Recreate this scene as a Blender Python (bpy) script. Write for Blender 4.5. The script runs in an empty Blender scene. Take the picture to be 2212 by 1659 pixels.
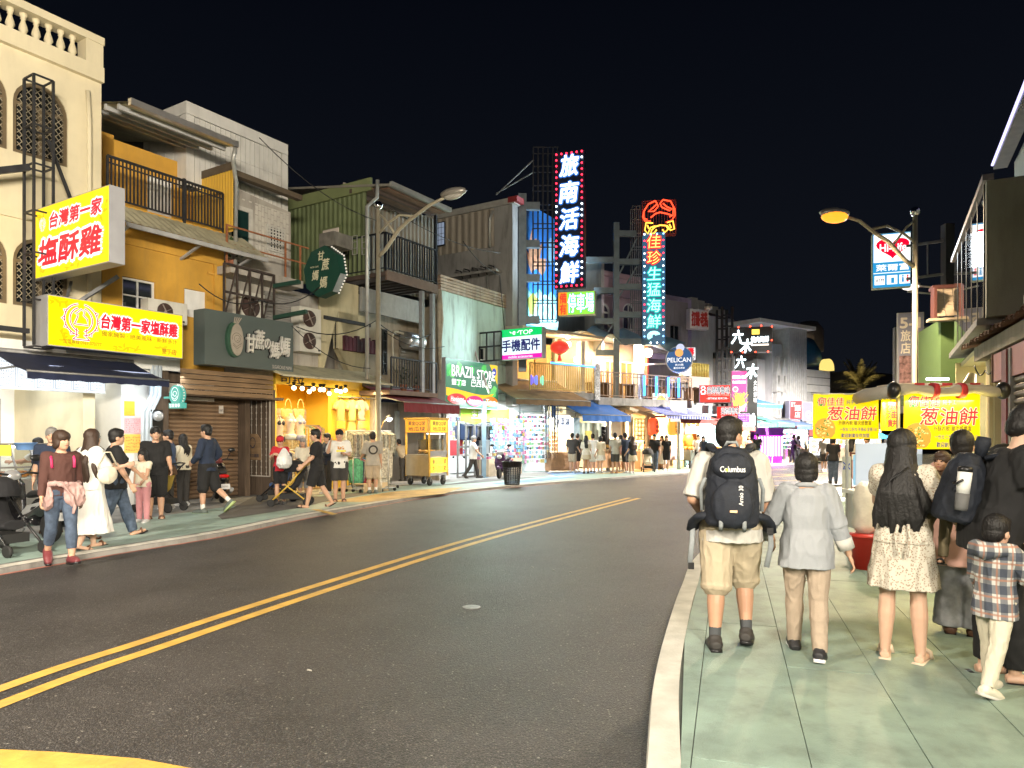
import bpy,bmesh,math,random
from mathutils import Vector,Matrix,noise
from mathutils.geometry import tessellate_polygon

SC=bpy.context.scene
COL=SC.collection
RND=random.Random(7)
WS=bpy.data.scenes.new('workbench')
# ------------------------------------------------------------------ camera, sky, exposure
F,CX,HZ,CH=1533.0,1106.0,942.0,1.66
cam_data=bpy.data.cameras.new('camera')
cam=bpy.data.objects.new('camera',cam_data);COL.objects.link(cam)
cam.location=(0,0,CH);cam.rotation_euler=(math.pi/2,0,0)
cam_data.sensor_width=36;cam_data.lens=F/2212*36
cam_data.shift_y=(HZ-829.5)/2212
cam_data.clip_start=0.05;cam_data.clip_end=600
SC.camera=cam
world=bpy.data.worlds.new('World');SC.world=world;world.use_nodes= True
wn=world.node_tree.nodes;wl=world.node_tree.links
bg=wn['Background']
sky=wn.new('ShaderNodeTexSky');sky.sky_type='NISHITA';sky.sun_disc= False
sky.sun_elevation=math.radians(-4);sky.sun_rotation=math.radians(200)
# night air: the far set sun leaves almost nothing, the town leaves a faint blue grey that thins upwards
dim=wn.new('ShaderNodeMixRGB');dim.blend_type='MULTIPLY';dim.inputs[0].default_value=1;dim.inputs[2].default_value=(.002,.002,.002,1)
geo=wn.new('ShaderNodeTexCoord');sep=wn.new('ShaderNodeSeparateXYZ');wl.new(geo.outputs['Generated'],sep.inputs[0])
rmp=wn.new('ShaderNodeMapRange');rmp.inputs[1].default_value=0;rmp.inputs[2].default_value=.55;wl.new(sep.outputs[2],rmp.inputs[0])
gl_=wn.new('ShaderNodeMixRGB');gl_.inputs[1].default_value=(.0052,.0064,.0098,1);gl_.inputs[2].default_value=(.0014,.0020,.0040,1);wl.new(rmp.outputs[0],gl_.inputs[0])
tint=wn.new('ShaderNodeMixRGB');tint.blend_type='ADD';tint.inputs[0].default_value=1
wl.new(sky.outputs[0],dim.inputs[1]);wl.new(dim.outputs[0],tint.inputs[1]);wl.new(gl_.outputs[0],tint.inputs[2]);wl.new(tint.outputs[0],bg.inputs[0])
bg.inputs[1].default_value=1.0
SC.view_settings.view_transform='Standard';SC.view_settings.look='None'
SC.view_settings.gamma=1;SC.view_settings.use_curve_mapping= False
SC.view_settings.exposure=0.3
SC.cycles.use_denoising= True
SC.cycles.max_bounces=6;SC.cycles.diffuse_bounces=3;SC.cycles.glossy_bounces=3
SC.cycles.transparent_max_bounces=12;SC.cycles.transmission_bounces=6
SC.cycles.sample_clamp_indirect=4;SC.cycles.caustics_reflective= False;SC.cycles.caustics_refractive= False

# ------------------------------------------------------------------ materials
MATS={}
def M(name,col,rough=0.6,metal=0.0,var=0.12,scale=5.0,bump=0.06,bscale=40.0,dirt=0.0,dirtcol=(0.05,0.045,0.04),spec=0.4,sss=0.0,streak=None):
 if name in MATS: return MATS[name]
 m=bpy.data.materials.new(name);m.use_nodes= True;MATS[name]=m
 n=m.node_tree.nodes;l=m.node_tree.links;b=n['Principled BSDF']
 b.inputs['Roughness'].default_value=rough;b.inputs['Metallic'].default_value=metal
 b.inputs['Specular IOR Level'].default_value=spec
 if sss:b.inputs['Subsurface Weight'].default_value=sss;b.inputs['Subsurface Radius'].default_value=(0.012,0.005,0.003);b.inputs['Subsurface Scale'].default_value=1.0
 tc=n.new('ShaderNodeTexCoord')
 nz=n.new('ShaderNodeTexNoise');nz.inputs['Scale'].default_value=scale;nz.inputs['Detail'].default_value=4
 if streak:
  mp=n.new('ShaderNodeMapping');mp.inputs['Scale'].default_value=streak;l.new(tc.outputs['Object'],mp.inputs[0]);l.new(mp.outputs[0],nz.inputs['Vector'])
 else:l.new(tc.outputs['Object'],nz.inputs['Vector'])
 hi=tuple(min(1,c*(1+var)) for c in col);lo=tuple(c*(1-var) for c in col)
 mix=n.new('ShaderNodeMixRGB');mix.inputs[1].default_value=(*lo,1);mix.inputs[2].default_value=(*hi,1)
 rp=n.new('ShaderNodeMapRange');rp.inputs[1].default_value=0.3;rp.inputs[2].default_value=0.7
 l.new(nz.outputs[0],rp.inputs[0]);l.new(rp.outputs[0],mix.inputs[0]);out=mix.outputs[0]
 if dirt>0:
  mp=n.new('ShaderNodeMapping');mp.inputs['Scale'].default_value=(2.2,2.2,0.45);l.new(tc.outputs['Object'],mp.inputs[0])
  n2=n.new('ShaderNodeTexNoise');n2.inputs['Scale'].default_value=1.6;n2.inputs['Detail'].default_value=7;n2.inputs['Roughness'].default_value=0.65
  l.new(mp.outputs[0],n2.inputs['Vector'])
  r2=n.new('ShaderNodeMapRange');r2.inputs[1].default_value=0.48;r2.inputs[2].default_value=0.72;r2.inputs[4].default_value=dirt
  l.new(n2.outputs[0],r2.inputs[0])
  m2=n.new('ShaderNodeMixRGB');m2.inputs[2].default_value=(*dirtcol,1);l.new(r2.outputs[0],m2.inputs[0]);l.new(out,m2.inputs[1]);out=m2.outputs[0]
 l.new(out,b.inputs['Base Color'])
 if bump>0:
  n3=n.new('ShaderNodeTexNoise');n3.inputs['Scale'].default_value=bscale;n3.inputs['Detail'].default_value=3;l.new(tc.outputs['Object'],n3.inputs['Vector'])
  bp=n.new('ShaderNodeBump');bp.inputs['Strength'].default_value=min(1,bump*4);bp.inputs['Distance'].default_value=0.01
  l.new(n3.outputs[0],bp.inputs['Height']);l.new(bp.outputs[0],b.inputs['Normal'])
 return m
def E(name,col,st=1.0):
 if name in MATS: return MATS[name]
 m=bpy.data.materials.new(name);m.use_nodes= True;MATS[name]=m
 b=m.node_tree.nodes['Principled BSDF']
 b.inputs['Base Color'].default_value=(*[min(.3,c*.22) for c in col],1);b.inputs['Roughness'].default_value=0.35
 b.inputs['Emission Color'].default_value=(*col,1);b.inputs['Emission Strength'].default_value=st
 return m
def GLASS(name,col=(.9,.95,.95),alpha=0.18,rough=0.03):
 if name in MATS: return MATS[name]
 m=bpy.data.materials.new(name);m.use_nodes= True;MATS[name]=m
 n=m.node_tree.nodes;l=m.node_tree.links;n.remove(n['Principled BSDF'])
 t=n.new('ShaderNodeBsdfTransparent');t.inputs[0].default_value=(*col,1)
 g=n.new('ShaderNodeBsdfGlossy');g.inputs['Roughness'].default_value=rough
 fr=n.new('ShaderNodeFresnel');fr.inputs[0].default_value=1.5
 ad=n.new('ShaderNodeMath');ad.inputs[1].default_value=alpha;l.new(fr.outputs[0],ad.inputs[0])
 mx=n.new('ShaderNodeMixShader');l.new(ad.outputs[0],mx.inputs[0]);l.new(t.outputs[0],mx.inputs[1]);l.new(g.outputs[0],mx.inputs[2])
 l.new(mx.outputs[0],n['Material Output'].inputs[0]); return m

# ------------------------------------------------------------------ mesh building
OFF={}
def root_of(o):
 while o.parent:o=o.parent
 return o
class MB:
 def __init__(s):s.v=[];s.f=[];s.m=[];s.sm=[]
 def add(s,vs,fs,m=0,smooth=False,T=None):
  k=len(s.v)
  s.v+=[tuple(T@Vector(p)) for p in vs] if T else [tuple(p) for p in vs]
  for f in fs:s.f.append([i+k for i in f]);s.m.append(m);s.sm.append(smooth)
  return s
 def box(s,x0,x1,y0,y1,z0,z1,m=0,T=None):
  v=[(x,y,z) for z in (z0,z1) for y in (y0,y1) for x in (x0,x1)]
  return s.add(v,[(0,2,3,1),(4,5,7,6),(0,1,5,4),(2,6,7,3),(0,4,6,2),(1,3,7,5)],m, False,T)
 def bar(s,p,q,w,h=None,m=0,T=None):
  p,q=Vector(p),Vector(q);h=h or w;d=(q-p)
  if d.length<1e-6: return s
  d.normalize();a=d.cross(Vector((0,0,1)))
  if a.length<1e-3:a=Vector((1,0,0))
  a.normalize();b=a.cross(d);a=a*w/2;b=b*h/2
  v=[p-a-b,p+a-b,p+a+b,p-a+b,q-a-b,q+a-b,q+a+b,q-a+b]
  return s.add(v,[(0,1,2,3),(7,6,5,4),(0,4,5,1),(1,5,6,2),(2,6,7,3),(3,7,4,0)],m, False,T)
 def tube(s,pts,r,n=8,m=0,smooth=True,T=None,flat=1.0):
  pts=[Vector(p) for p in pts];rs=r if isinstance(r,(list,tuple)) else [r]*len(pts)
  vs=[];prev= None
  for i,p in enumerate(pts):
   d=(pts[min(i+1,len(pts)-1)]-pts[max(i-1,0)]).normalized()
   if prev is None:
    a=d.cross(Vector((0,0,1)))
    if a.length<1e-2:a=d.cross(Vector((0,1,0)))
   else:a=prev-d*prev.dot(d)
   a.normalize();prev=a;b=d.cross(a)
   vs+=[p+(a*math.cos(t)+b*math.sin(t)*flat)*rs[i] for t in [2*math.pi*j/n for j in range(n)]]
  fs=[]
  for i in range(len(pts)-1):
   for j in range(n):fs.append((i*n+j,i*n+(j+1)%n,(i+1)*n+(j+1)%n,(i+1)*n+j))
  s.add(vs,fs,m,smooth,T);k=len(s.v)-len(vs)
  s.f.append([k+j for j in range(n)][::-1]);s.f.append([k+(len(pts)-1)*n+j for j in range(n)]);s.m+=[m,m];s.sm+=[False, False]
  return s
 def lathe(s,prof,n=16,c=(0,0,0),m=0,smooth=True,T=None):
  vs=[];fs=[]
  for r,z in prof:
   vs+=[(c[0]+r*math.cos(2*math.pi*j/n),c[1]+r*math.sin(2*math.pi*j/n),c[2]+z) for j in range(n)]
  for i in range(len(prof)-1):
   for j in range(n):fs.append((i*n+j,i*n+(j+1)%n,(i+1)*n+(j+1)%n,(i+1)*n+j))
  fs.append(tuple(range(n))[::-1]);fs.append(tuple((len(prof)-1)*n+j for j in range(n)))
  return s.add(vs,fs,m,smooth,T)
 def ell(s,c,r,n=12,k=8,m=0,T=None,rot=None):
  if not isinstance(r,(list,tuple)):r=(r,r,r)
  vs=[Vector((0,0,-r[2]))]
  for i in range(1,k):
   t=math.pi*i/k-math.pi/2
   vs+=[Vector((r[0]*math.cos(t)*math.cos(2*math.pi*j/n),r[1]*math.cos(t)*math.sin(2*math.pi*j/n),r[2]*math.sin(t))) for j in range(n)]
  vs.append(Vector((0,0,r[2])));fs=[]
  for j in range(n):fs.append((0,1+(j+1)%n,1+j))
  for i in range(k-2):
   for j in range(n):a=1+i*n;fs.append((a+j,a+(j+1)%n,a+n+(j+1)%n,a+n+j))
  a=1+(k-2)*n
  for j in range(n):fs.append((a+j,a+(j+1)%n,len(vs)-1))
  if rot:vs=[rot@v for v in vs]
  c=Vector(c); return s.add([v+c for v in vs],fs,m, True,T)
 def prism(s,outer,y0,y1,holes=(),m=0,T=None,axis='y'):
  """polygon in x,z (axis y) or x,y (axis z) extruded from y0 to y1"""
  loops=[list(outer)]+[list(h) for h in holes]
  P=(lambda a,b,t:(a,t,b)) if axis=='y' else (lambda a,b,t:(a,b,t))
  tris=tessellate_polygon([[Vector((a,b,0)) for a,b in lp] for lp in loops])
  flat=[p for lp in loops for p in lp];n=len(flat)
  vs=[P(a,b,y0) for a,b in flat]+[P(a,b,y1) for a,b in flat];fs=[]
  for t in tris:fs.append(tuple(t));fs.append(tuple(i+n for i in reversed(t)))
  k=0
  for lp in loops:
   L=len(lp)
   for i in range(L):fs.append((k+i,k+(i+1)%L,n+k+(i+1)%L,n+k+i))
   k+=L
  return s.add(vs,fs,m, False,T)
 def mesh(s,name,off=None):
  me=bpy.data.meshes.new(name)
  v=s.v if not off else [(a-off[0],b-off[1],c-off[2]) for a,b,c in s.v]
  me.from_pydata(v,[],s.f)
  for p,mi,sm in zip(me.polygons,s.m,s.sm):p.material_index=mi;p.use_smooth=sm
  bm=bmesh.new();bm.from_mesh(me);bmesh.ops.recalc_face_normals(bm,faces=bm.faces);bm.to_mesh(me);bm.free()
  return me
 def build(s,name,mats,parent=None,M4=None,kind=None):
  off=OFF.get(root_of(parent).name) if parent else None
  me=s.mesh(name,off); return put(name,me,mats,parent,M4,kind)
def put(name,me,mats,parent=None,M4=None,kind=None):
 o=bpy.data.objects.new(name,me);COL.objects.link(o)
 for m in (mats if isinstance(mats,(list,tuple)) else [mats]):
  if len(me.materials)<8 and m.name not in [x.name for x in me.materials if x]:me.materials.append(m)
 if parent:o.parent=parent
 if M4 is not None:o.matrix_local=M4
 if kind:o['kind']=kind
 return o
def thing(name,label,cat,M4=None,group=None,off=None):
 o=bpy.data.objects.new(name, None);COL.objects.link(o);o.empty_display_size=.2
 if M4 is not None:o.matrix_world=M4
 o['label']=label;o['category']=cat
 if group:o['group']=group
 if off:OFF[o.name]=off
 return o
def tag(o,label,cat,group=None):
 o['label']=label;o['category']=cat
 if group:o['group']=group
 return o
def copies(name,mb,mats,parent,mts):
 """alike parts that share one mesh"""
 me=mb.mesh(name);out=[]
 off=OFF.get(root_of(parent).name) if parent else None
 for t in mts:
  t=t if isinstance(t,Matrix) else Matrix.Translation(t)
  if off:t=Matrix.Translation((-off[0],-off[1],-off[2]))@t
  out.append(put(name,me,mats,parent,t))
 return out
def dup(o,M4,label=None,group=None):
 def rec(a,par):
  c=a.copy();COL.objects.link(c)
  if par:c.parent=par
  for ch in a.children:rec(ch,c)
  return c
 r=rec(o, None);r.matrix_world=M4
 if label:r['label']=label
 if group:r['group']=group
 return r
def TR(x=0,y=0,z=0): return Matrix.Translation((x,y,z))
def RZ(a): return Matrix.Rotation(a,4,'Z')
def RX(a): return Matrix.Rotation(a,4,'X')
def RY(a): return Matrix.Rotation(a,4,'Y')
def at(p,deg=0): return Matrix.Translation(p)@RZ(math.radians(deg))

# text: fitted into a box x0,z0,x1,z1 of a sign's local face at depth y (the reader looks along +y)
TXT={}
def text_mesh(body,shear=0.0):
 key=(body,shear)
 if key in TXT: return TXT[key]
 cu=bpy.data.curves.new('lettering','FONT');cu.body=body;cu.resolution_u=3;cu.shear=shear
 o=bpy.data.objects.new('lettering',cu);WS.collection.objects.link(o)
 WS.view_layers[0].update();me=bpy.data.meshes.new_from_object(o.evaluated_get(WS.view_layers[0].depsgraph))
 bpy.data.objects.remove(o);bpy.data.curves.remove(cu)
 vs=[(v.co.x,v.co.y) for v in me.vertices];fs=[tuple(p.vertices) for p in me.polygons]
 xs=[v[0] for v in vs];ys=[v[1] for v in vs]
 TXT[key]=(vs,fs,(min(xs),min(ys),max(xs),max(ys))); return TXT[key]
def txt(parent,body,box,mat,y=-0.012,bold=0.012,shear=0.0,name='lettering',thick=0.0,ref=None,M4=None):
 """bold: the stroke is thickened by this share of the character height"""
 vs,fs,(x0,y0,x1,y1)=text_mesh(body,shear);bx0,bz0,bx1,bz1=box
 sx=(bx1-bx0)/max(1e-6,x1-x0);sz=(bz1-bz0)/max(1e-6,y1-y0);r=bold*.8*(bz1-bz0)
 n=0 if bold<.004 else (8 if bold>.03 else 5);V=[];Fc=[]
 for k in range(n+1):
  dx,dz=(0,0) if k==0 else (r*math.cos(6.2832*k/n),r*math.sin(6.2832*k/n));o=len(V);e=y+k*.00015
  V+=[(bx0+(a-x0)*sx+dx,e,bz0+(b-y0)*sz+dz) for a,b in vs];Fc+=[tuple(i+o for i in f) for f in fs]
 if thick:
  bm=bmesh.new();me=bpy.data.meshes.new('t');me.from_pydata(V,[],Fc);bm.from_mesh(me)
  r_=bmesh.ops.extrude_face_region(bm,geom=bm.faces[:])
  bmesh.ops.translate(bm,vec=(0,thick,0),verts=[g for g in r_['geom'] if isinstance(g,bmesh.types.BMVert)])
  bmesh.ops.recalc_face_normals(bm,faces=bm.faces);bm.to_mesh(me);bm.free();me.name=name
 else:me=bpy.data.meshes.new(name);me.from_pydata(V,[],Fc)
 return put(name,me,mat,parent,M4)
def vtxt(parent,chars,box,mat,gap=0.12,**k):
 """one character under another"""
 x0,z0,x1,z1=box;n=len(chars);h=(z1-z0)/n
 for i,c in enumerate(chars):
  txt(parent,c,(x0,z1-(i+1)*h+h*gap/2,x1,z1-i*h-h*gap/2),mat,**k)
def scrib(parent,box,rows,cols,mat,y=-0.012,fill=.6,name='print',rnd=RND,blk=2):
 """print too small to read: rows of little strokes"""
 mb=MB();x0,z0,x1,z1=box;h=(z1-z0)/rows;w=(x1-x0)/cols
 for r in range(rows):
  for c in range(cols):
   if rnd.random()>fill: continue
   a=x0+c*w;b=z1-(r+1)*h
   for _ in range(blk):
    u=rnd.random();t=rnd.random()
    if rnd.random()<.5:q=(a+w*.12,a+w*.85,b+h*(.2+.5*t),b+h*(.3+.5*t))
    else:q=(a+w*(.15+.6*u),a+w*(.27+.6*u),b+h*.2,b+h*.8)
    mb.add([(q[0],y,q[2]),(q[1],y,q[2]),(q[1],y,q[3]),(q[0],y,q[3])],[(0,1,2,3)])
 if mb.v: return mb.build(name,mat,parent)

# ------------------------------------------------------------------ where things stand
def G(px,py,z=0.0):
 Y=F*(CH-z)/(py-HZ); return Vector(((px-CX)/F*Y,Y,z))
def W(px,py,Y): return Vector(((px-CX)/F*Y,Y,CH-(py-HZ)/F*Y))
class Fr:
 """a street front: s metres along it, d metres out towards the street, z up"""
 def __init__(s,ox,oy,deg):
  a=math.radians(deg);s.deg=deg;s.o=Vector((ox,oy,0));s.u=Vector((math.sin(a),math.cos(a),0));s.n=Vector((math.cos(a),-math.sin(a),0))
 def pt(s,S,d=0,z=0): return s.o+s.u*S+s.n*d+Vector((0,0,z))
 def mat(s,S=0,d=0,z=0):
  p=s.pt(S,d,z);u,n=s.u,s.n
  return Matrix(((u.x,-n.x,0,p.x),(u.y,-n.y,0,p.y),(0,0,1,p.z),(0,0,0,1)))
 def matp(s,S=0,d=0,z=0):
  p=s.pt(S,d,z);u,n=s.u,s.n
  return Matrix(((n.x,u.x,0,p.x),(n.y,u.y,0,p.y),(0,0,1,p.z),(0,0,0,1)))
 def s_at(s,px,d=0):
  k=(px-CX)/F; return (k*(s.o.y+s.n.y*d)-s.o.x-s.n.x*d)/(s.u.x-k*s.u.y)
 def z_at(s,S,d,py): return CH-(py-HZ)/F*s.pt(S,d).y
 def px(s,px,py,d=0):S=s.s_at(px,d); return S,s.z_at(S,d,py)
 def d_at(s,px,S):
  k=(px-CX)/F; return (k*(s.o.y+s.u.y*S)-s.o.x-s.u.x*S)/(s.n.x-k*s.n.y)
FA=Fr((219-CX)/F*15.5,15.5,32)
_c=FA.pt(17.6);FB=Fr(_c.x,_c.y,54)

def lamp(name,kind,p,power,col,size=.3,parent=None,rot=None,spot=None,sizey=None):
 L=bpy.data.lights.new(name,kind);L.energy=power;L.color=col
 if kind=='AREA':
  L.size=size
  if sizey:L.shape='RECTANGLE';L.size_y=sizey
 elif kind=='SPOT':L.spot_size=spot or 2.4;L.spot_blend=.6;L.shadow_soft_size=size
 else:L.shadow_soft_size=size
 o=bpy.data.objects.new(name,L);COL.objects.link(o)
 if parent:o.parent=parent
 o.location=p
 if rot:o.rotation_euler=rot
 return o
# colours shared by many things
steel=M('dark_steel',(.035,.035,.038),.5,.3,.25,6,.05)
steelg=M('grey_steel',(.20,.20,.20),.5,.4,.2,6,.05)
galv=M('galvanised',(.42,.42,.40),.45,.5,.15,4,.03)
white=M('white_paint',(.74,.74,.72),.55,0,.06,3,.03,dirt=.2,dirtcol=(.3,.28,.25))
grey=M('grey_paint',(.36,.36,.36),.6,0,.1,3,.04,dirt=.3)
concrete=M('concrete',(.30,.29,.27),.85,0,.2,3,.15,30,dirt=.6)
black=M('black_plastic',(.012,.012,.013),.35,0,.1,8,.02)
darkglass=M('dark_glass',(.012,.016,.018),.06,0,.1,2,0,spec=.8)
rubber=M('rubber',(.015,.015,.015),.75,0,.2,10,.05)
chrome=M('chrome',(.7,.7,.7),.12,1,.05,5,0)
E_white=E('tube_white',(1,1,1),4)
E_warm=E('bulb_warm',(1,.78,.38),12)
# ------------------------------------------------------------------ road, pavements, markings
asphalt=M('asphalt',(.031,.028,.0272),.6,0,.3,1.2,0,spec=.35)
def _asphalt():
 n=asphalt.node_tree.nodes;l=asphalt.node_tree.links;b=n['Principled BSDF'];tc=n['Texture Coordinate'].outputs['Object']
 def node(t,**k):
  q=n.new(t)
  for i,v in k.items():q.inputs[int(i[1:])].default_value=v
  return q
 out=b.inputs['Base Color'].links[0].from_socket;hts=[]
 # stones of three sizes lie bare in the binder
 for sc,th,share,c in ((70,.40,.84,(.115,.105,.095,1)),(130,.5,.66,(.085,.078,.074,1)),(36,.26,.955,(.20,.19,.17,1))):
  v=n.new('ShaderNodeTexVoronoi');v.inputs['Scale'].default_value=sc;l.new(tc,v.inputs['Vector'])
  lt=node('ShaderNodeMath',_1=th);lt.operation='LESS_THAN';l.new(v.outputs['Distance'],lt.inputs[0])
  sp=n.new('ShaderNodeSeparateColor');l.new(v.outputs['Color'],sp.inputs[0]);gt=node('ShaderNodeMath',_1=share);gt.operation='GREATER_THAN';l.new(sp.outputs[0],gt.inputs[0])
  ml=n.new('ShaderNodeMath');ml.operation='MULTIPLY';l.new(lt.outputs[0],ml.inputs[0]);l.new(gt.outputs[0],ml.inputs[1])
  mx=n.new('ShaderNodeMixRGB');l.new(ml.outputs[0],mx.inputs[0]);l.new(out,mx.inputs[1]);mx.inputs[2].default_value=c;out=mx.outputs[0];hts.append(v.outputs['Distance'])
 n2=n.new('ShaderNodeTexNoise');n2.inputs['Scale'].default_value=.5;n2.inputs['Detail'].default_value=6;n2.inputs['Roughness'].default_value=.65;l.new(tc,n2.inputs['Vector'])
 r2=node('ShaderNodeMapRange',_1=.35,_2=.7,_3=.78,_4=1.22);l.new(n2.outputs[0],r2.inputs[0])
 m3=n.new('ShaderNodeMixRGB');m3.blend_type='MULTIPLY';m3.inputs[0].default_value=1;l.new(out,m3.inputs[1]);l.new(r2.outputs[0],m3.inputs[2]);l.new(m3.outputs[0],b.inputs['Base Color'])
 ra=node('ShaderNodeMapRange',_3=.40,_4=.62);l.new(n2.outputs[0],ra.inputs[0]);l.new(ra.outputs[0],b.inputs['Roughness'])
 ad=n.new('ShaderNodeMath');l.new(hts[0],ad.inputs[0]);l.new(hts[1],ad.inputs[1])
 bp=n.new('ShaderNodeBump');bp.inputs['Strength'].default_value=.8;bp.inputs['Distance'].default_value=.006;bp.invert= True;l.new(ad.outputs[0],bp.inputs['Height']);l.new(bp.outputs[0],b.inputs['Normal'])
_asphalt()
def sheet(name,pts,z,mat,kind='structure'):
 mb=MB();tris=tessellate_polygon([[Vector((p[0],p[1],0)) for p in pts]])
 mb.add([(p[0],p[1],z) for p in pts],[tuple(t) for t in tris]);o=mb.build(name,mat);o['kind']=kind; return o
def ribbon(pts,w0,w1):
 """offset polygon between w0 and w1 to the right of a polyline"""
 a,b=[],[]
 for i,p in enumerate(pts):
  q0=pts[max(0,i-1)];q1=pts[min(len(pts)-1,i+1)]
  t=Vector((q1[0]-q0[0],q1[1]-q0[1])).normalized();n=Vector((t.y,-t.x))
  a.append((p[0]+n.x*w0,p[1]+n.y*w0));b.append((p[0]+n.x*w1,p[1]+n.y*w1))
 return a,b
def strip(name,pts,w0,w1,z,mat,kind='structure',dash=None):
 a,b=ribbon(pts,w0,w1);n=len(a);mb=MB()
 mb.add([(p[0],p[1],z) for p in a]+[(p[0],p[1],z) for p in b],[(i,i+1,n+i+1,n+i) for i in range(n-1)])
 o=mb.build(name,mat);o['kind']=kind; return o
def smooth_line(pts,k=6):
 out=[];P=[Vector((p[0],p[1])) for p in pts]
 for i in range(len(P)-1):
  p0,p1,p2,p3=P[max(0,i-1)],P[i],P[i+1],P[min(len(P)-1,i+2)]
  for j in range(k):
   t=j/k;out.append(.5*((2*p1)+(p2-p0)*t+(2*p0-5*p1+4*p2-p3)*t*t+(3*p1-p0-3*p2+p3)*t**3))
 out.append(P[-1]); return out
sheet('road',[(-250,-60),(300,-60),(300,400),(-250,400)],0,asphalt)
# left pavement
LC=[G(0,1240),G(240,1198),G(486,1157),G(720,1109),G(1026,1061),G(1350,1033),G(1476,1024.5),G(1642,1010),G(1728,1003),G(1900,992)]
LC=smooth_line([(-9.5,1.5),(-7.4,5)]+[(p.x,p.y) for p in LC])
teal=M('teal_coating',(.27,.37,.33),.5,0,.16,1.1,.08,70,dirt=.45,dirtcol=(.10,.11,.10),spec=.4)
def pave_left():
 edge=[(p.x,p.y) for p in LC]
 back=[(60,66),(40,62),FB.pt(6,-2)[:2],FA.pt(17,-2)[:2],FA.pt(0,-3)[:2],FA.pt(-10,-3)[:2],(-18,-2)]
 mb=MB();mb.prism(edge+[tuple(b) for b in back],0.0,.06,axis='z')
 o=mb.build('pavement',M('pavement_concrete',(.24,.235,.22),.75,0,.22,.8,.1,60,dirt=.5));o['kind']='structure'
 strip('coated_walkway',LC,-.32,-2.7,.064,teal)
 strip('edge_line',LC,-.04,-.24,.064,M('line_white',(.55,.53,.47),.6,0,.2,6,.05,dirt=.5))
 strip('red_line',LC[:40],.02,.11,.004,M('line_red',(.32,.13,.10),.6,0,.3,5,.05))
pave_left()
yel=M('line_yellow',(.46,.28,.055),.55,0,.2,7,.05,60,dirt=.45,dirtcol=(.09,.07,.05))
DL=smooth_line([(-4.6,-3),(-3.9,1.5)]+[tuple(G(*p)[:2]) for p in ((0,1505),(340,1388),(680,1275),(1000,1175),(1200,1120),(1370,1076))])
strip('lane_line',DL,-.19,-.07,.004,yel);strip('lane_line',DL,.07,.19,.004,yel)
# yellow block at the bottom left corner of the view
sheet('road_marking',[tuple(G(*p)[:2]) for p in ((-220,1632),(0,1620),(130,1626),(300,1640),(420,1662),(330,1800),(-260,1800))],.004,yel)
# painted patches on the left walkway
def patch(pp,mat,z=.068):sheet('painted_patch',[tuple(G(x,y-5,.06)[:2]) for x,y in pp],z,mat)
p_or=M('paint_ochre',(.46,.30,.10),.6,0,.25,2,.06,dirt=.35);p_bl=M('paint_blue',(.13,.24,.42),.6,0,.2,2,.06,dirt=.3);p_gr=M('paint_grey',(.10,.095,.09),.7,0,.25,2,.1,60)
patch(((700,1090),(860,1066),(1000,1058),(960,1072),(800,1090)),p_or)
patch(((560,1072),(690,1078),(640,1104),(480,1128),(470,1120)),p_gr)
patch(((690,1078),(860,1062),(700,1090),(642,1104)),p_gr)
patch(((1060,1050),(1190,1036),(1250,1036),(1090,1052)),p_bl)
patch(((930,1056),(1050,1040),(1190,1034),(1060,1046)),p_gr)
patch(((1280,1030),(1370,1020),(1460,1014),(1400,1024)),p_or)
patch(((1180,1026),(1300,1020),(1290,1027),(1200,1034)),p_bl,.0684)
patch(((690,1106),(730,1116),(718,1118),(672,1106)),yel,.069)
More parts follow.
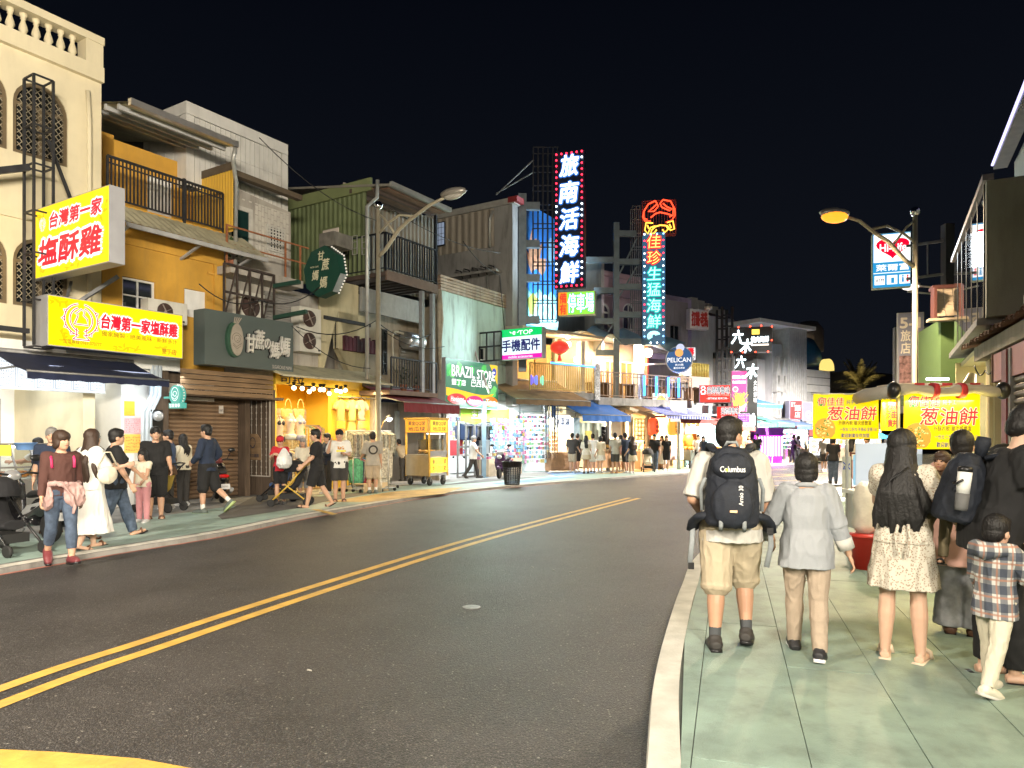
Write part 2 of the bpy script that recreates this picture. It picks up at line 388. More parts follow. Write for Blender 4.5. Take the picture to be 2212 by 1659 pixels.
# right pavement: kerb, bed and slabs
RK=smooth_line([(-2.2,-14),(-.55,-4),(.25,1.6)]+[tuple(G(*p)[:2]) for p in ((1395,1659),(1411,1481),(1441,1361),(1471,1275),(1505,1208),(1590,1130),(1684,1073))])
kerbw=M('kerb_paint',(.46,.45,.41),.7,0,.15,5,.1,50,dirt=.35,dirtcol=(.2,.18,.15))
def kerb():
 a,b=ribbon(RK,0,.17);n=len(a);mb=MB()
 for i in range(n-1):
  if RK[i].y<-1: continue
 v=[(p[0],p[1],0) for p in a]+[(p[0]+.012,p[1],.06) for p in a]+[(p[0],p[1],.062) for p in b]+[(p[0],p[1],0) for p in b]
 f=[]
 for i in range(n-1):
  for k in range(3):f.append((k*n+i,k*n+i+1,(k+1)*n+i+1,(k+1)*n+i))
 mb.add(v,f);o=mb.build('kerb',kerbw);o['kind']='structure'
 inner=[(p[0],p[1]) for p in b]
 poly=inner+[(13,18.6),(16,18.6),(9.5,10),(6.5,0),(3.5,-14)]
 mb=MB();mb.prism(poly,0.0,.045,axis='z');o=mb.build('pavement',M('slab_bed',(.10,.11,.10),.9,0,.2,6,.1));o['kind']='structure'
 bed=o
 # slabs laid in rows running 17 degrees right of the view
 a17=math.radians(17);du=Vector((math.sin(a17),math.cos(a17)));dn=Vector((math.cos(a17),-math.sin(a17)))
 def clip(poly,p,q):
  # keep what lies to the right of p->q
  e=(q[0]-p[0],q[1]-p[1]);out=[]
  sd= lambda v:(v[0]-p[0])*e[1]-(v[1]-p[1])*e[0]
  for i in range(len(poly)):
   A,B=poly[i],poly[(i+1)%len(poly)];sa,sb=sd(A),sd(B)
   if sa>=0:out.append(A)
   if sa*sb<0:t=sa/(sa-sb);out.append((A[0]+(B[0]-A[0])*t,A[1]+(B[1]-A[1])*t))
  return out
 RNG=random.Random(3);mats=[M('slab_teal_%d'%i,c,.55,0,.16,3.2,.14,110,dirt=.5,dirtcol=(.085,.10,.085)) for i,c in enumerate([(.20,.275,.235),(.193,.265,.225),(.208,.283,.243)])]
 org=Vector((.4,0));w=.56;count=0
 edge=[inner[i] for i in range(0,len(inner),3)]+[inner[-1]]
 for r in range(-4,13):
  q=r*w;p0=-1.2-RNG.random()*2.6
  while p0<19.5:
   L=2.7
   P=[org+du*(p0+.004)+dn*(q+.0026),org+du*(p0+L-.004)+dn*(q+.0026),org+du*(p0+L-.004)+dn*(q+w-.0026),org+du*(p0+.004)+dn*(q+w-.0026)]
   poly=[(v.x,v.y) for v in P]
   p0+=L
   for i in range(len(edge)-1):
    if len(poly)>=3 and min(v[1] for v in poly)<edge[i+1][1]+.4 and max(v[1] for v in poly)>edge[i][1]-.4:poly=clip(poly,edge[i],edge[i+1])
   if len(poly)>=3:poly=clip(poly,(6,18.55),(16,18.55))
   if len(poly)<3: continue
   cy=sum(v[1] for v in poly)/len(poly);cx=sum(v[0] for v in poly)/len(poly)
   if cy<-1 or cx>10.5 or cx>.9*max(cy,2)+.5: continue
   area=abs(sum(poly[i][0]*poly[(i+1)%len(poly)][1]-poly[(i+1)%len(poly)][0]*poly[i][1] for i in range(len(poly))))/2
   if area<.01: continue
   mb=MB();mb.prism(poly,.03,.06+RNG.uniform(-.0015,.0015),axis='z');mb.build('paving_slab',mats[RNG.randrange(3)],bed);count+=1
 return inner
KIN=kerb()
# side street behind the pavement: zebra bars, yellow box lines
lw=M('zebra_white',(.5,.5,.48),.6,0,.2,5,.06,dirt=.4)
for i in range(6):
 y=19.2+i*.95;x0=y*.425;x1=y*.60
 sheet('crossing_bar',[(x0,y),(x1,y),(x1,y+.45),(x0,y+.45)],.004,lw)
for (a,b) in (((1640,1023),(1790,1029)),((1650,1032),(1790,1022)),((1650,1040),(1790,1036)),((1655,1050),(1790,1046)),((1640,1017),(1700,1014)),((1660,1057),(1790,1062))):
 p,q=G(*a),G(*b);t=(q-p).normalized();n=Vector((t.y,-t.x,0))*.06
 sheet('road_marking',[(p-n)[:2],(q-n)[:2],(q+n)[:2],(p+n)[:2]],.008,yel)
# manhole cover and little litter on the asphalt
def litter():
 for (x,y) in ((1196,1232),(668,1448),(1150,1226),(1232,1236)):
  p=G(x,y);mb=MB();a=RND.random()*3;mb.prism([(.03*math.cos(q*1.05)*RND.uniform(.5,1),.014*math.sin(q*1.05)*RND.uniform(.5,1)) for q in range(6)],0,.006,axis='z',T=at(p,math.degrees(a)))
  tag(mb.build('litter',M('paper',(.26,.25,.22),.8)),'tiny pale scrap of paper dropped on the dark asphalt','litter','scraps on the asphalt')
litter()

cov=thing('utility_cap','small round pale metal cap set flush in the dark road','cover',at(G(1018,1312,.003)));mb=MB();mb.lathe([(.09,0),(.09,.004),(.075,.006),(.01,.005)],20);mb.build('cap',M('cap_metal',(.20,.20,.20),.5,.3,.3,20,.1),cov)
# ------------------------------------------------------------------ shared builders for fronts and signs
def stroke(parent,lines,w,mat,y=-.014,name='emblem',thick=0):
 """flat brush strokes along polylines in a sign's x,z face"""
 mb=MB()
 for ln in lines:
  P=[Vector((a,b)) for a,b in ln];L,Rr=[],[]
  for i,p in enumerate(P):
   t=(P[min(i+1,len(P)-1)]-P[max(0,i-1)])
   t=t.normalized() if t.length>1e-9 else Vector((1,0));n=Vector((-t.y,t.x))*w/2
   L.append((p.x+n.x,y,p.y+n.y));Rr.append((p.x-n.x,y,p.y-n.y))
  n=len(P);mb.add(L+Rr,[(i,i+1,n+i+1,n+i) for i in range(n-1)])
 return mb.build(name,mat,parent)
def disc(parent,c,r,mat,y=-.013,n=28,name='disc',rz=None):
 mb=MB();mb.add([(c[0]+r*math.cos(2*math.pi*i/n),y,c[1]+(rz or r)*math.sin(2*math.pi*i/n)) for i in range(n)],[tuple(range(n))]); return mb.build(name,mat,parent)
def poly(parent,pts,mat,y=-.012,name='panel'):
 mb=MB();t=tessellate_polygon([[Vector((a,b,0)) for a,b in pts]]);mb.add([(a,y,b) for a,b in pts],[tuple(k) for k in t]); return mb.build(name,mat,parent)
def arc(cx,cz,r,a0,a1,n=14,rz=None):
 return [(cx+r*math.cos(math.radians(a0+(a1-a0)*i/n)),cz+(rz or r)*math.sin(math.radians(a0+(a1-a0)*i/n))) for i in range(n+1)]
def signbox(name,label,M4,w,h,t,face,side,cat='sign',group=None,border=.02):
 T=thing(name,label,cat,M4,group)
 mb=MB();mb.box(0,w,.004,t,0,h);mb.build('casing',side,T)
 mb=MB();mb.box(border,w-border,-.006,.003,border,h-border);mb.build('face',face,T)
 T['w']=w;T['h']=h
 return T
def psign(fr,S,px0,px1,yt,yb,t,name,label,face,side,**k):
 """sign square to the front, facing up the street; yt, yb are read at its left edge"""
 d0,d1=fr.d_at(px0,S),fr.d_at(px1,S);z1,z0=fr.z_at(S,d0,yt),fr.z_at(S,d0,yb)
 return signbox(name,label,fr.matp(S,d0,z0),d1-d0,z1-z0,t,face,side,**k),d1-d0,z1-z0
def fsign(fr,d,px0,px1,yt,yb,t,name,label,face,side,**k):
 s0,s1=fr.s_at(px0,d),fr.s_at(px1,d);z1,z0=fr.z_at(s0,d,yt),fr.z_at(s0,d,yb)
 return signbox(name,label,fr.mat(s0,d,z0),s1-s0,z1-z0,t,face,side,**k),s1-s0,z1-z0
def house(fr,S,name,label,cat='building'):
 T=thing(name,label,cat,fr.mat(S,0,0));OFF[T.name]=(S,0,0); return T
def part(name,mat,T,fn,kind=None):
 mb=MB();fn(mb); return mb.build(name,mat,T,kind=kind)
def pbox(name,mat,T,x0,x1,y0,y1,z0,z1,kind=None):
 mb=MB();mb.box(min(x0,x1),max(x0,x1),min(y0,y1),max(y0,y1),min(z0,z1),max(z0,z1)); return mb.build(name,mat,T,kind=kind)
def rail(T,p,q,h,nb,mat,r=.016,name='railing',mid=False):
 """a railing from p to q: rails, end posts, upright bars"""
 p,q=Vector(p),Vector(q);up=Vector((0,0,h));mb=MB()
 mb.bar(p+up,q+up,.05);mb.bar(p+Vector((0,0,.09)),q+Vector((0,0,.09)),.035)
 if mid:mb.bar(p+up*.86,q+up*.86,.03)
 mb.bar(p,p+up,.045);mb.bar(q,q+up,.045)
 o=mb.build(name,mat,T)
 b=MB();b.box(-r/2,r/2,-r/2,r/2,.09,h-.03)
 me=b.mesh('bar');off=OFF.get(root_of(T).name) or (0,0,0)
 for i in range(1,nb):
  c=p+(q-p)*i/nb-Vector(off);put('bar',me,mat,o,Matrix.Translation(c))
 return o
def arch(x0,x1,z0,zs,n=12):
 c=(x0+x1)/2;r=(x1-x0)/2
 return [(x0,z0),(x1,z0)]+[(c+r*math.cos(math.pi*i/n),zs+r*math.sin(math.pi*i/n)) for i in range(n+1)]
def window(T,x0,x1,z0,z1,y,fm,pm,nx=2,nz=1,fw=.05,depth=.06,name='window',mull=True):
 mb=MB();mb.box(x0,x1,y,y+depth,z0,z0+fw);mb.box(x0,x1,y,y+depth,z1-fw,z1)
 mb.box(x0,x0+fw,y,y+depth,z0+fw,z1-fw);mb.box(x1-fw,x1,y,y+depth,z0+fw,z1-fw)
 for i in range(1,nx):c=x0+(x1-x0)*i/nx;mb.box(c-fw*.4,c+fw*.4,y+.004,y+depth,z0+fw,z1-fw)
 for i in range(1,nz):c=z0+(z1-z0)*i/nz;mb.box(x0+fw,x1-fw,y+.006,y+depth,c-fw*.35,c+fw*.35)
 f=mb.build(name,fm,T);g=MB();g.box(x0+fw,x1-fw,y+depth*.55,y+depth*.75,z0+fw,z1-fw);g.build('pane',pm,f); return f
def corr(mb,x0,x1,z0,z1,y,pitch=.12,amp=.02,n=None,m=0,top=None,vert=True,Tm=None,thick=.012):
 """corrugated sheet standing in x,z at depth y (ribs upright)"""
 n=max(2,int((x1-x0)/pitch))*4;A,B=[],[]
 for i in range(n+1):
  x=x0+(x1-x0)*i/n;k=i%4;o=y-(amp if k in (1,2) else 0);zt=z1 if top is None else z1+(top-z1)*i/n
  A+=[(x,o,z0),(x,o,zt)];B+=[(x,o+thick,z0),(x,o+thick,zt)]
 f=[(2*i,2*i+2,2*i+3,2*i+1) for i in range(n)]
 mb.add(A,f,m, False,Tm);mb.add(B,f,m, False,Tm)
def ac_unit(M4,w=.8,h=.55,fans=1,label='',dep=.3):
 T=thing('air_conditioner',label,'air conditioner',M4)
 body=M('ac_ivory',(.62,.60,.54),.5,0,.06,3,.02,dirt=.35,dirtcol=(.25,.22,.18))
 mb=MB();mb.box(0,w,0,dep,0,h);mb.build('casing',body,T)
 for k in range(fans):
  cz=h*(k+.5)/fans;r=min(w,h/fans)*.38;cx=w*.42 if fans==1 else w*.45
  g=MB();g.lathe([(r,0),(r,.012),(r*.9,.02)],20,(0,0,0),T=TR(cx,-.001,cz)@RX(math.pi/2));gr=g.build('fan_grille',M('fan_dark',(.06,.035,.03),.6),T)
  b=MB()
  for j in range(4):b.bar((cx,-.026,cz),(cx+r*.85*math.cos(j*math.pi/2+.5),-.026,cz+r*.85*math.sin(j*math.pi/2+.5)),.07,.006)
  b.ell((cx,-.028,cz),(r*.16,.012,r*.16),10,6);b.build('fan_blade',M('fan_hub',(.35,.3,.27),.6),gr)
 mb=MB();mb.box(w*.86,w*.93,-.004,-.001,.05,.09);mb.build('badge',black,T)
 return T
def awning(fr,pxa,pxb,d0,d1,ztop,zbot,name,label,mat,val=.16,stripe=None,val_mat=None,seams=2,sa=None,sb=None):
 s0=fr.s_at(pxa,d1) if sa is None else sa;s1=fr.s_at(pxb,d1) if sb is None else sb
 T=thing(name,label,'awning',fr.mat(s0,d0,ztop));w=s1-s0;dd=d1-d0;dz=ztop-zbot
 nx,ny=12,6
 def sag(u,v): return -.035*math.sin(math.pi*v)*(1+.4*math.sin(u*9))
 vs=[(w*i/nx,-dd*j/ny,-dz*j/ny+sag(i/nx,j/ny)) for j in range(ny+1) for i in range(nx+1)]
 fs=[(j*(nx+1)+i,j*(nx+1)+i+1,(j+1)*(nx+1)+i+1,(j+1)*(nx+1)+i) for j in range(ny) for i in range(nx)]
 mb=MB();mb.add(vs,fs,0, True);mb.add([(a,b,c-.012) for a,b,c in vs],[f[::-1] for f in fs],0, True);mb.build('canopy',mat,T)
 mb=MB();n=24;A=[(w*i/n,-dd-.004-.008*math.sin(i*1.9),-dz-.01) for i in range(n+1)]+[(w*i/n,-dd-.012+.012*math.sin(i*1.3),-dz-val-.01*math.sin(i*2.2)) for i in range(n+1)]
 mb.add(A,[(i,i+1,n+2+i,n+1+i) for i in range(n)]);mb.build('valance',val_mat or mat,T)
 mb=MB();mb.tube([(0,-dd,-dz),(w,-dd,-dz)],.022);mb.build('front_rail',steelg,T)
 mb=MB();mb.tube([(0,.06,.03),(w,.06,.03)],.07);mb.build('roller',steelg,T)
 for x in (w*.04,w*.96):
  mb=MB();mb.bar((x,-.02,-dz*.75),(x,-dd*.5,-dz*.72),.035);mb.bar((x,-dd*.5,-dz*.72),(x,-dd+.03,-dz),.03);mb.build('arm',steelg,T)
 T['w']=w
 return T
yl_face=E('sign_yellow',(1.0,.72,.0),.98);red_pr=E('sign_red',(.85,.01,.03),.9);white_pr=E('sign_white',(1,1,1),1.1);brown_pr=E('sign_brown',(.32,.16,.02),.6)
orange_pr=E('sign_orange',(1,.52,.0),.95);grey_side=M('sign_side',(.34,.34,.36),.5,.1,.08,3,.02)

# ------------------------------------------------------------------ white corner building with arched windows
cream=M('cream_wall',(.66,.58,.40),.7,0,.07,2,.12,90,dirt=.15,dirtcol=(.35,.3,.2))
T=WB=house(FA,FA.s_at(-60),'white_building','cream white corner building with arched grilled windows and a balustrade on its roof')
s0=FA.s_at(-230);zt=FA.z_at(0,0,85);S=FA.s_at
zr,zb2,zb1,zc=zt,zt-.16,zt-.66,zt-.98
w1=(S(28),S(146));ww=w1[1]-w1[0];zs1=FA.z_at(w1[1],0,258);zl1=FA.z_at(w1[1],0,362)
zs2=FA.z_at(S(60),0,566);zl2=FA.z_at(S(60),0,662)
wins=[]
for k in (0,1):
 for zl,zs in ((zl1,zs1),(zl2,zs2)):wins.append((w1[0]-k*(ww+.1),w1[1]-k*(ww+.1),zl,zs))
zg=3.35
mb=MB();mb.prism([(s0,zg),(0,zg),(0,zc),(s0,zc)],0,.25,[arch(*w) for w in wins]);mb.build('front_wall',cream,T)
mb=MB();mb.box(-.25,0,.26,9,0,zc);mb.box(s0,s0+.2,.26,9,0,zc);mb.box(s0,0,9,9.2,0,zc);mb.box(s0,-.255,.5,8.9,zg+.3,zg+.5);mb.build('wall',cream,T)
pbox('roof_slab',cream,T,s0,.002,-.12,9.1,zc+.002,zb1)
pbox('coping',cream,T,s0,.02,-.1,.28,zb2,zr)
pbox('end_post',cream,T,-.36,.0,-.08,.27,zb1+.002,zb2-.002)
prof=[(.07,0),(.07,.05),(.045,.07),(.05,.1),(.085,.17),(.07,.25),(.04,.34),(.038,.37),(.055,.39),(.04,.41),(.07,.44),(.07,.5)]
b=MB();b.lathe([(r,z/.5*(zb2-zb1-.004)) for r,z in prof],14)
copies('baluster',b,cream,T,[Vector((-.55-i*.235,.1,zb1+.002)) for i in range(16)])
bronze=M('bronze_frame',(.20,.15,.09),.45,.4,.1,5,.02)
for (a,c,zl,zs) in wins:
 o=arch(a,c,zl,zs);i_=arch(a+.07,c-.07,zl+.07,zs-.0)
 mb=MB();mb.prism(o,.03,.1,[i_]);mb.box(a+.07,c-.07,.035,.09,zs-.035,zs+.035);m_=(a+c)/2;mb.box(m_-.04,m_+.04,.038,.09,zl+.07,zs-.036);f=mb.build('window',bronze,T)
 mb=MB();mb.prism(arch(a+.02,c-.02,zl+.02,zs),.12,.14);mb.build('pane',darkglass,f)
 mb=MB();zt_=zs+(c-a)/2
 k=-3.0
 while k<5:
  for sg in (1,-1):
   pts=[]
   for q in range(61):
    x=a+.08+(c-a-.16)*q/60;z=zl+.1+k*.5+sg*(x-m_)*1.15+1
    top=zs+math.sqrt(max(0,((c-a)/2-.08)**2-(x-m_)**2))-.02
    if zl+.08<z<top:pts.append((x,.02,z))
   if len(pts)>2:mb.bar(pts[0],pts[-1],.014,.014)
  k+=.26
 mb.build('grille',M('grille_metal',(.40,.34,.24),.5,.4),f,kind='stuff')
zled=FA.z_at(S(20),0,455)
pbox('ledge',cream,T,s0,-.3,-.06,-.002,zled-.12,zled)
mb=MB();mb.tube([(-.32,-.07,zc-.3),(-.3,-.09,zc-1),(-.3,-.09,zg+.3)],.05);mb.build('drain_pipe',cream,T)
# ------------------------------------------------------------------ steel lattice tower with the first yellow sign
T=thing('sign_tower','tall thin steel lattice tower carrying the yellow sign boxes before the cream building','sign frame',FA.mat(S(80,.7),.7,3.4));OFF[T.name]=(S(80,.7),-.7,3.4)
xa,xb=S(62,.7),S(104,.7);zt=FA.z_at(xa,.7,165)
leg=MB();leg.box(-.022,.022,-.022,.022,0,zt-3.4)
copies('leg',leg,steel,T,[Vector((x,y,3.4)) for x in (xa,xb) for y in (-.9,-.52)])
q=MB();hx=(xb-xa)/2
q.bar((-hx,-.19,0),(hx,-.19,0),.03);q.bar((-hx,.19,0),(hx,.19,0),.03);q.bar((-hx,-.19,0),(-hx,.19,0),.03);q.bar((hx,-.19,0),(hx,.19,0),.03)
copies('cross_ring',q,steel,T,[Vector(((xa+xb)/2,-.71,z)) for z in (zt,zt-.95,zt-1.7,zt-2.6,zt-3.4,zt-4.3,zt-5.2)])
mb=MB();mb.bar((xb,-.7,zt-1.1),(xb+1.1,-.15,zt-3.0),.05);mb.build('brace',steel,T)
mb=MB();mb.bar((xa-2.6,-.6,zt-2.9),(xa,-.7,zt-1.75),.12);mb.build('brace',steel,T)
mb=MB();mb.bar((xa-2.6,-.7,zt-4.9),(xa,-.7,zt-4.9),.09);mb.build('brace',steel,T)
mb=MB();mb.bar((xb+.25,-.85,4.3),(xb+.75,-.05,4.9),.05);mb.bar((xb+.5,-.6,4.3),(xb+1.1,-1.2,4.95),.07);mb.build('brace',steelg,T)
def laurel(T,cx,cz,r,w,mat,mat2):
 L=[arc(cx,cz,r,100,262,16),arc(cx,cz,r,80,-82,16),arc(cx+r*.12,cz,r*.8,112,250,14),arc(cx-r*.12,cz,r*.8,68,-70,14)]
 for sg in (1,-1):
  L+=[[(cx+sg*r*.5,cz-r*1.25),(cx+sg*r*.28,cz-r*1.05),(cx+sg*r*.3,cz-r*.55)]]
  for i in range(4):
   a=math.radians(150-i*32) if sg<0 else math.radians(30+i*32-0);a=math.radians(20-28*i) if sg>0 else math.radians(160+28*i)
   L.append([(cx+r*math.cos(a),cz+r*math.sin(a)),(cx+r*1.16*math.cos(a+sg*.12),cz+r*1.16*math.sin(a+sg*.12)),(cx+r*math.cos(a+sg*.25),cz+r*math.sin(a+sg*.25))])
 L.append([(cx-r*.5,cz-r*1.25),(cx+r*.5,cz-r*1.25)])
 chick=[(cx-r*.42,cz-r*.3),(cx+r*.42,cz-r*.3),(cx+r*.36,cz+r*.1),(cx+r*.14,cz+r*.3),(cx+r*.2,cz+r*.52),(cx,cz+r*.68),(cx-r*.22,cz+r*.45),(cx-r*.36,cz+r*.38),(cx-r*.2,cz+r*.28),(cx-r*.28,cz+r*.02),(cx-r*.42,cz-r*.3)]
 L.append(chick)
 stroke(T,L,w*2.2,mat2,-.012,'emblem_outline');stroke(T,L,w,mat,-.016,'emblem')
def branches(T,w,h,seed,mat=orange_pr):
 R=random.Random(seed);L=[];mb=MB()
 for (x,z,dx,dz) in ((.02,.95,.16,-.12),(.95,.12,-.18,.1),(.97,.8,-.1,-.3),(.45,.04,.2,.1),(.08,.3,.06,-.3)):
  P=[]
  for i in range(9):
   t=i/8;P.append((w*x+w*dx*t+.02*math.sin(i),h*z+h*dz*t+.03*math.cos(i*1.3)))
   if i%2:
    a=R.random()*6.3;r=.05*h+.02;px,pz=P[-1];ca,sa_=math.cos(a),math.sin(a)
    px,pz=min(max(px,.1),w-.1),min(max(pz,.1),h-.1)
    pts=[(px+r*(u*ca-v*sa_),pz+r*(u*sa_+v*ca)) for u,v in ((0,0),(.5,.3),(1.2,.25),(1.7,0),(1.2,-.25),(.5,-.3))]
    mb.add([(min(max(p,.03),w-.03),-.009,min(max(q_,.03),h-.03)) for p,q_ in pts],[tuple(range(6))])
  L.append([(min(max(p,.03),w-.03),min(max(q_,.03),h-.03)) for p,q_ in P])
 mb.build('leaf_print',mat,T);stroke(T,L,.018,mat,-.0085,'twig_print')
T,w,h=psign(FA,S(70,.32),70,236,455,605,.28,'shop_sign','lit yellow sign box with red brush characters, square to the street on the lattice tower',yl_face,grey_side)
branches(T,w,h,1)
for bo,m_,y in ((.20,white_pr,-.014),(.05,red_pr,-.018)):
 txt(T,'台灣第一家',(w*.26,h*.66,w*.92,h*.87),m_,y,bo,.12,ref=.018);txt(T,'塩酥雞',(w*.1,h*.16,w*.92,h*.52),m_,y,bo,.12,ref=.018)
laurel(T,w*.15,h*.76,.11,.008,red_pr,white_pr)
T,w,h=fsign(FA,1.15,102,395,635,746,.46,'shop_sign','long lit yellow fried chicken sign with a red bird emblem above the navy awning',yl_face,grey_side)
branches(T,w,h,5);branches(T,w*.98,h*.97,9)
for bo,m_,y in ((.20,white_pr,-.014),(.05,red_pr,-.018)):
 txt(T,'台灣第一家塩酥雞',(w*.36,h*.47,w*.95,h*.76),m_,y,bo,.1,ref=.018)
laurel(T,w*.22,h*.58,h*.32,.018,red_pr,white_pr)
txt(T,'獨家醃製 · 絕美風味 · 新鮮多汁',(w*.36,h*.31,w*.95,h*.41),brown_pr,bold=.005);txt(T,'加盟專線:0969-070777',(w*.1,h*.08,w*.36,h*.17),brown_pr,bold=.005);txt(T,'墾丁店',(w*.82,h*.07,w*.94,h*.19),brown_pr,bold=.01)
# ------------------------------------------------------------------ fried chicken shop on the ground floor
S_l,S_r=S(-130),S(262)
wt=M('shop_white',(.80,.80,.77),.5,0,.04,3,.02)
T=house(FA,S(100),'snack_shop','open white tiled fried chicken shop lit by cold tubes under the navy awning','shop')
zcl=3.15;dp=3.4
pbox('back_wall',wt,T,S_l,S_r+.6,dp,dp+.1,.0,zcl);pbox('side_wall',wt,T,S_l-.1,S_l,.3,dp,0,zcl);pbox('side_wall',wt,T,S_r+.002,S_r+.12,.35,dp-.002,0,zcl)
pbox('ceiling',wt,T,S_l,S_r,.28,dp-.002,zcl,zcl+.1);pbox('floor',M('shop_floor',(.4,.38,.34),.4),T,S_l,S_r,0,dp,.061,.075)
pill=pbox('pillar',wt,T,S_r-.0,S(290),0,.35,0,zcl+.2)
for i in range(4):pbox('wall_panel_seam',grey,T,S_l+1+i*1.35,S_l+1.02+i*1.35,dp-.008,dp-.001,.1,zcl-.6)
fas=pbox('fascia',white,T,S(-130),S(389,.1),-.1,-.002,3.2,FA.z_at(S(350,.1),.1,766))
for i in range(3):
 x=S_l+1.0+i*1.9;t_=pbox('tube_light',E('tube_cold',(.92,.97,1),7),T,x,x+1.3,1.2,1.26,zcl-.07,zcl-.03)
lamp('shop_light','AREA',((S_l+S_r)/2-S(100),1.4,zcl-.09),65,(.92,.97,1),4.5,T,sizey=1.6)
# posters on the pillar
for (x0,x1,z0,z1,c,rr,lb) in ((.06,.3,2.12,2.45,(1,.45,.05),0,'small orange payment notice at the top of the white pillar'),(.06,.46,1.72,2.08,(.95,.45,.5),7,'pink printed notice taped to the white pillar'),(.06,.46,1.28,1.7,(1,.55,.12),5,'orange price notice with blocks on the white pillar')):
 P=tag(MB().box(0,x1-x0,0,.006,0,z1-z0).build('poster',M('poster_%d'%int(z0*100),c,.5), None,FA.mat(S_r+x0,.012,z0)),lb,'poster')
 if rr:scrib(P,(.03,.03,x1-x0-.03,z1-z0-.03),rr,9,M('print_red',(.5,.05,.04),.6),-.002,.75)
# menu boards
mbd=E('menu_white',(.80,.86,.92),1.0);ink=M('ink',(.03,.03,.05),.6)
x=S(-8,-.1)
MW=(S(228,-.1)-x)
T2=signbox('menu_board','row of lit white price boards hanging under the navy awning',FA.mat(x,-.1,FA.z_at(S(228,-.1),-.1,851)),MW,.66,.06,mbd,white)
for i in range(6):
 a=MW*(i+.06)/6;c=MW*(i+.94)/6;stroke(T2,[[(a,.06),(c,.06),(c,.6),(a,.6),(a,.06)]],.008,ink,-.012,'frame_print');scrib(T2,(a+.02,.08,c-.02,.58),8,9,ink,-.013,.6)
# clock
cS=S(211,-1.2)
T2=thing('wall_clock','round white wall clock with black hands inside the fried chicken shop','clock',FA.mat(cS,-3.37,FA.z_at(S(211,-3.37),-3.37,880)))
T2.matrix_world=FA.mat(S(211,-3.37),-3.37,FA.z_at(S(211,-3.37),-3.37,880))
mb=MB();mb.lathe([(.19,0),(.19,.03),(.165,.04),(.165,.02)],28,T=RX(math.pi/2));mb.build('rim',grey_side,T2)
disc(T2,(0,0),.166,M('clock_face',(.8,.8,.8),.4),-.024,name='dial')
stroke(T2,[[(.13*math.cos(a*math.pi/6),.13*math.sin(a*math.pi/6)),(.155*math.cos(a*math.pi/6),.155*math.sin(a*math.pi/6))] for a in range(12)],.012,ink,-.027,'hour_mark')
stroke(T2,[[(0,0),(-.05,-.08)]],.014,ink,-.03,'hand');stroke(T2,[[(0,0),(.03,-.12)]],.01,ink,-.031,'hand')
# display case with fried food
def food_pile(mb,x0,x1,y0,y1,z,n,R,r=.05,mi=0):
 for _ in range(n):
  mb.ell((R.uniform(x0,x1),R.uniform(y0,y1),z+R.random()*.07),(r*R.uniform(.7,1.5),r*R.uniform(.6,1),r*R.uniform(.5,.8)),7,5,m=mi,rot=Matrix.Rotation(R.random()*3,3,'Z'))
CS0,CS1=S(-110,.3),S(160,.3)
T=house(FA,CS0,'display_case','glass fronted counter heaped with fried food and a slanted glass screen','food counter')
steel_s=M('stainless',(.55,.55,.56),.28,.9,.08,6,.02)
pbox('counter',steel_s,T,CS0,CS1,-.3,.35,.07,.78)
for i in range(9):pbox('counter_panel',steel_s,T,CS0+i*(CS1-CS0)/9+.02,CS0+(i+1)*(CS1-CS0)/9-.02,-.32,-.302,.12,.7)
pbox('tray',white,T,CS0+.02,CS1-.02,-.28,.3,.80,.84);RF=random.Random(4)
for i in range(6):
 a=CS0+(CS1-CS0)*i/6;c=CS0+(CS1-CS0)*(i+1)/6
 mb=MB();food_pile(mb,a+.06,c-.06,-.24,.2,.87,60,RF,.055);mb.build('fried_food',M('food_%d'%(i%3),[(.55,.20,.03),(.62,.30,.07),(.45,.14,.03)][i%3],.5,0,.3,20),T,kind='stuff')
mb=MB()
for i in range(7):
 x=CS0+(CS1-CS0)*i/6;mb.bar((x,-.3,.8),(x,-.3,1.05),.03);mb.bar((x,-.3,1.05),(x,.0,1.5),.03)
for (y,z) in ((-.3,.8),(-.3,1.05),(0,1.5)):mb.bar((CS0,y,z),(CS1,y,z),.035)
mb.build('frame',M('anodised',(.25,.24,.23),.4,.6),T)
mb=MB();mb.add([(CS0,-.3,.8),(CS1,-.3,.8),(CS1,-.3,1.05),(CS0,-.3,1.05),(CS1,0,1.5),(CS0,0,1.5)],[(0,1,2,3),(3,2,4,5)]);mb.build('glass_screen',GLASS('clear_glass'),T)
bk=thing('basket','small pale blue plastic basket held out over the food counter','basket',FA.mat(S(55,.55),.55,FA.z_at(S(55,.55),.55,972)))
mb=MB();mb.lathe([(.13,0),(.14,.01),(.19,.13),(.2,.13),(.2,.14),(.185,.14),(.13,.015)],20);mb.build('bowl',M('blue_plastic',(.18,.35,.7),.4),bk)
mb=MB();mb.tube([(-.13,0,.05),(.13,0,.05)],.012);mb.build('rib',M('blue_plastic',(.2,.4,.7)),bk)
pots=thing('steam_pot','large steel pot with a lid behind the food counter','pot',FA.mat(S(195,-.4),-.4,1.0))
mb=MB();mb.lathe([(.26,0),(.27,.02),(.27,.34),(.28,.36)],20);mb.build('pot_body',steel_s,pots);mb=MB();mb.lathe([(.28,.362),(.2,.44),(.05,.48),(.04,.53),(0.01,.53)],20);mb.build('lid',M('fan_dark',(.06,.035,.03)),pots)
pbox('table',steel_s,thing('prep_table','steel work table at the back of the fried chicken shop','table',FA.mat(S(150,-.6),-.75,.07)),-.7,1.3,-.3,.3,.8,.9)
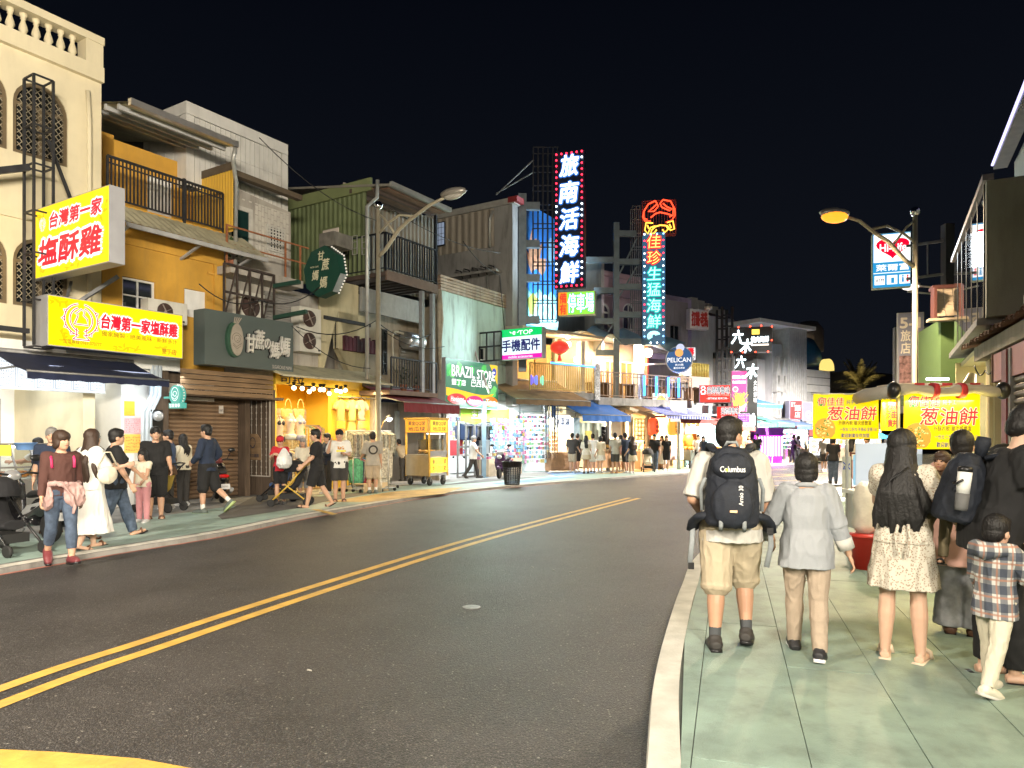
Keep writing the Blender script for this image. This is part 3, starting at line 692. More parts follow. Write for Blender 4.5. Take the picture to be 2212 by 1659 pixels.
# navy awning
A_=awning(FA,58,365,.12,1.45,FA.z_at(S(302,.12),.12,786),FA.z_at(S(365,1.45),1.45,822),'navy_awning','navy blue fabric awning over the lit fried chicken shop',M('navy_canvas',(.012,.018,.05),.8,0,.25,3,.05),.14)
lamp('awning_tube','AREA',(2.2,-.5,-.25),40,(.92,.97,1),3.0,A_,sizey=.3)
# ------------------------------------------------------------------ yellow building
ochre=M('ochre_wall',(.55,.30,.045),.75,0,.14,1.6,.1,50,dirt=.35,dirtcol=(.26,.17,.06))
T=YB=house(FA,S(350),'yellow_building','ochre yellow two storey house with a recessed balcony and a wide metal eave')
bx0,bx1=.02,S(484)
BR=1.3
zE=FA.z_at(S(235,1.0),1.0,207);zBf=FA.z_at(S(473),0,510)
zW1=zBf-.2
win=(S(264),S(336),FA.z_at(S(264),0,672),FA.z_at(S(264),0,596));
brd=(S(398),S(446),FA.z_at(S(446),0,690),FA.z_at(S(398),0,622))
mb=MB();mb.prism([(bx0,3.3),(bx1,3.3),(bx1,zBf),(bx0,zBf)],0,.2,[[(win[0],win[2]),(win[1],win[2]),(win[1],win[3]),(win[0],win[3])],[(brd[0],brd[2]),(brd[1],brd[2]),(brd[1],brd[3]),(brd[0],brd[3])]]);mb.build('front_wall',ochre,T)
window(T,win[0],win[1],win[2],win[3],.06,white,darkglass,2,2);pbox('boarded_opening',white,T,brd[0],brd[1],.07,.12,brd[2],brd[3])
pbox('beam',ochre,T,bx0,bx1,-.05,-.002,zBf-.75,zBf-.67)
pbox('beam',ochre,T,S(460),bx1,-.07,-.002,3.4,zBf-.76)
pbox('balcony_floor',ochre,T,bx0,bx1,-.02,BR,zBf+.002,zBf+.12)
dr=(bx0+.1,S(246,-BR),zBf+.12,zBf+2.15)
bw=(S(318,-BR),S(368,-BR),zBf+.12,FA.z_at(S(318,-BR),-BR,378))
mb=MB();mb.prism([(bx0,zBf+.121),(bx1,zBf+.121),(bx1,zE+.1),(bx0,zE+.1)],BR+.002,BR+.2,[[(dr[0],dr[2]+.01),(dr[1],dr[2]+.01),(dr[1],dr[3]),(dr[0],dr[3])]]);mb.build('rear_wall',ochre,T)
window(T,dr[0],dr[1],dr[2],dr[3],BR+.05,white,darkglass,1,2,name='balcony_door');pbox('white_board',white,T,bw[0],bw[1],BR-.04,BR,bw[2],bw[3])
mb=MB();Tm=Matrix(((0,1,0,bx1),(1,0,0,0),(0,0,1,0),(0,0,0,1)))
corr(mb,-.35,BR,zBf+.1,zE-.25,.0,.11,.015,Tm=Tm);mb.build('side_screen',M('ochre_sheet',(.60,.36,.05),.5,0,.1,3,.03,streak=(30,30,.5)),T)
mb=MB();mb.bar((bx1,-.4,zE-.2),(bx1,BR,zE-.2),.06,.2);mb.build('side_beam',M('beam_brown',(.10,.075,.05),.7),T)
# eave: sloping sheet with beams and a bright gutter
ex=S(509,1.0)
mb=MB();sl=.3
mb.add([(bx0,-1.0,zE),(ex,-1.0,zE),(ex,BR+.2,zE+.55),(bx0,BR+.2,zE+.55)]+[(bx0,-1.0,zE+.05),(ex,-1.0,zE+.05),(ex,BR+3,zE+1.3),(bx0,BR+3,zE+1.3)],[(0,1,2,3),(4,5,6,7),(0,1,5,4)]);mb.build('eave_sheet',M('eave_cream',(.50,.46,.30),.6,0,.15,2,.05,dirt=.4),T)
for y in (-.62,-.1,.45,.95):
 mb=MB();z=zE+(y+1)*.24-.03;mb.bar((bx0,y,z-.03),(ex-.02,y,z-.03),.07,.12);mb.build('eave_beam',grey,T)
mb=MB();mb.bar((bx0,-1.06,zE+.03),(ex,-1.06,zE+.03),.12,.14);mb.build('gutter',M('gutter_bright',(.62,.60,.58),.3,.8),T)
mb=MB();mb.tube([(ex-.05,-1.06,zE-.06),(ex-.08,-1.0,zE-.35),(bx1+.1,-.35,zE-.6),(bx1+.1,-.3,zBf-1.2)],.05);mb.build('drain_pipe',galv,T)
rail(T,(bx0+.1,-.02,zBf+.1),(bx1-.05,-.02,zBf+.1),1.0,34,steel,.028,mid=True)
mb=MB();xm=(bx0+bx1)/2+.4;mb.bar((xm,-.03,zBf),(xm,-.03,zBf+1.15),.06);mb.build('rail_post',steel,T)
# lower sheet canopy
cx0,cx1=S(268,.8),S(572,.8);zC=FA.z_at(cx1,.8,560);zC2=zC+.62
n=int((cx1-cx0)/.09);mb=MB();A=[]
for i in range(n+1):
 x=cx0+(cx1-cx0)*i/n;o=.022*(i%2);A+=[(x,.0,zC2+o),(x,-.95,zC+o)]
mb.add(A,[(2*i,2*i+2,2*i+3,2*i+1) for i in range(n)]);mb.build('canopy_sheet',M('canopy_cream',(.50,.46,.32),.6,0,.15,2,.04,dirt=.5),T)
for x in (cx0+.1,(cx0+cx1)/2,cx1-.4):mb=MB();mb.bar((x,0,zC2-.9),(x,-.85,zC-.02),.05);mb.bar((x,0,zC2-.05),(x,-.9,zC-.03),.05);mb.build('bracket',grey,T)
mb=MB();mb.bar((cx0,-.9,zC-.04),(cx1,-.9,zC-.04),.06,.1);mb.build('canopy_beam',grey,T)
mb=MB();mb.tube([(S(446),-.06,zBf-1.0),(S(470),-.06,zBf-1.02),(S(470),-.06,zBf-1.6)],.03);mb.build('pipe',ochre,T)
ac_unit(FA.mat(S(312,.35),.5,FA.z_at(S(312,.5),.5,690)),.95,.5,1,'ivory air conditioner box sitting above the end of the long yellow sign')
# ground wall strip with pipes between the two shops
T=house(FA,S(300),'pipe_bay','narrow pale wall bay with drain pipes and an electric meter beside the roller shutter','wall')
pbox('wall',white,T,S(290)+.003,S(338),.05,.3,0,3.3)
for i,(x,r) in enumerate(((S(303),.05),(S(312),.06),(S(320),.055))):mb=MB();mb.tube([(x+.25,-.06,3.3),(x+.2,-.1,2.6),(x,-.1,2.2),(x,-.1,.1)],r);mb.build('pipe',M('pipe_blue',(.50,.58,.66),.45),T)
mt=thing('electric_meter','round glass electric meter on a black box beside the pipes','meter',FA.mat(S(331),.05,FA.z_at(S(331),0,904)))
mb=MB();mb.box(-.14,.14,-.1,0,-.32,.2);mb.build('meter_box',black,mt);mb=MB();mb.lathe([(.12,0),(.12,.06),(.1,.11),(.03,.12)],18,T=TR(0,-.1,.05)@RX(math.pi/2));mb.build('meter_glass',M('meter_glass',(.45,.47,.5),.1,.3),mt)
# ------------------------------------------------------------------ shuttered sugarcane shop
wood=M('wood_siding',(.21,.135,.075),.65,0,.25,3,.08,streak=(.6,8,8));woodd=M('wood_dark',(.085,.06,.042),.7,0,.25,3,.08,streak=(6,6,.7))
T=house(FA,S(440),'shuttered_shop','closed wood trimmed sugarcane juice shop with a brown roller shutter','shop')
sx0,sx1=S(338)+.002,S(592,.1)
zsh=FA.z_at(S(345,-.5),-.5,863)
pbox('jamb',woodd,T,sx0,sx0+.3,-.0,.6,0,3.2);pbox('lintel',woodd,T,sx0+.302,sx1,.25,.6,zsh+.42,3.2);
sh0,sh1=sx0+.302,S(514,-.5)
mb=MB();hs=.105;mb.add([(sh0,.0,0),(sh1,.0,0),(sh1,-.03,.03),(sh0,-.03,.03),(sh1,-.03,.075),(sh0,-.03,.075),(sh1,0,.1),(sh0,0,.1)],[(0,1,2,3),(3,2,4,5),(5,4,6,7)])
shm=M('shutter_brown',(.27,.18,.115),.45,.3,.12,2,.02,dirt=.25)
shut=pbox('roller_shutter',woodd,T,sh0,sh1,.53,.6,.07,zsh+.4);off=OFF[T.name]
me=mb.mesh('slat',(sh0,0,0));
for i in range(int(zsh/hs)):put('slat',me,shm,shut,TR(sh0-off[0],.53,.08+i*hs))
pbox('jamb',woodd,T,sh1+.002,sh1+.16,.2,.6,0,zsh+.42)
# plank fascia
zf0,zf1=FA.z_at(S(400,.55),.55,852),FA.z_at(S(400,.55),.55,795)
for i in range(5):
 z=zf0+(zf1-zf0)*i/5;pbox('plank',wood,T,S(392,.55),S(590,.55),-.55,-.5,z+.01,z+(zf1-zf0)/5-.01)
pbox('soffit',woodd,T,S(392,.5),sx1,-.49,.25,zf0-.02,zf0+.05)
pbox('blind',M('blind',(.4,.36,.3),.7),T,sh0,sh1,.3,.33,zsh+.1,zsh+.4)
# white sign plate over the shutter
T2=signbox('name_board','weathered white name board with ink characters above the roller shutter',FA.mat(S(399,-.1),-.1,FA.z_at(S(399,-.1),-.1,866)),S(464,-.1)-S(399,-.1),.46,.04,M('board_white',(.46,.42,.38),.6,0,.1,3),woodd)
txt(T2,'甘蔗の媽媽',(.06,.1,T2['w']*.66,.36),ink,bold=.02);stroke(T2,[[(T2['w']*.78,.1),(T2['w']*.76,.3),(T2['w']*.86,.3),(T2['w']*.84,.1),(T2['w']*.78,.1)],[(T2['w']*.81,.3),(T2['w']*.83,.38)]],.012,ink)
T2=tag(MB().box(0,.13,0,.01,0,.2).build('number_plate',M('board_white',(.5,.5,.5)), None,FA.mat(S(473,.0),.0,FA.z_at(S(473),0,893))),'small white house number plate beside the roller shutter','number plate');txt(T2,'187',(.02,.05,.11,.11),ink,-.003)
# grey sugarcane sign
gsm=M('sign_slate',(.085,.105,.10),.45,.1,.06,2,.02)
T,w,h=fsign(FA,.98,442,633,666,786,.42,'shop_sign','slate grey sugarcane juice sign with raised silver characters and an oval emblem',gsm,gsm,border=.0)
sil=M('silver_letter',(.62,.60,.56),.35,.5)
for (ch,a,c,z0,z1) in (('甘',.42,.515,.30,.64),('蔗',.51,.62,.38,.74),('の',.62,.69,.40,.60),('媽',.69,.80,.24,.56),('媽',.80,.93,.30,.68)):txt(T,ch,(w*a,h*z0,w*c,h*z1),sil,-.11,.03,.1,thick=.06,name='raised_letter')
for (ch,a,c,z0,z1) in (('甘',.42,.515,.30,.64),('蔗',.51,.62,.38,.74),('の',.62,.69,.40,.60),('媽',.69,.80,.24,.56),('媽',.80,.93,.30,.68)):txt(T,ch,(w*a,h*z0,w*c,h*z1),black,-.045,.06,.1,thick=.035,name='raised_letter',ref=.03)
txt(T,'SUGARCANE MAMA',(w*.74,h*.04,w*.98,h*.11),M('board_white',(.5,.5,.5)),-.012,.01)
mb=MB();e=[(w*.29+w*.085*math.cos(t*.2618),h*.5+h*.33*math.sin(t*.2618)) for t in range(24)];mb.prism(e,-.10,-.008);em=mb.build('oval_emblem',M('emblem_green',(.03,.08,.05),.5),T)
mb=MB();e=[(w*.305+w*.068*math.cos(t*.2618),h*.5+h*.30*math.sin(t*.2618)) for t in range(24)];mb.prism(e,-.125,-.101);mb.build('oval_plate',M('emblem_buff',(.33,.29,.24),.6),em)
cx_,cz_=w*.305,h*.5
stroke(em,[arc(cx_,cz_+.02,.085,0,360,20),arc(cx_-.01,cz_+.03,.13,20,200,14),[(cx_-.12,cz_-.1),(cx_-.02,cz_-.17),(cx_+.12,cz_-.08)],[(cx_-.12,cz_-.14),(cx_,cz_-.22),(cx_+.1,cz_-.14)],[(cx_-.04,cz_+.02),(cx_-.02,cz_+.03)],[(cx_+.03,cz_+.02),(cx_+.05,cz_+.03)],[(cx_-.02,cz_-.02),(cx_+.03,cz_-.02)]],.01,M('emblem_line',(.10,.07,.05),.6),-.128)
stroke(em,[[(cx_-.08+i*.035,h*.80),(cx_-.05+i*.06,h*.92)] for i in range(4)],.03,M('emblem_buff',(.33,.29,.24)),-.11,'leaf_sprig')
# teal round sign
tl=E('teal_sign',(.08,.42,.34),.75)
T=thing('round_sign','small round teal sugarcane tea sign with bulbs along its rim','sign',FA.matp(S(378,.9),FA.d_at(378,S(378,.9)),FA.z_at(S(378,.9),.9,853)))
mb=MB();mb.prism(arc(0,0,.22,0,360,24)[:-1],0,.13);mb.build('disc',tl,T);pts=[(-.23,-.3),(.23,-.3),(.23,-.18),(-.23,-.18)]
mb=MB();mb.prism(pts,-.004,.134);mb.build('plate',tl,T);txt(T,'甘蔗青茶',(-.2,-.28,.2,-.2),white_pr,-.012,.02)
stroke(T,[arc(0,.02,.13,0,360,24,.15),arc(0,0,.08,20,190,10),arc(0,.03,.06,180,370,10),[(-.1,-.05),(0,-.1),(.1,-.03)]],.012,white_pr,-.006)
b=MB();b.ell((0,0,0),.016,8,6);copies('bulb',b,E('bulb_pale',(1,.9,.75),.6),T,[Vector((.235*math.cos(a*.28-1.2),.07,.235*math.sin(a*.28-1.2))) for a in range(11)])
mb=MB();mb.bar((-.45,.06,-.05),(-.2,.06,-.05),.1,.04);mb.build('bracket',tl,T)
# folded wooden lattice door
S5=S(587,.3)
d0,d1=FA.d_at(512,S5),FA.d_at(588,S5);w=d1-d0;h=FA.z_at(S5,d0,846)
T=thing('lattice_door','brown wooden folding door with a pale wire lattice and an ink emblem','door',FA.matp(S5,d0,.06))
mb=MB();mb.box(0,w,0,.1,0,h-.06);mb.build('door_leaf',woodd,T)
fr_=M('lattice_frame',(.42,.38,.33),.5)
mb=MB();a,c,z0,z1=.1,w-.07,.52,h-.1
for (p,q) in (((a,z0),(c,z0)),((a,z1),(c,z1)),((a,z0),(a,z1)),((c,z0),(c,z1))):mb.bar((p[0],-.02,p[1]),(q[0],-.02,q[1]),.03)
mb.build('lattice_frame',fr_,T)
wb=MB();wb.box(-.005,.005,-.005,.005,z0,z1);copies('wire',wb,fr_,T,[Vector((a+(c-a)*(i+.7)/6.4,-.02,0)) for i in range(6)])
nb_=MB();nb_.box(-.03,.03,-.006,.006,-.006,.006);nb_.box(-.006,.006,-.007,.007,-.035,.035);copies('wire_knot',nb_,fr_,T,[Vector((a+(c-a)*(i+.7)/6.4,-.022,z0+(z1-z0)*(j+.5)/14)) for i in range(6) for j in range(14) if not (5<=j+0<=7 and 1<i<5)])
mb=MB();mb.prism([(w*.28,.95),(w*.72,.95),(w*.72,1.5),(w*.62,1.66),(w*.38,1.66),(w*.28,1.5)],-.05,-.03);pl=mb.build('emblem_plate',wood,T)
stroke(pl,[arc(w*.5,1.42,.11,0,360,20,.14),arc(w*.5,1.36,.07,180,360,8)],.022,ink,-.054);txt(pl,'甘蔗の媽媽',(w*.33,1.02,w*.67,1.12),ink,-.054,.02)
# ------------------------------------------------------------------ tiled building with the white panel box on its roof
S=FA.s_at
T=house(FA,S(560),'tiled_building','grey tiled house with a white panelled box on its roof and a rusty balcony rail')
tx0,tx1=S(484)+.06,S(628,-.2)
zg_=FA.z_at(S(489),0,372)
plaster=M('old_plaster',(.40,.37,.33),.8,0,.15,1.5,.12,50,dirt=.55,dirtcol=(.12,.10,.09))
drx=(S(491,-.2),S(545,-.2),FA.z_at(S(545,-.2),-.2,540),FA.z_at(S(491,-.2),-.2,436))
mb=MB();mb.prism([(tx0,3.2),(tx1,3.2),(tx1,zg_-.4),(tx0,zg_-.2)],.2,.4,[[(drx[0],drx[2]),(drx[1],drx[2]),(drx[1],drx[3]),(drx[0],drx[3])]]);mb.build('front_wall',plaster,T)
window(T,drx[0],drx[1],drx[2],drx[3],.18,M('alu_white',(.5,.48,.44),.5),M('dark_green_glass',(.01,.03,.028),.1),1,1,.11)
tile=M('wall_tile',(.52,.49,.44),.45,0,.1,8,.02);mb=MB();zt0,zt1=FA.z_at(S(600,-.2),-.2,560),zg_-.45
x=tx0;i=0
while x<tx1-.12:
 z=zt0-(.13 if i%2 else 0)
 while z<zt1:
  a,b_=max(z,zt0),min(z+.25,zt1)
  if not (drx[0]-.12<x<drx[1]+.02 and a<drx[3]+.05) and b_-a>.03:mb.box(x,x+.088,.188,.199,a,b_-.013)
  z+=.265
 x+=.104;i+=1
mb.build('wall_tile',tile,T,kind='stuff')
gx=(S(573,-.2),S(612,-.2));gz=(FA.z_at(gx[0],-.2,540),FA.z_at(gx[0],-.2,484))
gf=window(T,gx[0],gx[1],gz[0],gz[1],.12,M('alu_white',(.5,.48,.44),.5),darkglass,6,8,.05,name='lattice_window')
# roof edge and box
mb=MB();mb.bar((tx0,-.15,zg_-.02),(S(648,.15),-.15,zg_-.05),.2,.14);mb.build('gutter',M('beam_brown',(.10,.075,.05),.7),T)
mb=MB();mb.add([(tx0,-.2,zg_+.05),(S(648,.15),-.2,zg_+.02),(S(648,.15),2.5,zg_+.5),(tx0,2.5,zg_+.5)],[(0,1,2,3)]);mb.build('roof',grey,T)
rx0,rx1=S(404,-.9),S(620,-.9);rz1=FA.z_at(rx0,-.9,221);rz0=zg_+.0
mb=MB();mb.box(rx0+.02,rx1-.02,.93,6,rz0-.3,rz1-.02);mb.build('roof_box',M('box_dark',(.09,.09,.09),.7),T)
pan=M('panel_white',(.62,.60,.56),.6,0,.07,2,.05,dirt=.25,dirtcol=(.3,.28,.26));n=18
for i in range(n):
 a=rx0+.22+(rx1-rx0-.42)*i/n;b_=rx0+.22+(rx1-rx0-.42)*(i+1)/n-.018
 zz=rz0+(rz1-rz0)*.46+.0;pbox('wall_panel',pan,T,a,b_,.90,.929,rz0-.3,zz-.005);pbox('wall_panel',pan,T,a,b_,.90,.929,zz+.005,rz1-.3)
for i in range(5):pbox('wall_panel',pan,T,rx0-.01,rx0+.019,1.15+i*.34,1.15+i*.34+.325,rz0-.3,rz1-.3)
pbox('fascia',pan,T,rx0-.03,rx1+.02,.88,.935,rz1-.28,rz1+.03);pbox('fascia',pan,T,rx0-.032,rx0+.018,.94,5,rz1-.28,rz1+.03)
pbox('corner_post',pan,T,rx0-.028,rx0+.19,.882,1.13,rz0-.3,rz1-.29);pbox('corner_post',pan,T,rx1-.19,rx1+.018,.882,1.0,rz0-.5,rz1-.29)
# balcony
rust=M('rusty_rail',(.33,.13,.06),.7,.2,.25,8,.08)
bz=FA.z_at(S(560,.6),.6,585)
pbox('balcony_slab',plaster,T,S(498,.6),S(655,.6),-.6,.19,bz-.2,bz)
mb=MB();a,b_=S(491,.6),S(668,.6)
for z in (bz+.5,bz+.95):mb.bar((a,-.58,z),(b_,-.58,z),.035)
for x in (a,(a+b_)/2+.5,b_-.3):mb.bar((x,-.58,bz),(x,-.58,bz+.97),.04)
mb.build('railing',rust,T)
pl_=M('leaf_dark',(.03,.06,.02),.6,0,.4,9,.05)
def potted(M4,h,seed,label,spread=.25,n=26,pot=True):
 R=random.Random(seed);T=thing('potted_plant',label,'plant',M4)
 if pot:mb=MB();mb.lathe([(.09,0),(.12,.18),(.13,.19),(.13,.21),(.11,.2)],14);mb.build('pot',M('terracotta',(.30,.12,.07),.8),T)
 mb=MB()
 for i in range(n):
  a=R.random()*6.28;r=spread*R.random();z=.15+h*R.random();c=Vector((r*math.cos(a),r*math.sin(a),z));L=.09+.1*R.random();d=Vector((math.cos(a),math.sin(a),R.uniform(-.4,.8))).normalized();s_=d.cross(Vector((0,0,1))).normalized()*L*.28
  mb.add([c,c+d*L*.5+s_,c+d*L,c+d*L*.5-s_],[(0,1,2,3)])
 mb.build('foliage',pl_,T,kind='stuff'); return T
potted(FA.mat(S(502,.2),.2,bz),.5,2,'leafy pot plant behind the rusty balcony rail of the tiled house',.35,40)
# clutter below: wall, louvre panel, steel frame, air conditioners
pbox('lower_wall',plaster,T,tx0,S(700),.05,.19,3.2,bz-.21)
mb=MB()
for i in range(11):z=FA.z_at(S(600,.0),0,693)+i*.07;mb.box(S(572),S(648),-.0,.045,z,z+.055)
mb.build('louvre',M('louvre_grey',(.25,.24,.23),.5),T)
ac_unit(FA.mat(S(516,.35),.4,FA.z_at(S(516,.4),.4,690)),.75,.75,1,'ivory air conditioner with a dark round fan on the cluttered wall below the balcony')
ac_unit(FA.mat(S(642,.3),.4,FA.z_at(S(642,.4),.4,757)),.78,1.25,2,'tall ivory air conditioner with two fans, one above the other, on the wall',.35)
T2=thing('steel_frame','dark rusty steel trellis frame on the wall behind the eight sided sign','frame',FA.mat(S(490,.7),.7,3.5));OFF[T2.name]=(S(490,.7),-.7,3.5)
fa,fb=S(484,.7),S(592,.7);zb_,zt_=FA.z_at(fa,.7,690),FA.z_at(fa,.7,568);rs=M('rusty_steel',(.06,.045,.04),.7,.3,.3,6,.06)
for z in (zb_,(zb_+zt_)/2,zt_):mb=MB();mb.bar((fa,-.7,z),(fb,-.7,z-.02),.05);mb.build('beam',rs,T2)
for i in range(5):x=fa+(fb-fa)*i/4;mb=MB();mb.bar((x,-.7,zb_),(x,-.7,zt_),.045);mb.build('upright',rs,T2)
for i in range(4):x=fa+(fb-fa)*i/4;mb=MB();mb.bar((x,-.69,zb_),(x+(fb-fa)/4,-.69,zt_),.03);mb.build('brace',rs,T2)
mb=MB();mb.bar((fb,-.7,zt_-.3),(fb+.15,-1.5,zt_-.25),.1);mb.bar((fb,-.7,zb_+.25),(fb+.2,-1.7,zb_+.35),.1);mb.build('arm',M('arm_green',(.015,.05,.035),.5),T2)
wire=M('cable',(.02,.02,.02),.6)
def cable(label,pts,r=.012,sag=.15,group='loose cables on the facades'):
 P=[]
 for i in range(len(pts)-1):
  a,b_=Vector(pts[i]),Vector(pts[i+1])
  for j in range(8):t=j/8;P.append(a.lerp(b_,t)-Vector((0,0,sag*4*t*(1-t))))
 P.append(Vector(pts[-1]));mb=MB();mb.tube(P,r,5);tag(mb.build('cable',wire),label,'cable',group)
cable('black cable looping from the grey sign to the eight sided sign',[FA.pt(S(430,.9),.9,5.2),FA.pt(S(560,.9),.9,5.1),FA.pt(S(690,1.2),1.2,5.7)],.015,.25)
cable('black cable sagging between the lamp post and the clothes shop canopy',[FA.pt(S(640,.8),.8,4.6),FA.pt(S(812,1.6),1.6,5.0),FA.pt(S(930,1.2),1.2,5.0)],.015,.3)
cable('thin cable hanging down the grey concrete wall',[FA.pt(S(1000,.1),.1,9.0),FA.pt(S(1080,.1),.1,8.2),FA.pt(S(1096,.1),.1,5.0)],.015,.2)
for q_ in ((['black cable strung from the tiled house roof to the lamp post'],560,9.0,812,7.9),(['black cable strung from the green house roof to the grey building'],830,8.6,1080,8.4),(['thin cable sagging along the front of the lower balcony'],818,4.9,960,4.6),(['thin cable sagging from the grey sign to the clothes shop'],630,4.5,800,3.6)):cable(q_[0][0],[FA.pt(S(q_[1],1.3),1.3,q_[2]),FA.pt(S(q_[3],1.6),1.6,q_[4])],.012,.28)
# ------------------------------------------------------------------ eight sided dark green sign
S8=S(698,1.3);d8=FA.d_at(694,S8);r8=.70
T=thing('octagon_sign','dark green eight sided sign with cream brush characters and bulbs round its rim','sign',FA.matp(S8,d8,FA.z_at(S8,d8,586)))
o8=[(r8*math.cos(math.radians(22.5+45*i+12)),r8*math.sin(math.radians(22.5+45*i+12))) for i in range(8)]
gm=M('deep_green',(.008,.052,.036),.5,0,.1,3,.02);mb=MB();mb.prism(o8,0,.28);mb.build('casing',gm,T)
mb=MB();a,b_=Vector(o8[6]),Vector(o8[7]);mb.add([(a.x*1.01,.03,a.y*1.01),(b_.x*1.01,.03,b_.y*1.01),(b_.x*1.01,.25,b_.y*1.01),(a.x*1.01,.25,a.y*1.01)],[(0,1,2,3)]);mb.build('rim_panel',M('rim_grey',(.30,.33,.34),.4,.3),T)
crm=M('cream_letter',(.62,.58,.40),.5)
for ch,x,z,s_ in (('甘',-.12,.30,.24),('蔗',.02,.02,.3),('媽',-.36,-.22,.27),('媽',-.06,-.46,.30)):txt(T,ch,(x,z,x+s_,z+s_),crm,-.008,.03,.15)
txt(T,'MAMA CANE',(-.42,.12,-.1,.17),crm,-.008,.01)
b=MB();b.ell((0,0,0),.026,8,6);L=[]
for i in (-2,-1,0,1):
 for j in range(6):
  p=Vector(o8[i%8]).lerp(Vector(o8[(i+1)%8]),j/6);L.append(Vector((p.x*1.02,.26,p.y*1.02)))
copies('bulb',b,E('bulb_pale',(1,.9,.75),.6),T,L)
# ------------------------------------------------------------------ green shed house with two balconies
T=GB=house(FA,S(820),'green_house','house of green metal sheets with a wooden roof and two iron balconies')
grn=M('green_sheet',(.135,.165,.075),.55,0,.12,2,.04,dirt=.35,dirtcol=(.06,.07,.04));Sg=S(790,.5)
gd0,gd1=FA.d_at(632,Sg),FA.d_at(791,Sg);zt_=FA.z_at(Sg,gd1,400);zm=FA.z_at(Sg,gd1,592);ztl=FA.z_at(Sg,gd0,408)
def facing(s_):
 return Matrix(((0,1,0,s_),(-1,0,0,0),(0,0,1,0),(0,0,0,1)))
Tm=facing(Sg)
dx0,dx1,dz1=FA.d_at(704,Sg),FA.d_at(738,Sg),FA.z_at(Sg,gd1,482)
mb=MB();corr(mb,gd0-2.0,gd1,zm,zt_,0,.2,.03,Tm=Tm,top=zt_);mb.build('side_sheet',grn,T)
mb=MB();mb.box(gd0-2,gd1+.3,-.12,-.05,zt_-.22,zt_+.15,T=Tm);mb.build('fascia',M('green_trim',(.19,.22,.10),.5,0,.1,2,.03),T)
mb=MB();mb.box(dx0-.08,dx1+.08,-.11,-.06,zm,dz1+.08,T=Tm);mb.build('door_frame',grn,T);mb=MB();mb.box(dx0,dx1,-.13,-.112,zm,dz1,T=Tm);mb.build('door',M('door_white',(.60,.52,.46),.5),T)
pbox('floor_deck',M('deck_brown',(.085,.06,.05),.7),T,Sg+.02,S(942,1.3),-1.3,1.5,zm-.12,zm)
jb=MB();jb.box(-.03,.03,-1.25,1.4,-.24,-.121);x=Sg+.15;L=[]
while x<S(938,1.3):L.append(Vector((x,0,zm)));x+=.33
copies('joist',jb,M('joist_dark',(.05,.045,.045),.7),T,L)
pbox('deck_edge',M('deck_edge',(.16,.11,.085),.6,0,.15,4),T,Sg,S(943,1.3),-1.36,-1.302,zm-.26,zm+.02)
rear=M('rear_sheet',(.22,.19,.15),.6,0,.15,2,.04,dirt=.4);mb=MB();corr(mb,Sg+.05,S(945,-.5),zm,zt_+.3,.5,.2,.03);mb.build('rear_sheet',rear,T)
for px in (745,766,787):
 d_=FA.d_at(px,Sg);mb=MB();w_=.2;z0_,z1_=FA.z_at(Sg,d_,552),FA.z_at(Sg,d_,512)
 for (p,q) in (((0,0),(w_,0)),((0,1),(w_,1)),((0,.33),(w_,.33)),((0,.66),(w_,.66))):mb.bar((d_+p[0],-.1,z0_+(z1_-z0_)*p[1]),(d_+q[0],-.1,z0_+(z1_-z0_)*p[1]),.015,T=Tm)
 for k in (0,1):mb.bar((d_+k*w_,-.1,z0_),(d_+k*w_,-.1,z1_),.02,T=Tm)
 mb.build('window_grille',M('alu_pale',(.5,.48,.46),.5,.3),T)
rl=M('rail_black',(.022,.024,.03),.45,.4,.2,5,.03)
rail(T,(Sg-.02,-gd1+1.3-.4,zm),(Sg-.02,-1.3,zm),1.15,9,rl,.03);rail(T,(Sg,-1.32,zm),(S(943,1.32),-1.32,zm),1.15,20,rl,.035)
# roof: sloping sheet, boarded underside, gutter
ra,rb=Sg-.15,S(968,1.55);mb=MB();ze=FA.z_at(S(816,1.55),1.55,392)
mb.add([(ra,-1.6,ze),(rb,-1.6,ze),(rb,3.5,zt_+.55),(ra,3.5,zt_+.55)]+[(ra,-1.6,ze+.07),(rb,-1.6,ze+.07),(rb,3.5,zt_+.62),(ra,3.5,zt_+.62)],[(0,1,2,3),(7,6,5,4),(0,4,5,1),(0,3,7,4),(1,5,6,2)]);mb.build('roof',M('roof_sheet',(.26,.24,.20),.5,.2,.12,2,.03),T)
for i in range(9):
 y=-1.5+i*.28;z=ze+(y+1.6)*(zt_+.55-ze)/5.1-.035;mb=MB();mb.box(ra+.05,rb-.1,y,y+.25,z-.012,z+.012);mb.build('soffit_board',M('soffit_%d'%(i%3),[(.16,.085,.05),(.12,.07,.045),(.20,.11,.06)][i%3],.75,0,.35,3,.08,streak=(1,8,8),dirt=.5),T)
for y in (-1.0,0):z=ze+(y+1.6)*(zt_+.55-ze)/5.1-.12;mb=MB();mb.bar((ra,y,z),(rb-.1,y,z),.08,.12);mb.build('purlin',M('deck_brown',(.085,.06,.05)),T)
mb=MB();mb.bar((ra,-1.65,ze+.06),(rb,-1.65,ze+.06),.1,.13);mb.build('gutter',galv,T)
px_=S(793,1.45);mb=MB();mb.tube([(px_+.25,-1.62,ze),(px_+.25,-1.6,ze-.5),(px_,-1.45,ze-.8),(px_,-1.45,3.3)],.055);mb.build('drain_pipe',galv,T)
mb=MB();mb.bar((S(941,1.2),-1.2,zm),(S(941,1.2),-1.2,ze-.1),.09);mb.build('post',rl,T)
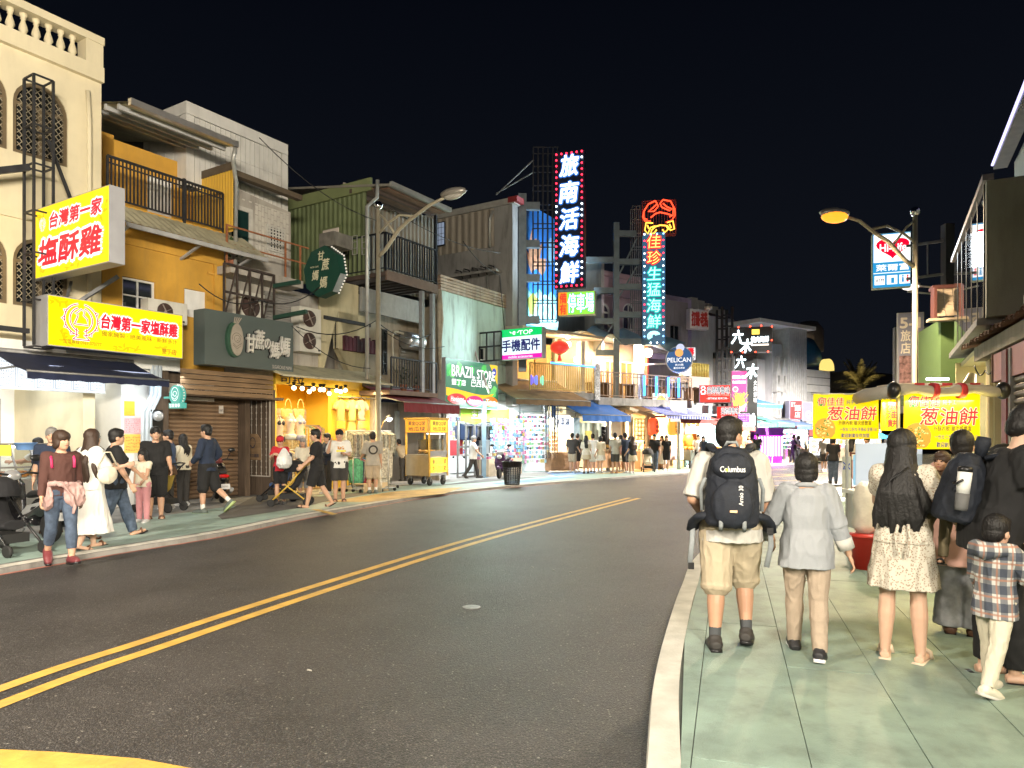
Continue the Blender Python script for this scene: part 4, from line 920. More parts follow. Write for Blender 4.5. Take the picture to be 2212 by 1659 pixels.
# lower storey
z2=FA.z_at(S(880,1.2),1.2,845);beige=M('beige_wall',(.34,.29,.22),.8,0,.12,1.5,.12,dirt=.55,dirtcol=(.10,.08,.06))
wx=(S(730),S(792),FA.z_at(S(730),0,752),FA.z_at(S(730),0,672))
mb=MB();mb.prism([(S(690),z2),(Sg+.2,z2),(Sg+.2,zm-.27),(S(690),zm-.27)],0,.2,[[(wx[0],wx[2]),(wx[1],wx[2]),(wx[1],wx[3]),(wx[0],wx[3])]]);mb.build('front_wall',M('cream_old',(.52,.46,.30),.8,0,.1,1.5,.1,dirt=.4,dirtcol=(.2,.17,.1)),T)
window(T,wx[0],wx[1],wx[2],wx[3],.08,steel,M('curtain_teal',(.12,.20,.22),.5,0,.3,1,.05,streak=(14,14,.2)),6,1,.03)
mb=MB();mb.bar((S(695),-.1,wx[2]+.75*(wx[3]-wx[2])),(S(795),-.1,wx[2]+.75*(wx[3]-wx[2])),.06,.1);mb.build('beam',steel,T)
RL=random.Random(9);mb=MB()
for i in range(9):x=wx[0]+.15+i*.16;mb.box(x,x+.13,-.16,-.04,wx[2]-.05,wx[2]+.35+RL.random()*.1)
tag(mb.build('washing',M('washing_dark',(.05,.012,.02),.8,0,.8,2), None,FA.mat()),'dark red clothes drying under the curtained window of the green house','laundry')
pbox('core_wall',plaster,T,S(484)+.3,S(944),2.2,2.4,3.3,zm-.3);pbox('rear_wall',beige,T,Sg+.21,S(948),.9,1.05,z2,zm-.27);pbox('side_wall',beige,T,S(944),S(944)+.12,.01,.89,z2,zm-.27)
pbox('beam',M('band_grey',(.30,.30,.29),.8,0,.1,4,.1,dirt=.4),T,Sg+.25,S(905),-.1,.0,zm-1.05,zm-.3)
shl=(S(866,-.8),S(900,-.8));zz=FA.z_at(shl[0],-.8,835)
sh_=pbox('side_shutter',M('shutter_grey',(.22,.20,.17),.6,0,.2,3,.05),T,shl[0],shl[1],.84,.89,zz,zz+2);
for i in range(16):pbox('slat',M('shutter_grey',(.22,.20,.17)),sh_,shl[0],shl[1],.80,.838,zz+i*.12,zz+i*.12+.1)
window(T,S(828,-.8),S(838,-.8),FA.z_at(S(838,-.8),-.8,810),FA.z_at(S(838,-.8),-.8,712),.82,steel,darkglass,1,4,.03)
mb=MB();mb.tube([(S(848,-.4),.4,z2+1.0),(S(848,-.4),.4,z2+2.0),(S(851,-.4),.4,z2+2.15),(S(900,-.4),.4,z2+2.1),(S(940,-.4),.4,z2+2.2)],.045);mb.build('pipe',M('pipe_buff',(.42,.38,.30),.6),T)
mb=MB();mb.lathe([(.28,0),(.3,.04),(.3,.8),(.26,.86),(0.02,.86)],18,T=TR(S(875,-.3),.3,z2+1.9)@RY(math.pi/2));mb.build('water_heater',steel_s,T)
pbox('floor_deck',M('deck_edge',(.16,.11,.085)),T,Sg+.25,S(943,1.2),-1.25,.88,z2-.14,z2)
for px in (912,935):
 mb=MB();mb.bar((S(px,1.2),-1.18,z2),(S(px,1.2),-1.18,zm-.27),.13);mb.build('post',M('post_pale',(.30,.31,.33),.45,.4),T)
rail(T,(Sg+.35,-1.22,z2),(S(943,1.22),-1.22,z2),1.0,18,rl,.025)
potted(FA.mat(S(872,1.05),1.05,z2),.75,12,'bushy green plant in a pot on the lower iron balcony',.2,46);potted(FA.mat(S(900,1.05),1.05,z2),.4,13,'red clay pot with a small plant at the end of the lower balcony',.15,16)
mb=MB();mb.tube([(S(950,1.0),-1.0,zm),(S(951,1.0),-1.0,zm-1.0),(S(950,1),-1.0,zm-1.6),(S(951,1),-1.0,z2+.5)],[.07,.12,.08,.04],8);mb.build('hanging_sheet',M('rag',(.35,.31,.24),.9,0,.2,6,.2),T)
mb=MB();mb.box(S(700,.5),S(738,.5),-.9,-.3,FA.z_at(S(700,.6),.6,530),FA.z_at(S(700,.6),.6,500));ob=mb.build('old_cooler',M('old_grey',(.16,.15,.13),.7,0,.3,4,.1,dirt=.6), None,FA.mat());tag(ob,'old stained grey box cooler standing beside the green balcony','air conditioner')
# ------------------------------------------------------------------ street lamp without light
def street_lamp(base,h,arm_dir,label,arm=2.4,r=.075,ball=True):
 T=thing('street_lamp',label,'street lamp',Matrix.Translation(base));pm=M('lamp_paint',(.42,.37,.27),.5,.2,.1,4,.03,dirt=.3);a=Vector(arm_dir).normalized()
 mb=MB();mb.tube([(0,0,0),(0,0,.3),(0,0,.31),(0,0,h)],[r*1.5,r*1.5,r*1.15,r*.8],12);mb.build('pole',pm,T)
 if ball:mb=MB();mb.ell((0,0,h+.12),.13,14,10);mb.build('finial',chrome,T)
 def P(d,z): return a*d+Vector((0,0,h+z))
 mb=MB();mb.tube([P(0,-1.35),P(.3,-1.15),P(.55,-.9),P(.75,-.7),P(1.1,-.5),P(arm*.8,-.18),P(arm,-.08)],[.055,.055,.055,.055,.05,.045,.04],8);mb.tube([P(0,-.7),P(.35,-.45),P(.8,-.28),P(1.3,-.4)],.035,8);mb.tube([P(0,-.1),P(.25,-.3),P(.6,-.75)],.03,8);mb.build('arm',pm,T)
 ang=math.atan2(a.y,a.x);tm=Matrix.Translation(a*(arm+.3)+Vector((0,0,h+.0)))@RZ(ang)
 mb=MB();mb.ell((0,0,0),(.42,.17,.13),16,8);hd=mb.build('lamp_head',M('lamp_head',(.40,.37,.33),.4,.5),T,tm)
 return T,hd,tm
b_=FA.pt(S(817,1.9),1.9,.06)
zl=CH-(450-HZ)/F*b_.y
T,hd,tm=street_lamp(b_,zl-.1,FA.n,'unlit street lamp with a curved bracket arm before the green house',2.35)
mb=MB();mb.ell((0,0,-.06),(.32,.13,.12),14,8);mb.build('lamp_glass',M('lamp_glass',(.5,.47,.42),.15),T,tm)
# ------------------------------------------------------------------ yellow clothes shop
yw=M('shop_yellow',(.78,.50,.05),.6,0,.05,2,.02)
T=house(FA,S(690),'clothes_shop','bright yellow clothes shop crowded with bulbs, dresses and beachwear','shop')
cx0,cx1=S(592)+.003,S(800);zc_=FA.z_at(S(600),0,808)
pbox('side_wall',yw,T,cx0,cx0+.08,.0,3,.0,zc_);pbox('back_wall',yw,T,cx0+.08,cx1,2.9,3,0,zc_);pbox('side_wall',yw,T,cx1-.08,cx1-.002,.141,2.899,0,zc_)
slw=M('slatwall',(.62,.55,.42),.5)
for i in range(12):pbox('wall_slat',slw,T,cx0+.1,cx1-.1,2.83,2.89,.3+i*.19,.3+i*.19+.17)
pbox('ceiling',yw,T,cx0,cx1,.1,3,zc_,zc_+.1);pbox('floor',M('shop_floor',(.4,.38,.34)),T,cx0,cx1,0,2.9,.061,.075)
pbox('display_wall',yw,T,S(716),cx1,.02,.14,.0,zc_-.002);pbox('fascia',yw,T,cx0,cx1,-.06,.018,zc_-.28,zc_+.02)
pbox('column',M('column_pale',(.45,.38,.27),.6),T,cx1+.003,cx1+.3,-.1,.3,0,3.5)
txt(T,'可拉',(.15+cx0-S(690),zc_-.25,1.0+cx0-S(690),zc_-.02),ink,-.066,.03)
# sheet canopy
cn0,cn1=S(612,1.3),S(850,1.3);za=FA.z_at(cn0,1.3,812)
mb=MB();mb.add([(cn0,-1.3,za),(cn1,-1.3,za),(cn1,-.08,za+.42),(cn0,-.08,za+.42)]+[(cn0,-1.3,za+.05),(cn1,-1.3,za+.05),(cn1,-.08,za+.47),(cn0,-.08,za+.47)],[(0,1,2,3),(4,5,6,7),(0,1,5,4),(0,4,7,3),(1,2,6,5)]);mb.build('sheet_canopy',M('canopy_cream',(.5,.46,.32)),T)
bl=thing('spot_bar','row of glowing bulbs and spot lamps under the clothes shop canopy','light bar',FA.mat(S(690),.25,zc_-.45));OFF[bl.name]=(S(690),-.25,zc_-.45)
mb=MB();mb.bar((S(624,.25),-.25,zc_-.3),(S(750,.25),-.25,zc_-.3),.03);mb.build('bar',steel,bl)
b=MB();b.ell((0,0,0),.06,10,8);L=[]
for px,py in ((635,838),(653,839),(668,846),(677,840),(692,842),(699,842),(711,850),(727,844),(736,846),(746,843)):s_=S(px,.25);L.append(Vector((s_,-.25,FA.z_at(s_,.25,py))))
copies('bulb',b,E_warm,bl,L)
c_=MB();c_.lathe([(.03,0),(.035,.02),(.06,.1),(.02,.11)],10);copies('lamp_holder',c_,steel,bl,[p+Vector((0,0,.06)) for p in L])
lamp('shop_bulbs','AREA',(0,.9,zc_-.3),110,(1,.74,.34),2.6,T,sizey=1.4)
lamp('canopy_bulbs','AREA',(.3,-.75,zc_-.35),150,(1,.76,.38),3.2,T,sizey=.3)
# dresses on the display wall
def dress(M4,h,col,label,seed):
 R=random.Random(seed);T=thing('dress',label,'dress',M4);m_=M('dress_%d'%seed,col,.85,0,.25,30,.05,streak=(40,40,2));mb=MB();n=20
 prof=[(.0,.06),(.02,.13),(.12,.16),(.3,.14),(.36,.12),(.4,.12),(.5,.16),(.75,.2),(1,.23)]
 vs=[]
 for t,w_ in prof:
  for j in range(n):a=6.283*j/n;k=1+(.12*math.sin(j*2.1+seed) if t>.4 else 0);vs.append((w_*math.cos(a)*k,.06*math.sin(a)*k,-t*h))
 mb.add(vs,[(i*n+j,i*n+(j+1)%n,(i+1)*n+(j+1)%n,(i+1)*n+j) for i in range(len(prof)-1) for j in range(n)],0, True);mb.build('gown',m_,T)
 mb=MB();mb.tube([(-.13,0,-.05),(-.24,0,-.22),(-.26,0,-.3)],[.06,.08,.09],8);mb.tube([(.13,0,-.05),(.24,0,-.22),(.26,0,-.3)],[.06,.08,.09],8);mb.build('sleeve',m_,T)
 mb=MB();mb.lathe([(.125,-.4*h),(.13,-.38*h),(.125,-.36*h)],16);mb.build('belt',M('belt_%d'%seed,[c*.6 for c in col],.6),T)
 mb=MB();mb.tube([(-.14,0,.0),(0,0,.07),(.14,0,0)],.012,6);mb.tube([(0,0,.07),(0,0,.14),(.03,0,.17)],.007,6);mb.build('hanger',steel,T); return T
for px,col,hh,lb in ((736,(.55,.26,.08),1.65,'tan jumpsuit hanging on the yellow shop wall'),(760,(.62,.48,.12),1.65,'long pale yellow dress on the yellow shop wall'),(780,(.60,.36,.22),1.6,'pink striped short sleeved dress on the yellow shop wall')):
 s_=S(px,.15);dress(FA.mat(s_,.16,FA.z_at(s_,.16,864)),hh,col,lb,px)
mb=MB();mb.bar((S(729,.15),-.15,FA.z_at(S(729,.15),.15,856)),(S(792,.15),-.15,FA.z_at(S(729,.15),.15,856)),.03);tag(mb.build('hanging_rail',steelg, None,FA.mat()),'thin rail along the top of the yellow display wall','rail')
ysg=E('card_yellow',(1,.7,.02),.8)
for px,lb in ((728,'yellow price card beside the tan jumpsuit'),(777,'yellow price card below the pink striped dress')):
 s_=S(px,.2);T2=tag(MB().box(0,.34,0,.01,0,.22).build('price_card',ysg, None,FA.mat(s_-.1,.3,FA.z_at(s_,.3,925))),lb,'price card');scrib(T2,(.03,.03,.31,.19),2,4,ink,-.003,.9)
# goods inside
RG=random.Random(21)
def rack(M4,L,h,cols,label,seed,n=40,length=.75,wheels=True):
 R=random.Random(seed);T=thing('clothes_rack',label,'clothes rack',M4);mb=MB()
 for x in (0,L):mb.tube([(x,0,.1),(x,0,h)],.018,8);mb.tube([(x,-.28,.1),(x,.28,.1)],.018,8)
 mb.tube([(0,0,h),(L,0,h)],.018,8);mb.tube([(0,0,.14),(L,0,.14)],.015,8);mb.build('frame',galv,T)
 w_=MB();w_.lathe([(.05,0),(.05,.03)],12,T=RX(math.pi/2));copies('castor',w_,rubber,T,[Vector((x,y,.05)) for x in (0,L) for y in (-.26,.29)])
 for i in range(n):
  x=.04+(L-.08)*(i+.5)/n;m_=R.choice(cols);mb=MB();l_=length*R.uniform(.85,1.1);k=R.uniform(-.02,.02)
  A=[(x,-.05,h-.02),(x+k,-.24,h-.1),(x+k*2,-.25,h-.3),(x-k,-.22,h-l_),(x,.22,h-l_),(x-k,.24,h-.3),(x,.22,h-.1),(x,.05,h-.02)]
  th=.5*L/n;mb.add([(a-th*.8,b_,c) for a,b_,c in A]+[(a+th*.8,b_*.97,c-.008) for a,b_,c in A],[(0,1,2,3,4,5,6,7),(15,14,13,12,11,10,9,8)]+[(j,(j+1)%8,8+(j+1)%8,8+j) for j in range(8)]);mb.build('garment',m_,T)
 return T
flor=[M('floral_%d'%i,c,.85,0,.5,16,.05) for i,c in enumerate([(.42,.40,.32),(.30,.28,.20),(.45,.43,.36),(.20,.20,.17),(.40,.32,.22)])]
gay=[M('gay_%d'%i,c,.8,0,.4,14,.05) for i,c in enumerate([(.5,.06,.08),(.05,.25,.5),(.6,.35,.04),(.1,.35,.2),(.5,.2,.35),(.55,.5,.4),(.03,.04,.1)])]
rack(FA.mat(S(748,1.0),1.0,.06),1.9,1.75,flor,'long rack packed with grey floral shirts before the yellow wall',3,44)
rack(FA.mat(S(752,1.1),1.3,.06),1.0,.98,gay+flor,'low rack of bright shorts under the floral shirts',8,24,.7)
rack(FA.matp(S(822,1.6),.35,.06),1.55,1.25,flor,'rack of cream and grey printed trousers facing up the street',5,34,.95)
rack(FA.mat(S(612,-.6),-.6,.06),1.8,1.2,gay,'rack of bright towels and shorts inside the clothes shop',6,34,.9)
rack(FA.mat(S(640,-2.0),-2.2,.06),2.2,1.95,gay[2:5]+flor,'rack of pale tops along the slatted back wall',7,36,.7)
tag(MB().box(0,1.0,-.2,.2,0,.02).box(0,.3,-.2,-.17,-.2,0).box(.35,.65,-.2,-.17,-.2,0).box(.7,1,-.2,-.17,-.2,0).box(0,1,-.2,-.17,-.23,-.2).build('crate',M('crate_pale',(.55,.42,.25),.7), None,FA.mat(S(770,1.5),1.6,.3)),'open wooden crate under the shirt racks','crate')
def bust(M4,label,cm,seed):
 T=thing('dress_form',label,'mannequin',M4);mb=MB();mb.lathe([(.04,.62),(.05,.56),(.14,.5),(.16,.4),(.14,.28),(.11,.16),(.15,0),(.16,-.1),(.13,-.14)],16);mb.build('torso',M('form_buff',(.50,.38,.27),.6),T,Matrix.Diagonal((1,.7,1,1)))
 mb=MB();mb.ell((-.065,-.09,.4),(.065,.05,.06),10,6);mb.ell((.065,-.09,.4),(.065,.05,.06),10,6);mb.tube([(-.06,-.1,.45),(-.03,-.03,.6)],.01,5);mb.tube([(.06,-.1,.45),(.03,-.03,.6)],.01,5);mb.lathe([(.16,-.12),(.162,0),(.15,.03)],16);mb.build('swimwear',cm,T); return T
for px,py,c,lb in ((603,945,(.02,.02,.025),'dress form in a black swimsuit at the left of the clothes shop'),(627,940,(.62,.60,.5),'dress form in a cream bikini top'),(648,942,(.22,.22,.3),'dress form in a grey bikini top')):
 s_=S(px,-.1);bust(FA.mat(s_,-.1,FA.z_at(s_,-.1,py)),lb,M('swim_%d'%px,c,.6),px)
for px,lb in ((619,'straw tote bag with long handles hanging beside another in the clothes shop'),(646,'round straw bag with flowers hanging in the clothes shop')):
 s_=S(px,-.8);T2=thing('straw_bag',lb,'bag',FA.mat(s_,-.8,FA.z_at(s_,-.8,905)));mb=MB();mb.lathe([(.14,0),(.19,.1),(.2,.25),(.18,.3)],14);mb.build('bag_body',M('straw',(.55,.36,.13),.8,0,.3,40,.1),T2,Matrix.Diagonal((1,.4,1,1)));mb=MB();mb.tube([(.12*math.cos(a*.3142),-.07,.28+.3*math.sin(a*.3142)) for a in range(11)],.012,6);mb.build('handle',M('straw',(.5,.3,.1)),T2)
sp=thing('clip_lamp','bright white clip lamp on a thin arm beside the shirt racks','lamp',FA.mat(S(833,1.0),1.0,1.9))
mb=MB();mb.tube([(-.45,0,-.5),(-.1,0,.2),(.1,0,.33)],.012,6);mb.build('arm',M('brass',(.5,.3,.08),.4,.5),sp);mb=MB();mb.lathe([(.03,.1),(.13,0),(.12,-.01)],14,T=TR(.16,0,.32));mb.build('shade',steelg,sp);mb=MB();mb.ell((.16,0,.3),.09,12,8);mb.build('bulb',E('bulb_white',(1,.95,.85),14),sp)
lamp('clip_light','POINT',(.16,-.05,.2),40,(1,.93,.8),.1,sp)
# ------------------------------------------------------------------ open kitchen under the red awning
T=house(FA,S(880),'open_kitchen','dim open fronted kitchen with grey walls behind the red awning','shop');kx0,kx1=S(804)+.31,S(962);dim=M('kitchen_grey',(.30,.28,.26),.8,0,.1,2,.08,dirt=.5)
pbox('back_wall',dim,T,kx0,kx1,2.2,2.3,0,z2-.15);pbox('side_wall',dim,T,kx1-.1,kx1,.0,2.19,0,z2-.15);pbox('floor',dim,T,kx0,kx1-.101,0,2.19,.061,.08)
pbox('shelf',steel_s,T,kx0+.2,kx1-.5,1.9,2.19,1.35,1.38);pbox('counter',steel_s,T,kx0+.2,kx1-.9,1.4,2.15,.08,.9);pbox('doorway',M('door_pale',(.45,.50,.52),.5),T,S(905,-1),S(960,-1),2.1,2.19,.1,2.6)
for i in range(5):
 bw_=MB();bw_.lathe([(.05,0),(.14,.07),(.15,.07),(.145,.08),(.04,.02)],14);tag(bw_.build('bowl',white, None,FA.mat(kx0+.5+i*.42,-2.03,1.381)),'white bowl on the steel shelf in the dim kitchen','bowl','bowls on the kitchen shelf')
lamp('kitchen_light','AREA',(.2,1.1,z2-.2),14,(1,.93,.8),1.5,T)
awning(FA,872,992,.1,1.75,FA.z_at(S(930,.1),.1,846),FA.z_at(S(874,1.75),1.75,868),'red_awning','dark red fabric awning over the dim kitchen',M('wine_canvas',(.16,.022,.03),.8,0,.15,3,.05),.3)
# ------------------------------------------------------------------ golden snack cart
Sc=S(927,1.55)
T=thing('snack_cart','wheeled snack cart with glowing yellow panels and a glass case','food cart',FA.mat(Sc,1.55,.06));gold=E('cart_yellow',(1,.62,.04),1.15);cart=M('cart_ochre',(.55,.33,.06),.5)
mb=MB();mb.box(0,1.0,0,1.0,.32,.34);mb.box(.0,1,.02,1,.34,.95);mb.build('cabinet',steel_s,T)
mb=MB();mb.box(0,.05,-.01,.04,.3,2.15);mb.box(.95,1,-.01,.04,.3,2.15);mb.box(0,.05,.95,1,.3,2.15);mb.box(.95,1,.95,1,.3,2.15);mb.build('frame',cart,T)
for nm,z0,z1 in (('lower_panel',.42,.9),('upper_panel',1.72,2.12)):
 mb=MB();mb.box(.06,.94,-.02,.0,z0,z1);o=mb.build(nm,gold,T)
 for r_,(t_,k) in enumerate((('黃金QQ球',.55),('地瓜球',.1))):txt(o,t_,(.15,z0+(z1-z0)*k,.85,z0+(z1-z0)*(k+.35)),brown_pr if r_ else ink,-.024,.02)
mb=MB();mb.box(-.02,.0,.06,.94,1.72,2.12);o=mb.build('upper_panel',E('cart_orange',(1,.38,.03),.9),T)
for r_,(t_,k) in enumerate((('黃金QQ球',.55),('地瓜球',.1))):
 q_=txt(o,t_,(-.85,1.72+.4*k,-.15,1.72+.4*(k+.35)),ink,0,.02);q_.matrix_local=Matrix(((0,1,0,-.024),(-1,0,0,0),(0,0,1,0),(0,0,0,1)))
mb=MB();mb.box(-.03,1.03,-.03,1.03,2.14,2.2);mb.build('roof',cart,T)
mb=MB();mb.box(0,1,.02,1,.952,1.0);mb.box(.02,.98,.0,.06,1.001,1.12);mb.build('worktop',steel_s,T)
mb=MB();mb.box(.3,.9,.1,.7,1.001,1.5);mb.build('glass_case',GLASS('clear_glass'),T)
mb=MB();food_pile(mb,.4,.8,.2,.6,1.05,40,RG,.05);mb.build('snack_ball',M('food_1',(.62,.30,.07)),T,kind='stuff')
w_=MB();w_.lathe([(.04,-.03),(.11,-.03),(.12,-.02),(.12,.02),(.11,.03),(.04,.03)],18,T=RX(math.pi/2));copies('wheel',w_,rubber,T,[Vector((x,y,.12)) for x in (.15,.85) for y in (.1,.9)])
u_=MB();u_.box(-.02,.02,-.05,.05,0,.2);copies('wheel_fork',u_,steelg,T,[Vector((x,y,.13)) for x in (.15,.85) for y in (.1,.9)])
mb=MB();mb.box(.06,.94,.1,.14,1.66,1.69);mb.build('tube_light',E('tube_cart',(1,.93,.75),8),T)
lamp('cart_light','AREA',(.5,.5,1.68),22,(1,.82,.5),.7,T)
lamp('cart_glow','AREA',(.5,-.05,.66),6,(1,.62,.1),.5,T,rot=(math.pi/2,0,0))
# ------------------------------------------------------------------ mint wall with brown slats, grey building behind
T=house(FA,S(1020),'mint_building','old mint green plaster house front with peeling paint and brown slats along its top')
mint=M('mint_plaster',(.40,.50,.46),.8,0,.08,1,.1,40,dirt=.75,dirtcol=(.14,.125,.11))
mx0,mx1=S(950),S(1094);mz1=FA.z_at(mx0,0,626);mz0=3.1
wn_=(S(1034),S(1050),FA.z_at(S(1034),0,778),FA.z_at(S(1034),0,748))
mb=MB();mb.prism([(mx0,mz0),(mx1,mz0),(mx1,mz1),(mx0,mz1)],0,.2,[[(wn_[0],wn_[2]),(wn_[1],wn_[2]),(wn_[1],wn_[3]),(wn_[0],wn_[3])]]);mb.build('front_wall',mint,T)
window(T,wn_[0],wn_[1],wn_[2],wn_[3],.06,white,darkglass,1,1,.06)
br_=M('slat_brown',(.30,.21,.15),.75,0,.3,2,.1,dirt=.7,dirtcol=(.45,.40,.34));hz=(FA.z_at(mx0,0,592)-mz1)/5
for i in range(5):pbox('slat',br_,T,mx0,mx1+.05,-.04,.1,mz1+i*hz+.012,mz1+(i+1)*hz-.012)
pbox('pillar',plaster,T,S(946),mx0-.003,-.05,.3,.0,mz1)
T=house(FA,S(1100),'grey_building','grey concrete building with a corrugated upper wall rising behind the mint front')
Sq=S(1108,.3);e0,e1=FA.d_at(855,Sq),FA.d_at(1110,Sq);zt_=FA.z_at(Sq,e1,428);zc2=FA.z_at(Sq,e1,525)
Tm=facing(Sq);cg=M('corr_grey',(.33,.29,.235),.6,.1,.08,2,.03,dirt=.2)
mb=MB();corr(mb,e0,e1-.9,zc2,zt_-.25,0,.34,.05,Tm=Tm);mb.build('corrugated_wall',cg,T)
mb=MB();mb.box(e0,e1,.02,.3,2.9,zt_-.05,T=Tm);mb.build('concrete_wall',M('wall_grey',(.30,.29,.275),.8,0,.1,1,.1,dirt=.5),T)
mb=MB();mb.box(e0-.2,e1+.1,-.15,.35,zt_-.25,zt_,T=Tm);mb.build('roof_trim',M('trim_grey',(.33,.32,.29),.6),T)
mb=MB();mb.box(e1-.2,e1+.25,-.16,.4,zt_-.2,zt_+.03,T=Tm);mb.build('roof_end',M('roof_red',(.25,.03,.03),.6),T)
mb=MB();mb.box(e1-.9,e1,-.1,.018,2.9,zt_-.26,T=Tm);mb.build('corner_pier',M('wall_grey',(.3,.29,.275)),T)
v0,v1=FA.d_at(937,Sq),FA.d_at(964,Sq);zz0,zz1=FA.z_at(Sq,v0,536),FA.z_at(Sq,v0,484)
mb=MB();mb.box(v0,v1,-.1,-.06,zz0,zz1,T=Tm);f=mb.build('window',black,T)
mb=MB();mb.box(v0+.1,v1-.04,-.12,-.101,zz0+.06,zz1-.05,T=Tm);mb.build('pane',E('pane_lit',(.35,.42,.55),.5),f)
mb=MB()
for i in range(1,4):x=v0+.1+(v1-v0-.14)*i/4;mb.bar((x,-.13,zz0+.06),(x,-.13,zz1-.05),.015,T=Tm)
for i in range(1,4):z=zz0+(zz1-zz0)*i/4;mb.bar((v0+.1,-.13,z),(v1-.04,-.13,z),.015,T=Tm)
mb.build('glazing_bar',black,f)
mb=MB();mb.tube([(e1-.95,-.12,zt_-.4),(e1-1.1,-.14,zt_-.7),(e1-1.1,-.14,zt_-1.9)],.06,T=Tm);mb.build('drain_pipe',galv,T)
mb=MB();mb.box(e0+1.5,e1-.5,-.6,.01,zc2-1.2,zc2-1.1,T=Tm);mb.build('ledge',concrete,T)
mb=MB();mb.tube([(e1-2.2,-.3,zc2-1.3),(e1-1.8,-.3,zc2-1.9),(e1-1.8,-.3,zc2-3)],.06,T=Tm);mb.tube([(e1-1.2,-.2,zc2-1.2),(e1-1.1,-.2,zc2-3)],.05,T=Tm);mb.build('pipe',galv,T)
for i in range(5):
 mb=MB();x=e1-2.6+i*.42;mb.tube([(x,-.5,zc2-.9),(x+.3,-.55,zc2-1.0),(x+.35,-.5,zc2-1.3)],.03,6,T=Tm);mb.build('conduit',wire,T)
# black frame carrying the phone sign
Sp=S(1080,1.0);d0,d1=FA.d_at(958,Sp),FA.d_at(1080,Sp);z1_,z0_=FA.z_at(Sp,d1,715),FA.z_at(Sp,d1,777)
T=thing('bracket_frame','black open steel frame holding the phone accessories sign off the mint wall','frame',FA.matp(Sp,d0,z0_));w=d1-d0;h=z1_-z0_
for z in (0,h/2,h):mb=MB();mb.bar((0,.1,z),(w,.1,z),.06);mb.build('beam',steel,T)
for i in range(9):x=w*i/8;mb=MB();mb.bar((x,.1,0),(x,.1,h),.045);mb.build('upright',steel,T)
for x in (.1,w*.5):mb=MB();mb.bar((x,-.1,h*.9),(x+1.2,-.5,-1.3),.06);mb.build('stay',M('stay_pink',(.35,.28,.26),.6),T)
T,w,h=psign(FA,Sp+.15,1081,1171,713,778,.3,'shop_sign','lit phone accessories sign with a green band, a magenta band and blue characters',E('sign_pale',(.80,.92,1),1.0),grey_side)
poly(T,[(.01,h*.74),(w-.01,h*.74),(w-.01,h-.01),(.01,h-.01)],E('band_green',(.0,.55,.12),1),-.009);poly(T,[(.01,.01),(w-.01,.01),(w-.01,h*.15),(.01,h*.15)],E('band_magenta',(.80,.0,.42),.9),-.009)
nv=E('ink_navy',(.01,.01,.18),.5);txt(T,'手機配件',(w*.05,h*.26,w*.95,h*.64),nv,-.012,.04);txt(T,'TOP',(w*.45,h*.79,w*.78,h*.93),white_pr,-.014,.03);txt(T,'mobile accessories',(w*.2,h*.035,w*.78,h*.12),white_pr,-.014,.0)
stroke(T,[arc(w*.34,h*.86,h*.05,20,330,12),[(w*.3,h*.86),(w*.37,h*.86)],arc(w*.27,h*.92,h*.05,180,290,6),arc(w*.42,h*.92,h*.05,250,350,6)],.03,white_pr,-.014)
lamp('sign_glow','AREA',(w/2,-.25,h/2),130,(.75,.95,.95),1.6,T,rot=(-math.pi/2,0,0),sizey=1)
# Brazil store sign
T,w,h=fsign(FA,.45,962,1076,771,879,.32,'shop_sign','lit green beach shop sign with white lettering, leaves and three coloured slippers shapes',E('brz_green',(.03,.20,.10),.8),grey_side)
lf=E('brz_leaf',(.04,.50,.08),.9);lf2=E('brz_leaf_light',(.15,.7,.15),.8);RB=random.Random(2)
for (x,z,r,a0) in ((.08,.9,.3,250),(.22,.95,.25,290),(.05,.7,.25,0),(.3,.55,.22,200),(.75,.95,.25,230),(.95,.3,.25,150),(.85,.15,.22,90),(.97,.48,.2,200),(.45,.9,.2,300)):
 a=math.radians(a0);pts=[(x+r*(u*math.cos(a)-v*math.sin(a))*h/w,z+r*(u*math.sin(a)+v*math.cos(a))) for u,v in ((0,0),(.3,.35),(.6,.4),(.85,.25),(1,0),(.85,-.25),(.6,-.4),(.3,-.35))]
 pts=[(min(max(p,.02),.98)*w,min(max(q,.02),.98)*h) for p,q in pts];poly(T,pts,RB.choice((lf,lf2)),-.008-RB.random()*.002,'leaf_print')
poly(T,[(.01*w,.28*h)]+[(w*(.01+.9*t/12),h*(.40+.05*math.sin(t*.4)-.11*math.sin(math.pi*t/12))) for t in range(13)]+[(.8*w,.2*h),(.4*w,.14*h),(.01*w,.24*h)],E('brz_yellow',(1,.55,.0),1.0),-.0112)
poly(T,[(w*.82,h*.98),(w*.98,h*.98),(w*.98,h*.55),(w*.92,h*.72)],E('brz_yellow',(1,.55,.0)),-.0112);disc(T,(w*.915,h*.83),h*.085,E('brz_blue',(.02,.06,.5),.8),-.0125)
for x,z,c,t_,r in ((.19,.18,(.9,.03,.03),'Havaianas',.15),(.52,.16,(.85,.01,.2),'Ipanema',.145),(.83,.17,(1,.25,.02),'Teva',.13)):
 pts=[(w*x+w*r*math.cos(t*.314)*(1+.08*math.cos(2*t*.314)),h*z+h*.11*math.sin(t*.314)) for t in range(20)];mb=MB();mb.prism(pts,-.05,-.013);q_=mb.build('slipper_shape',E('slip_'+t_[:2],c,.9),T);txt(q_,t_,(w*(x-r*.75),h*(z-.05),w*(x+r*.75),h*(z+.05)),white_pr,-.054,.02)
for bo,m_,y in ((.05,M('brz_shadow',(.02,.04,.05)),-.0135),(.035,white_pr,-.03)):txt(T,'BRAZIL',(w*.10,h*.64,w*.52,h*.86),m_,y,bo,ref=.035);txt(T,'STORE',(w*.56,h*.63,w*.92,h*.83),m_,y,bo,ref=.035)
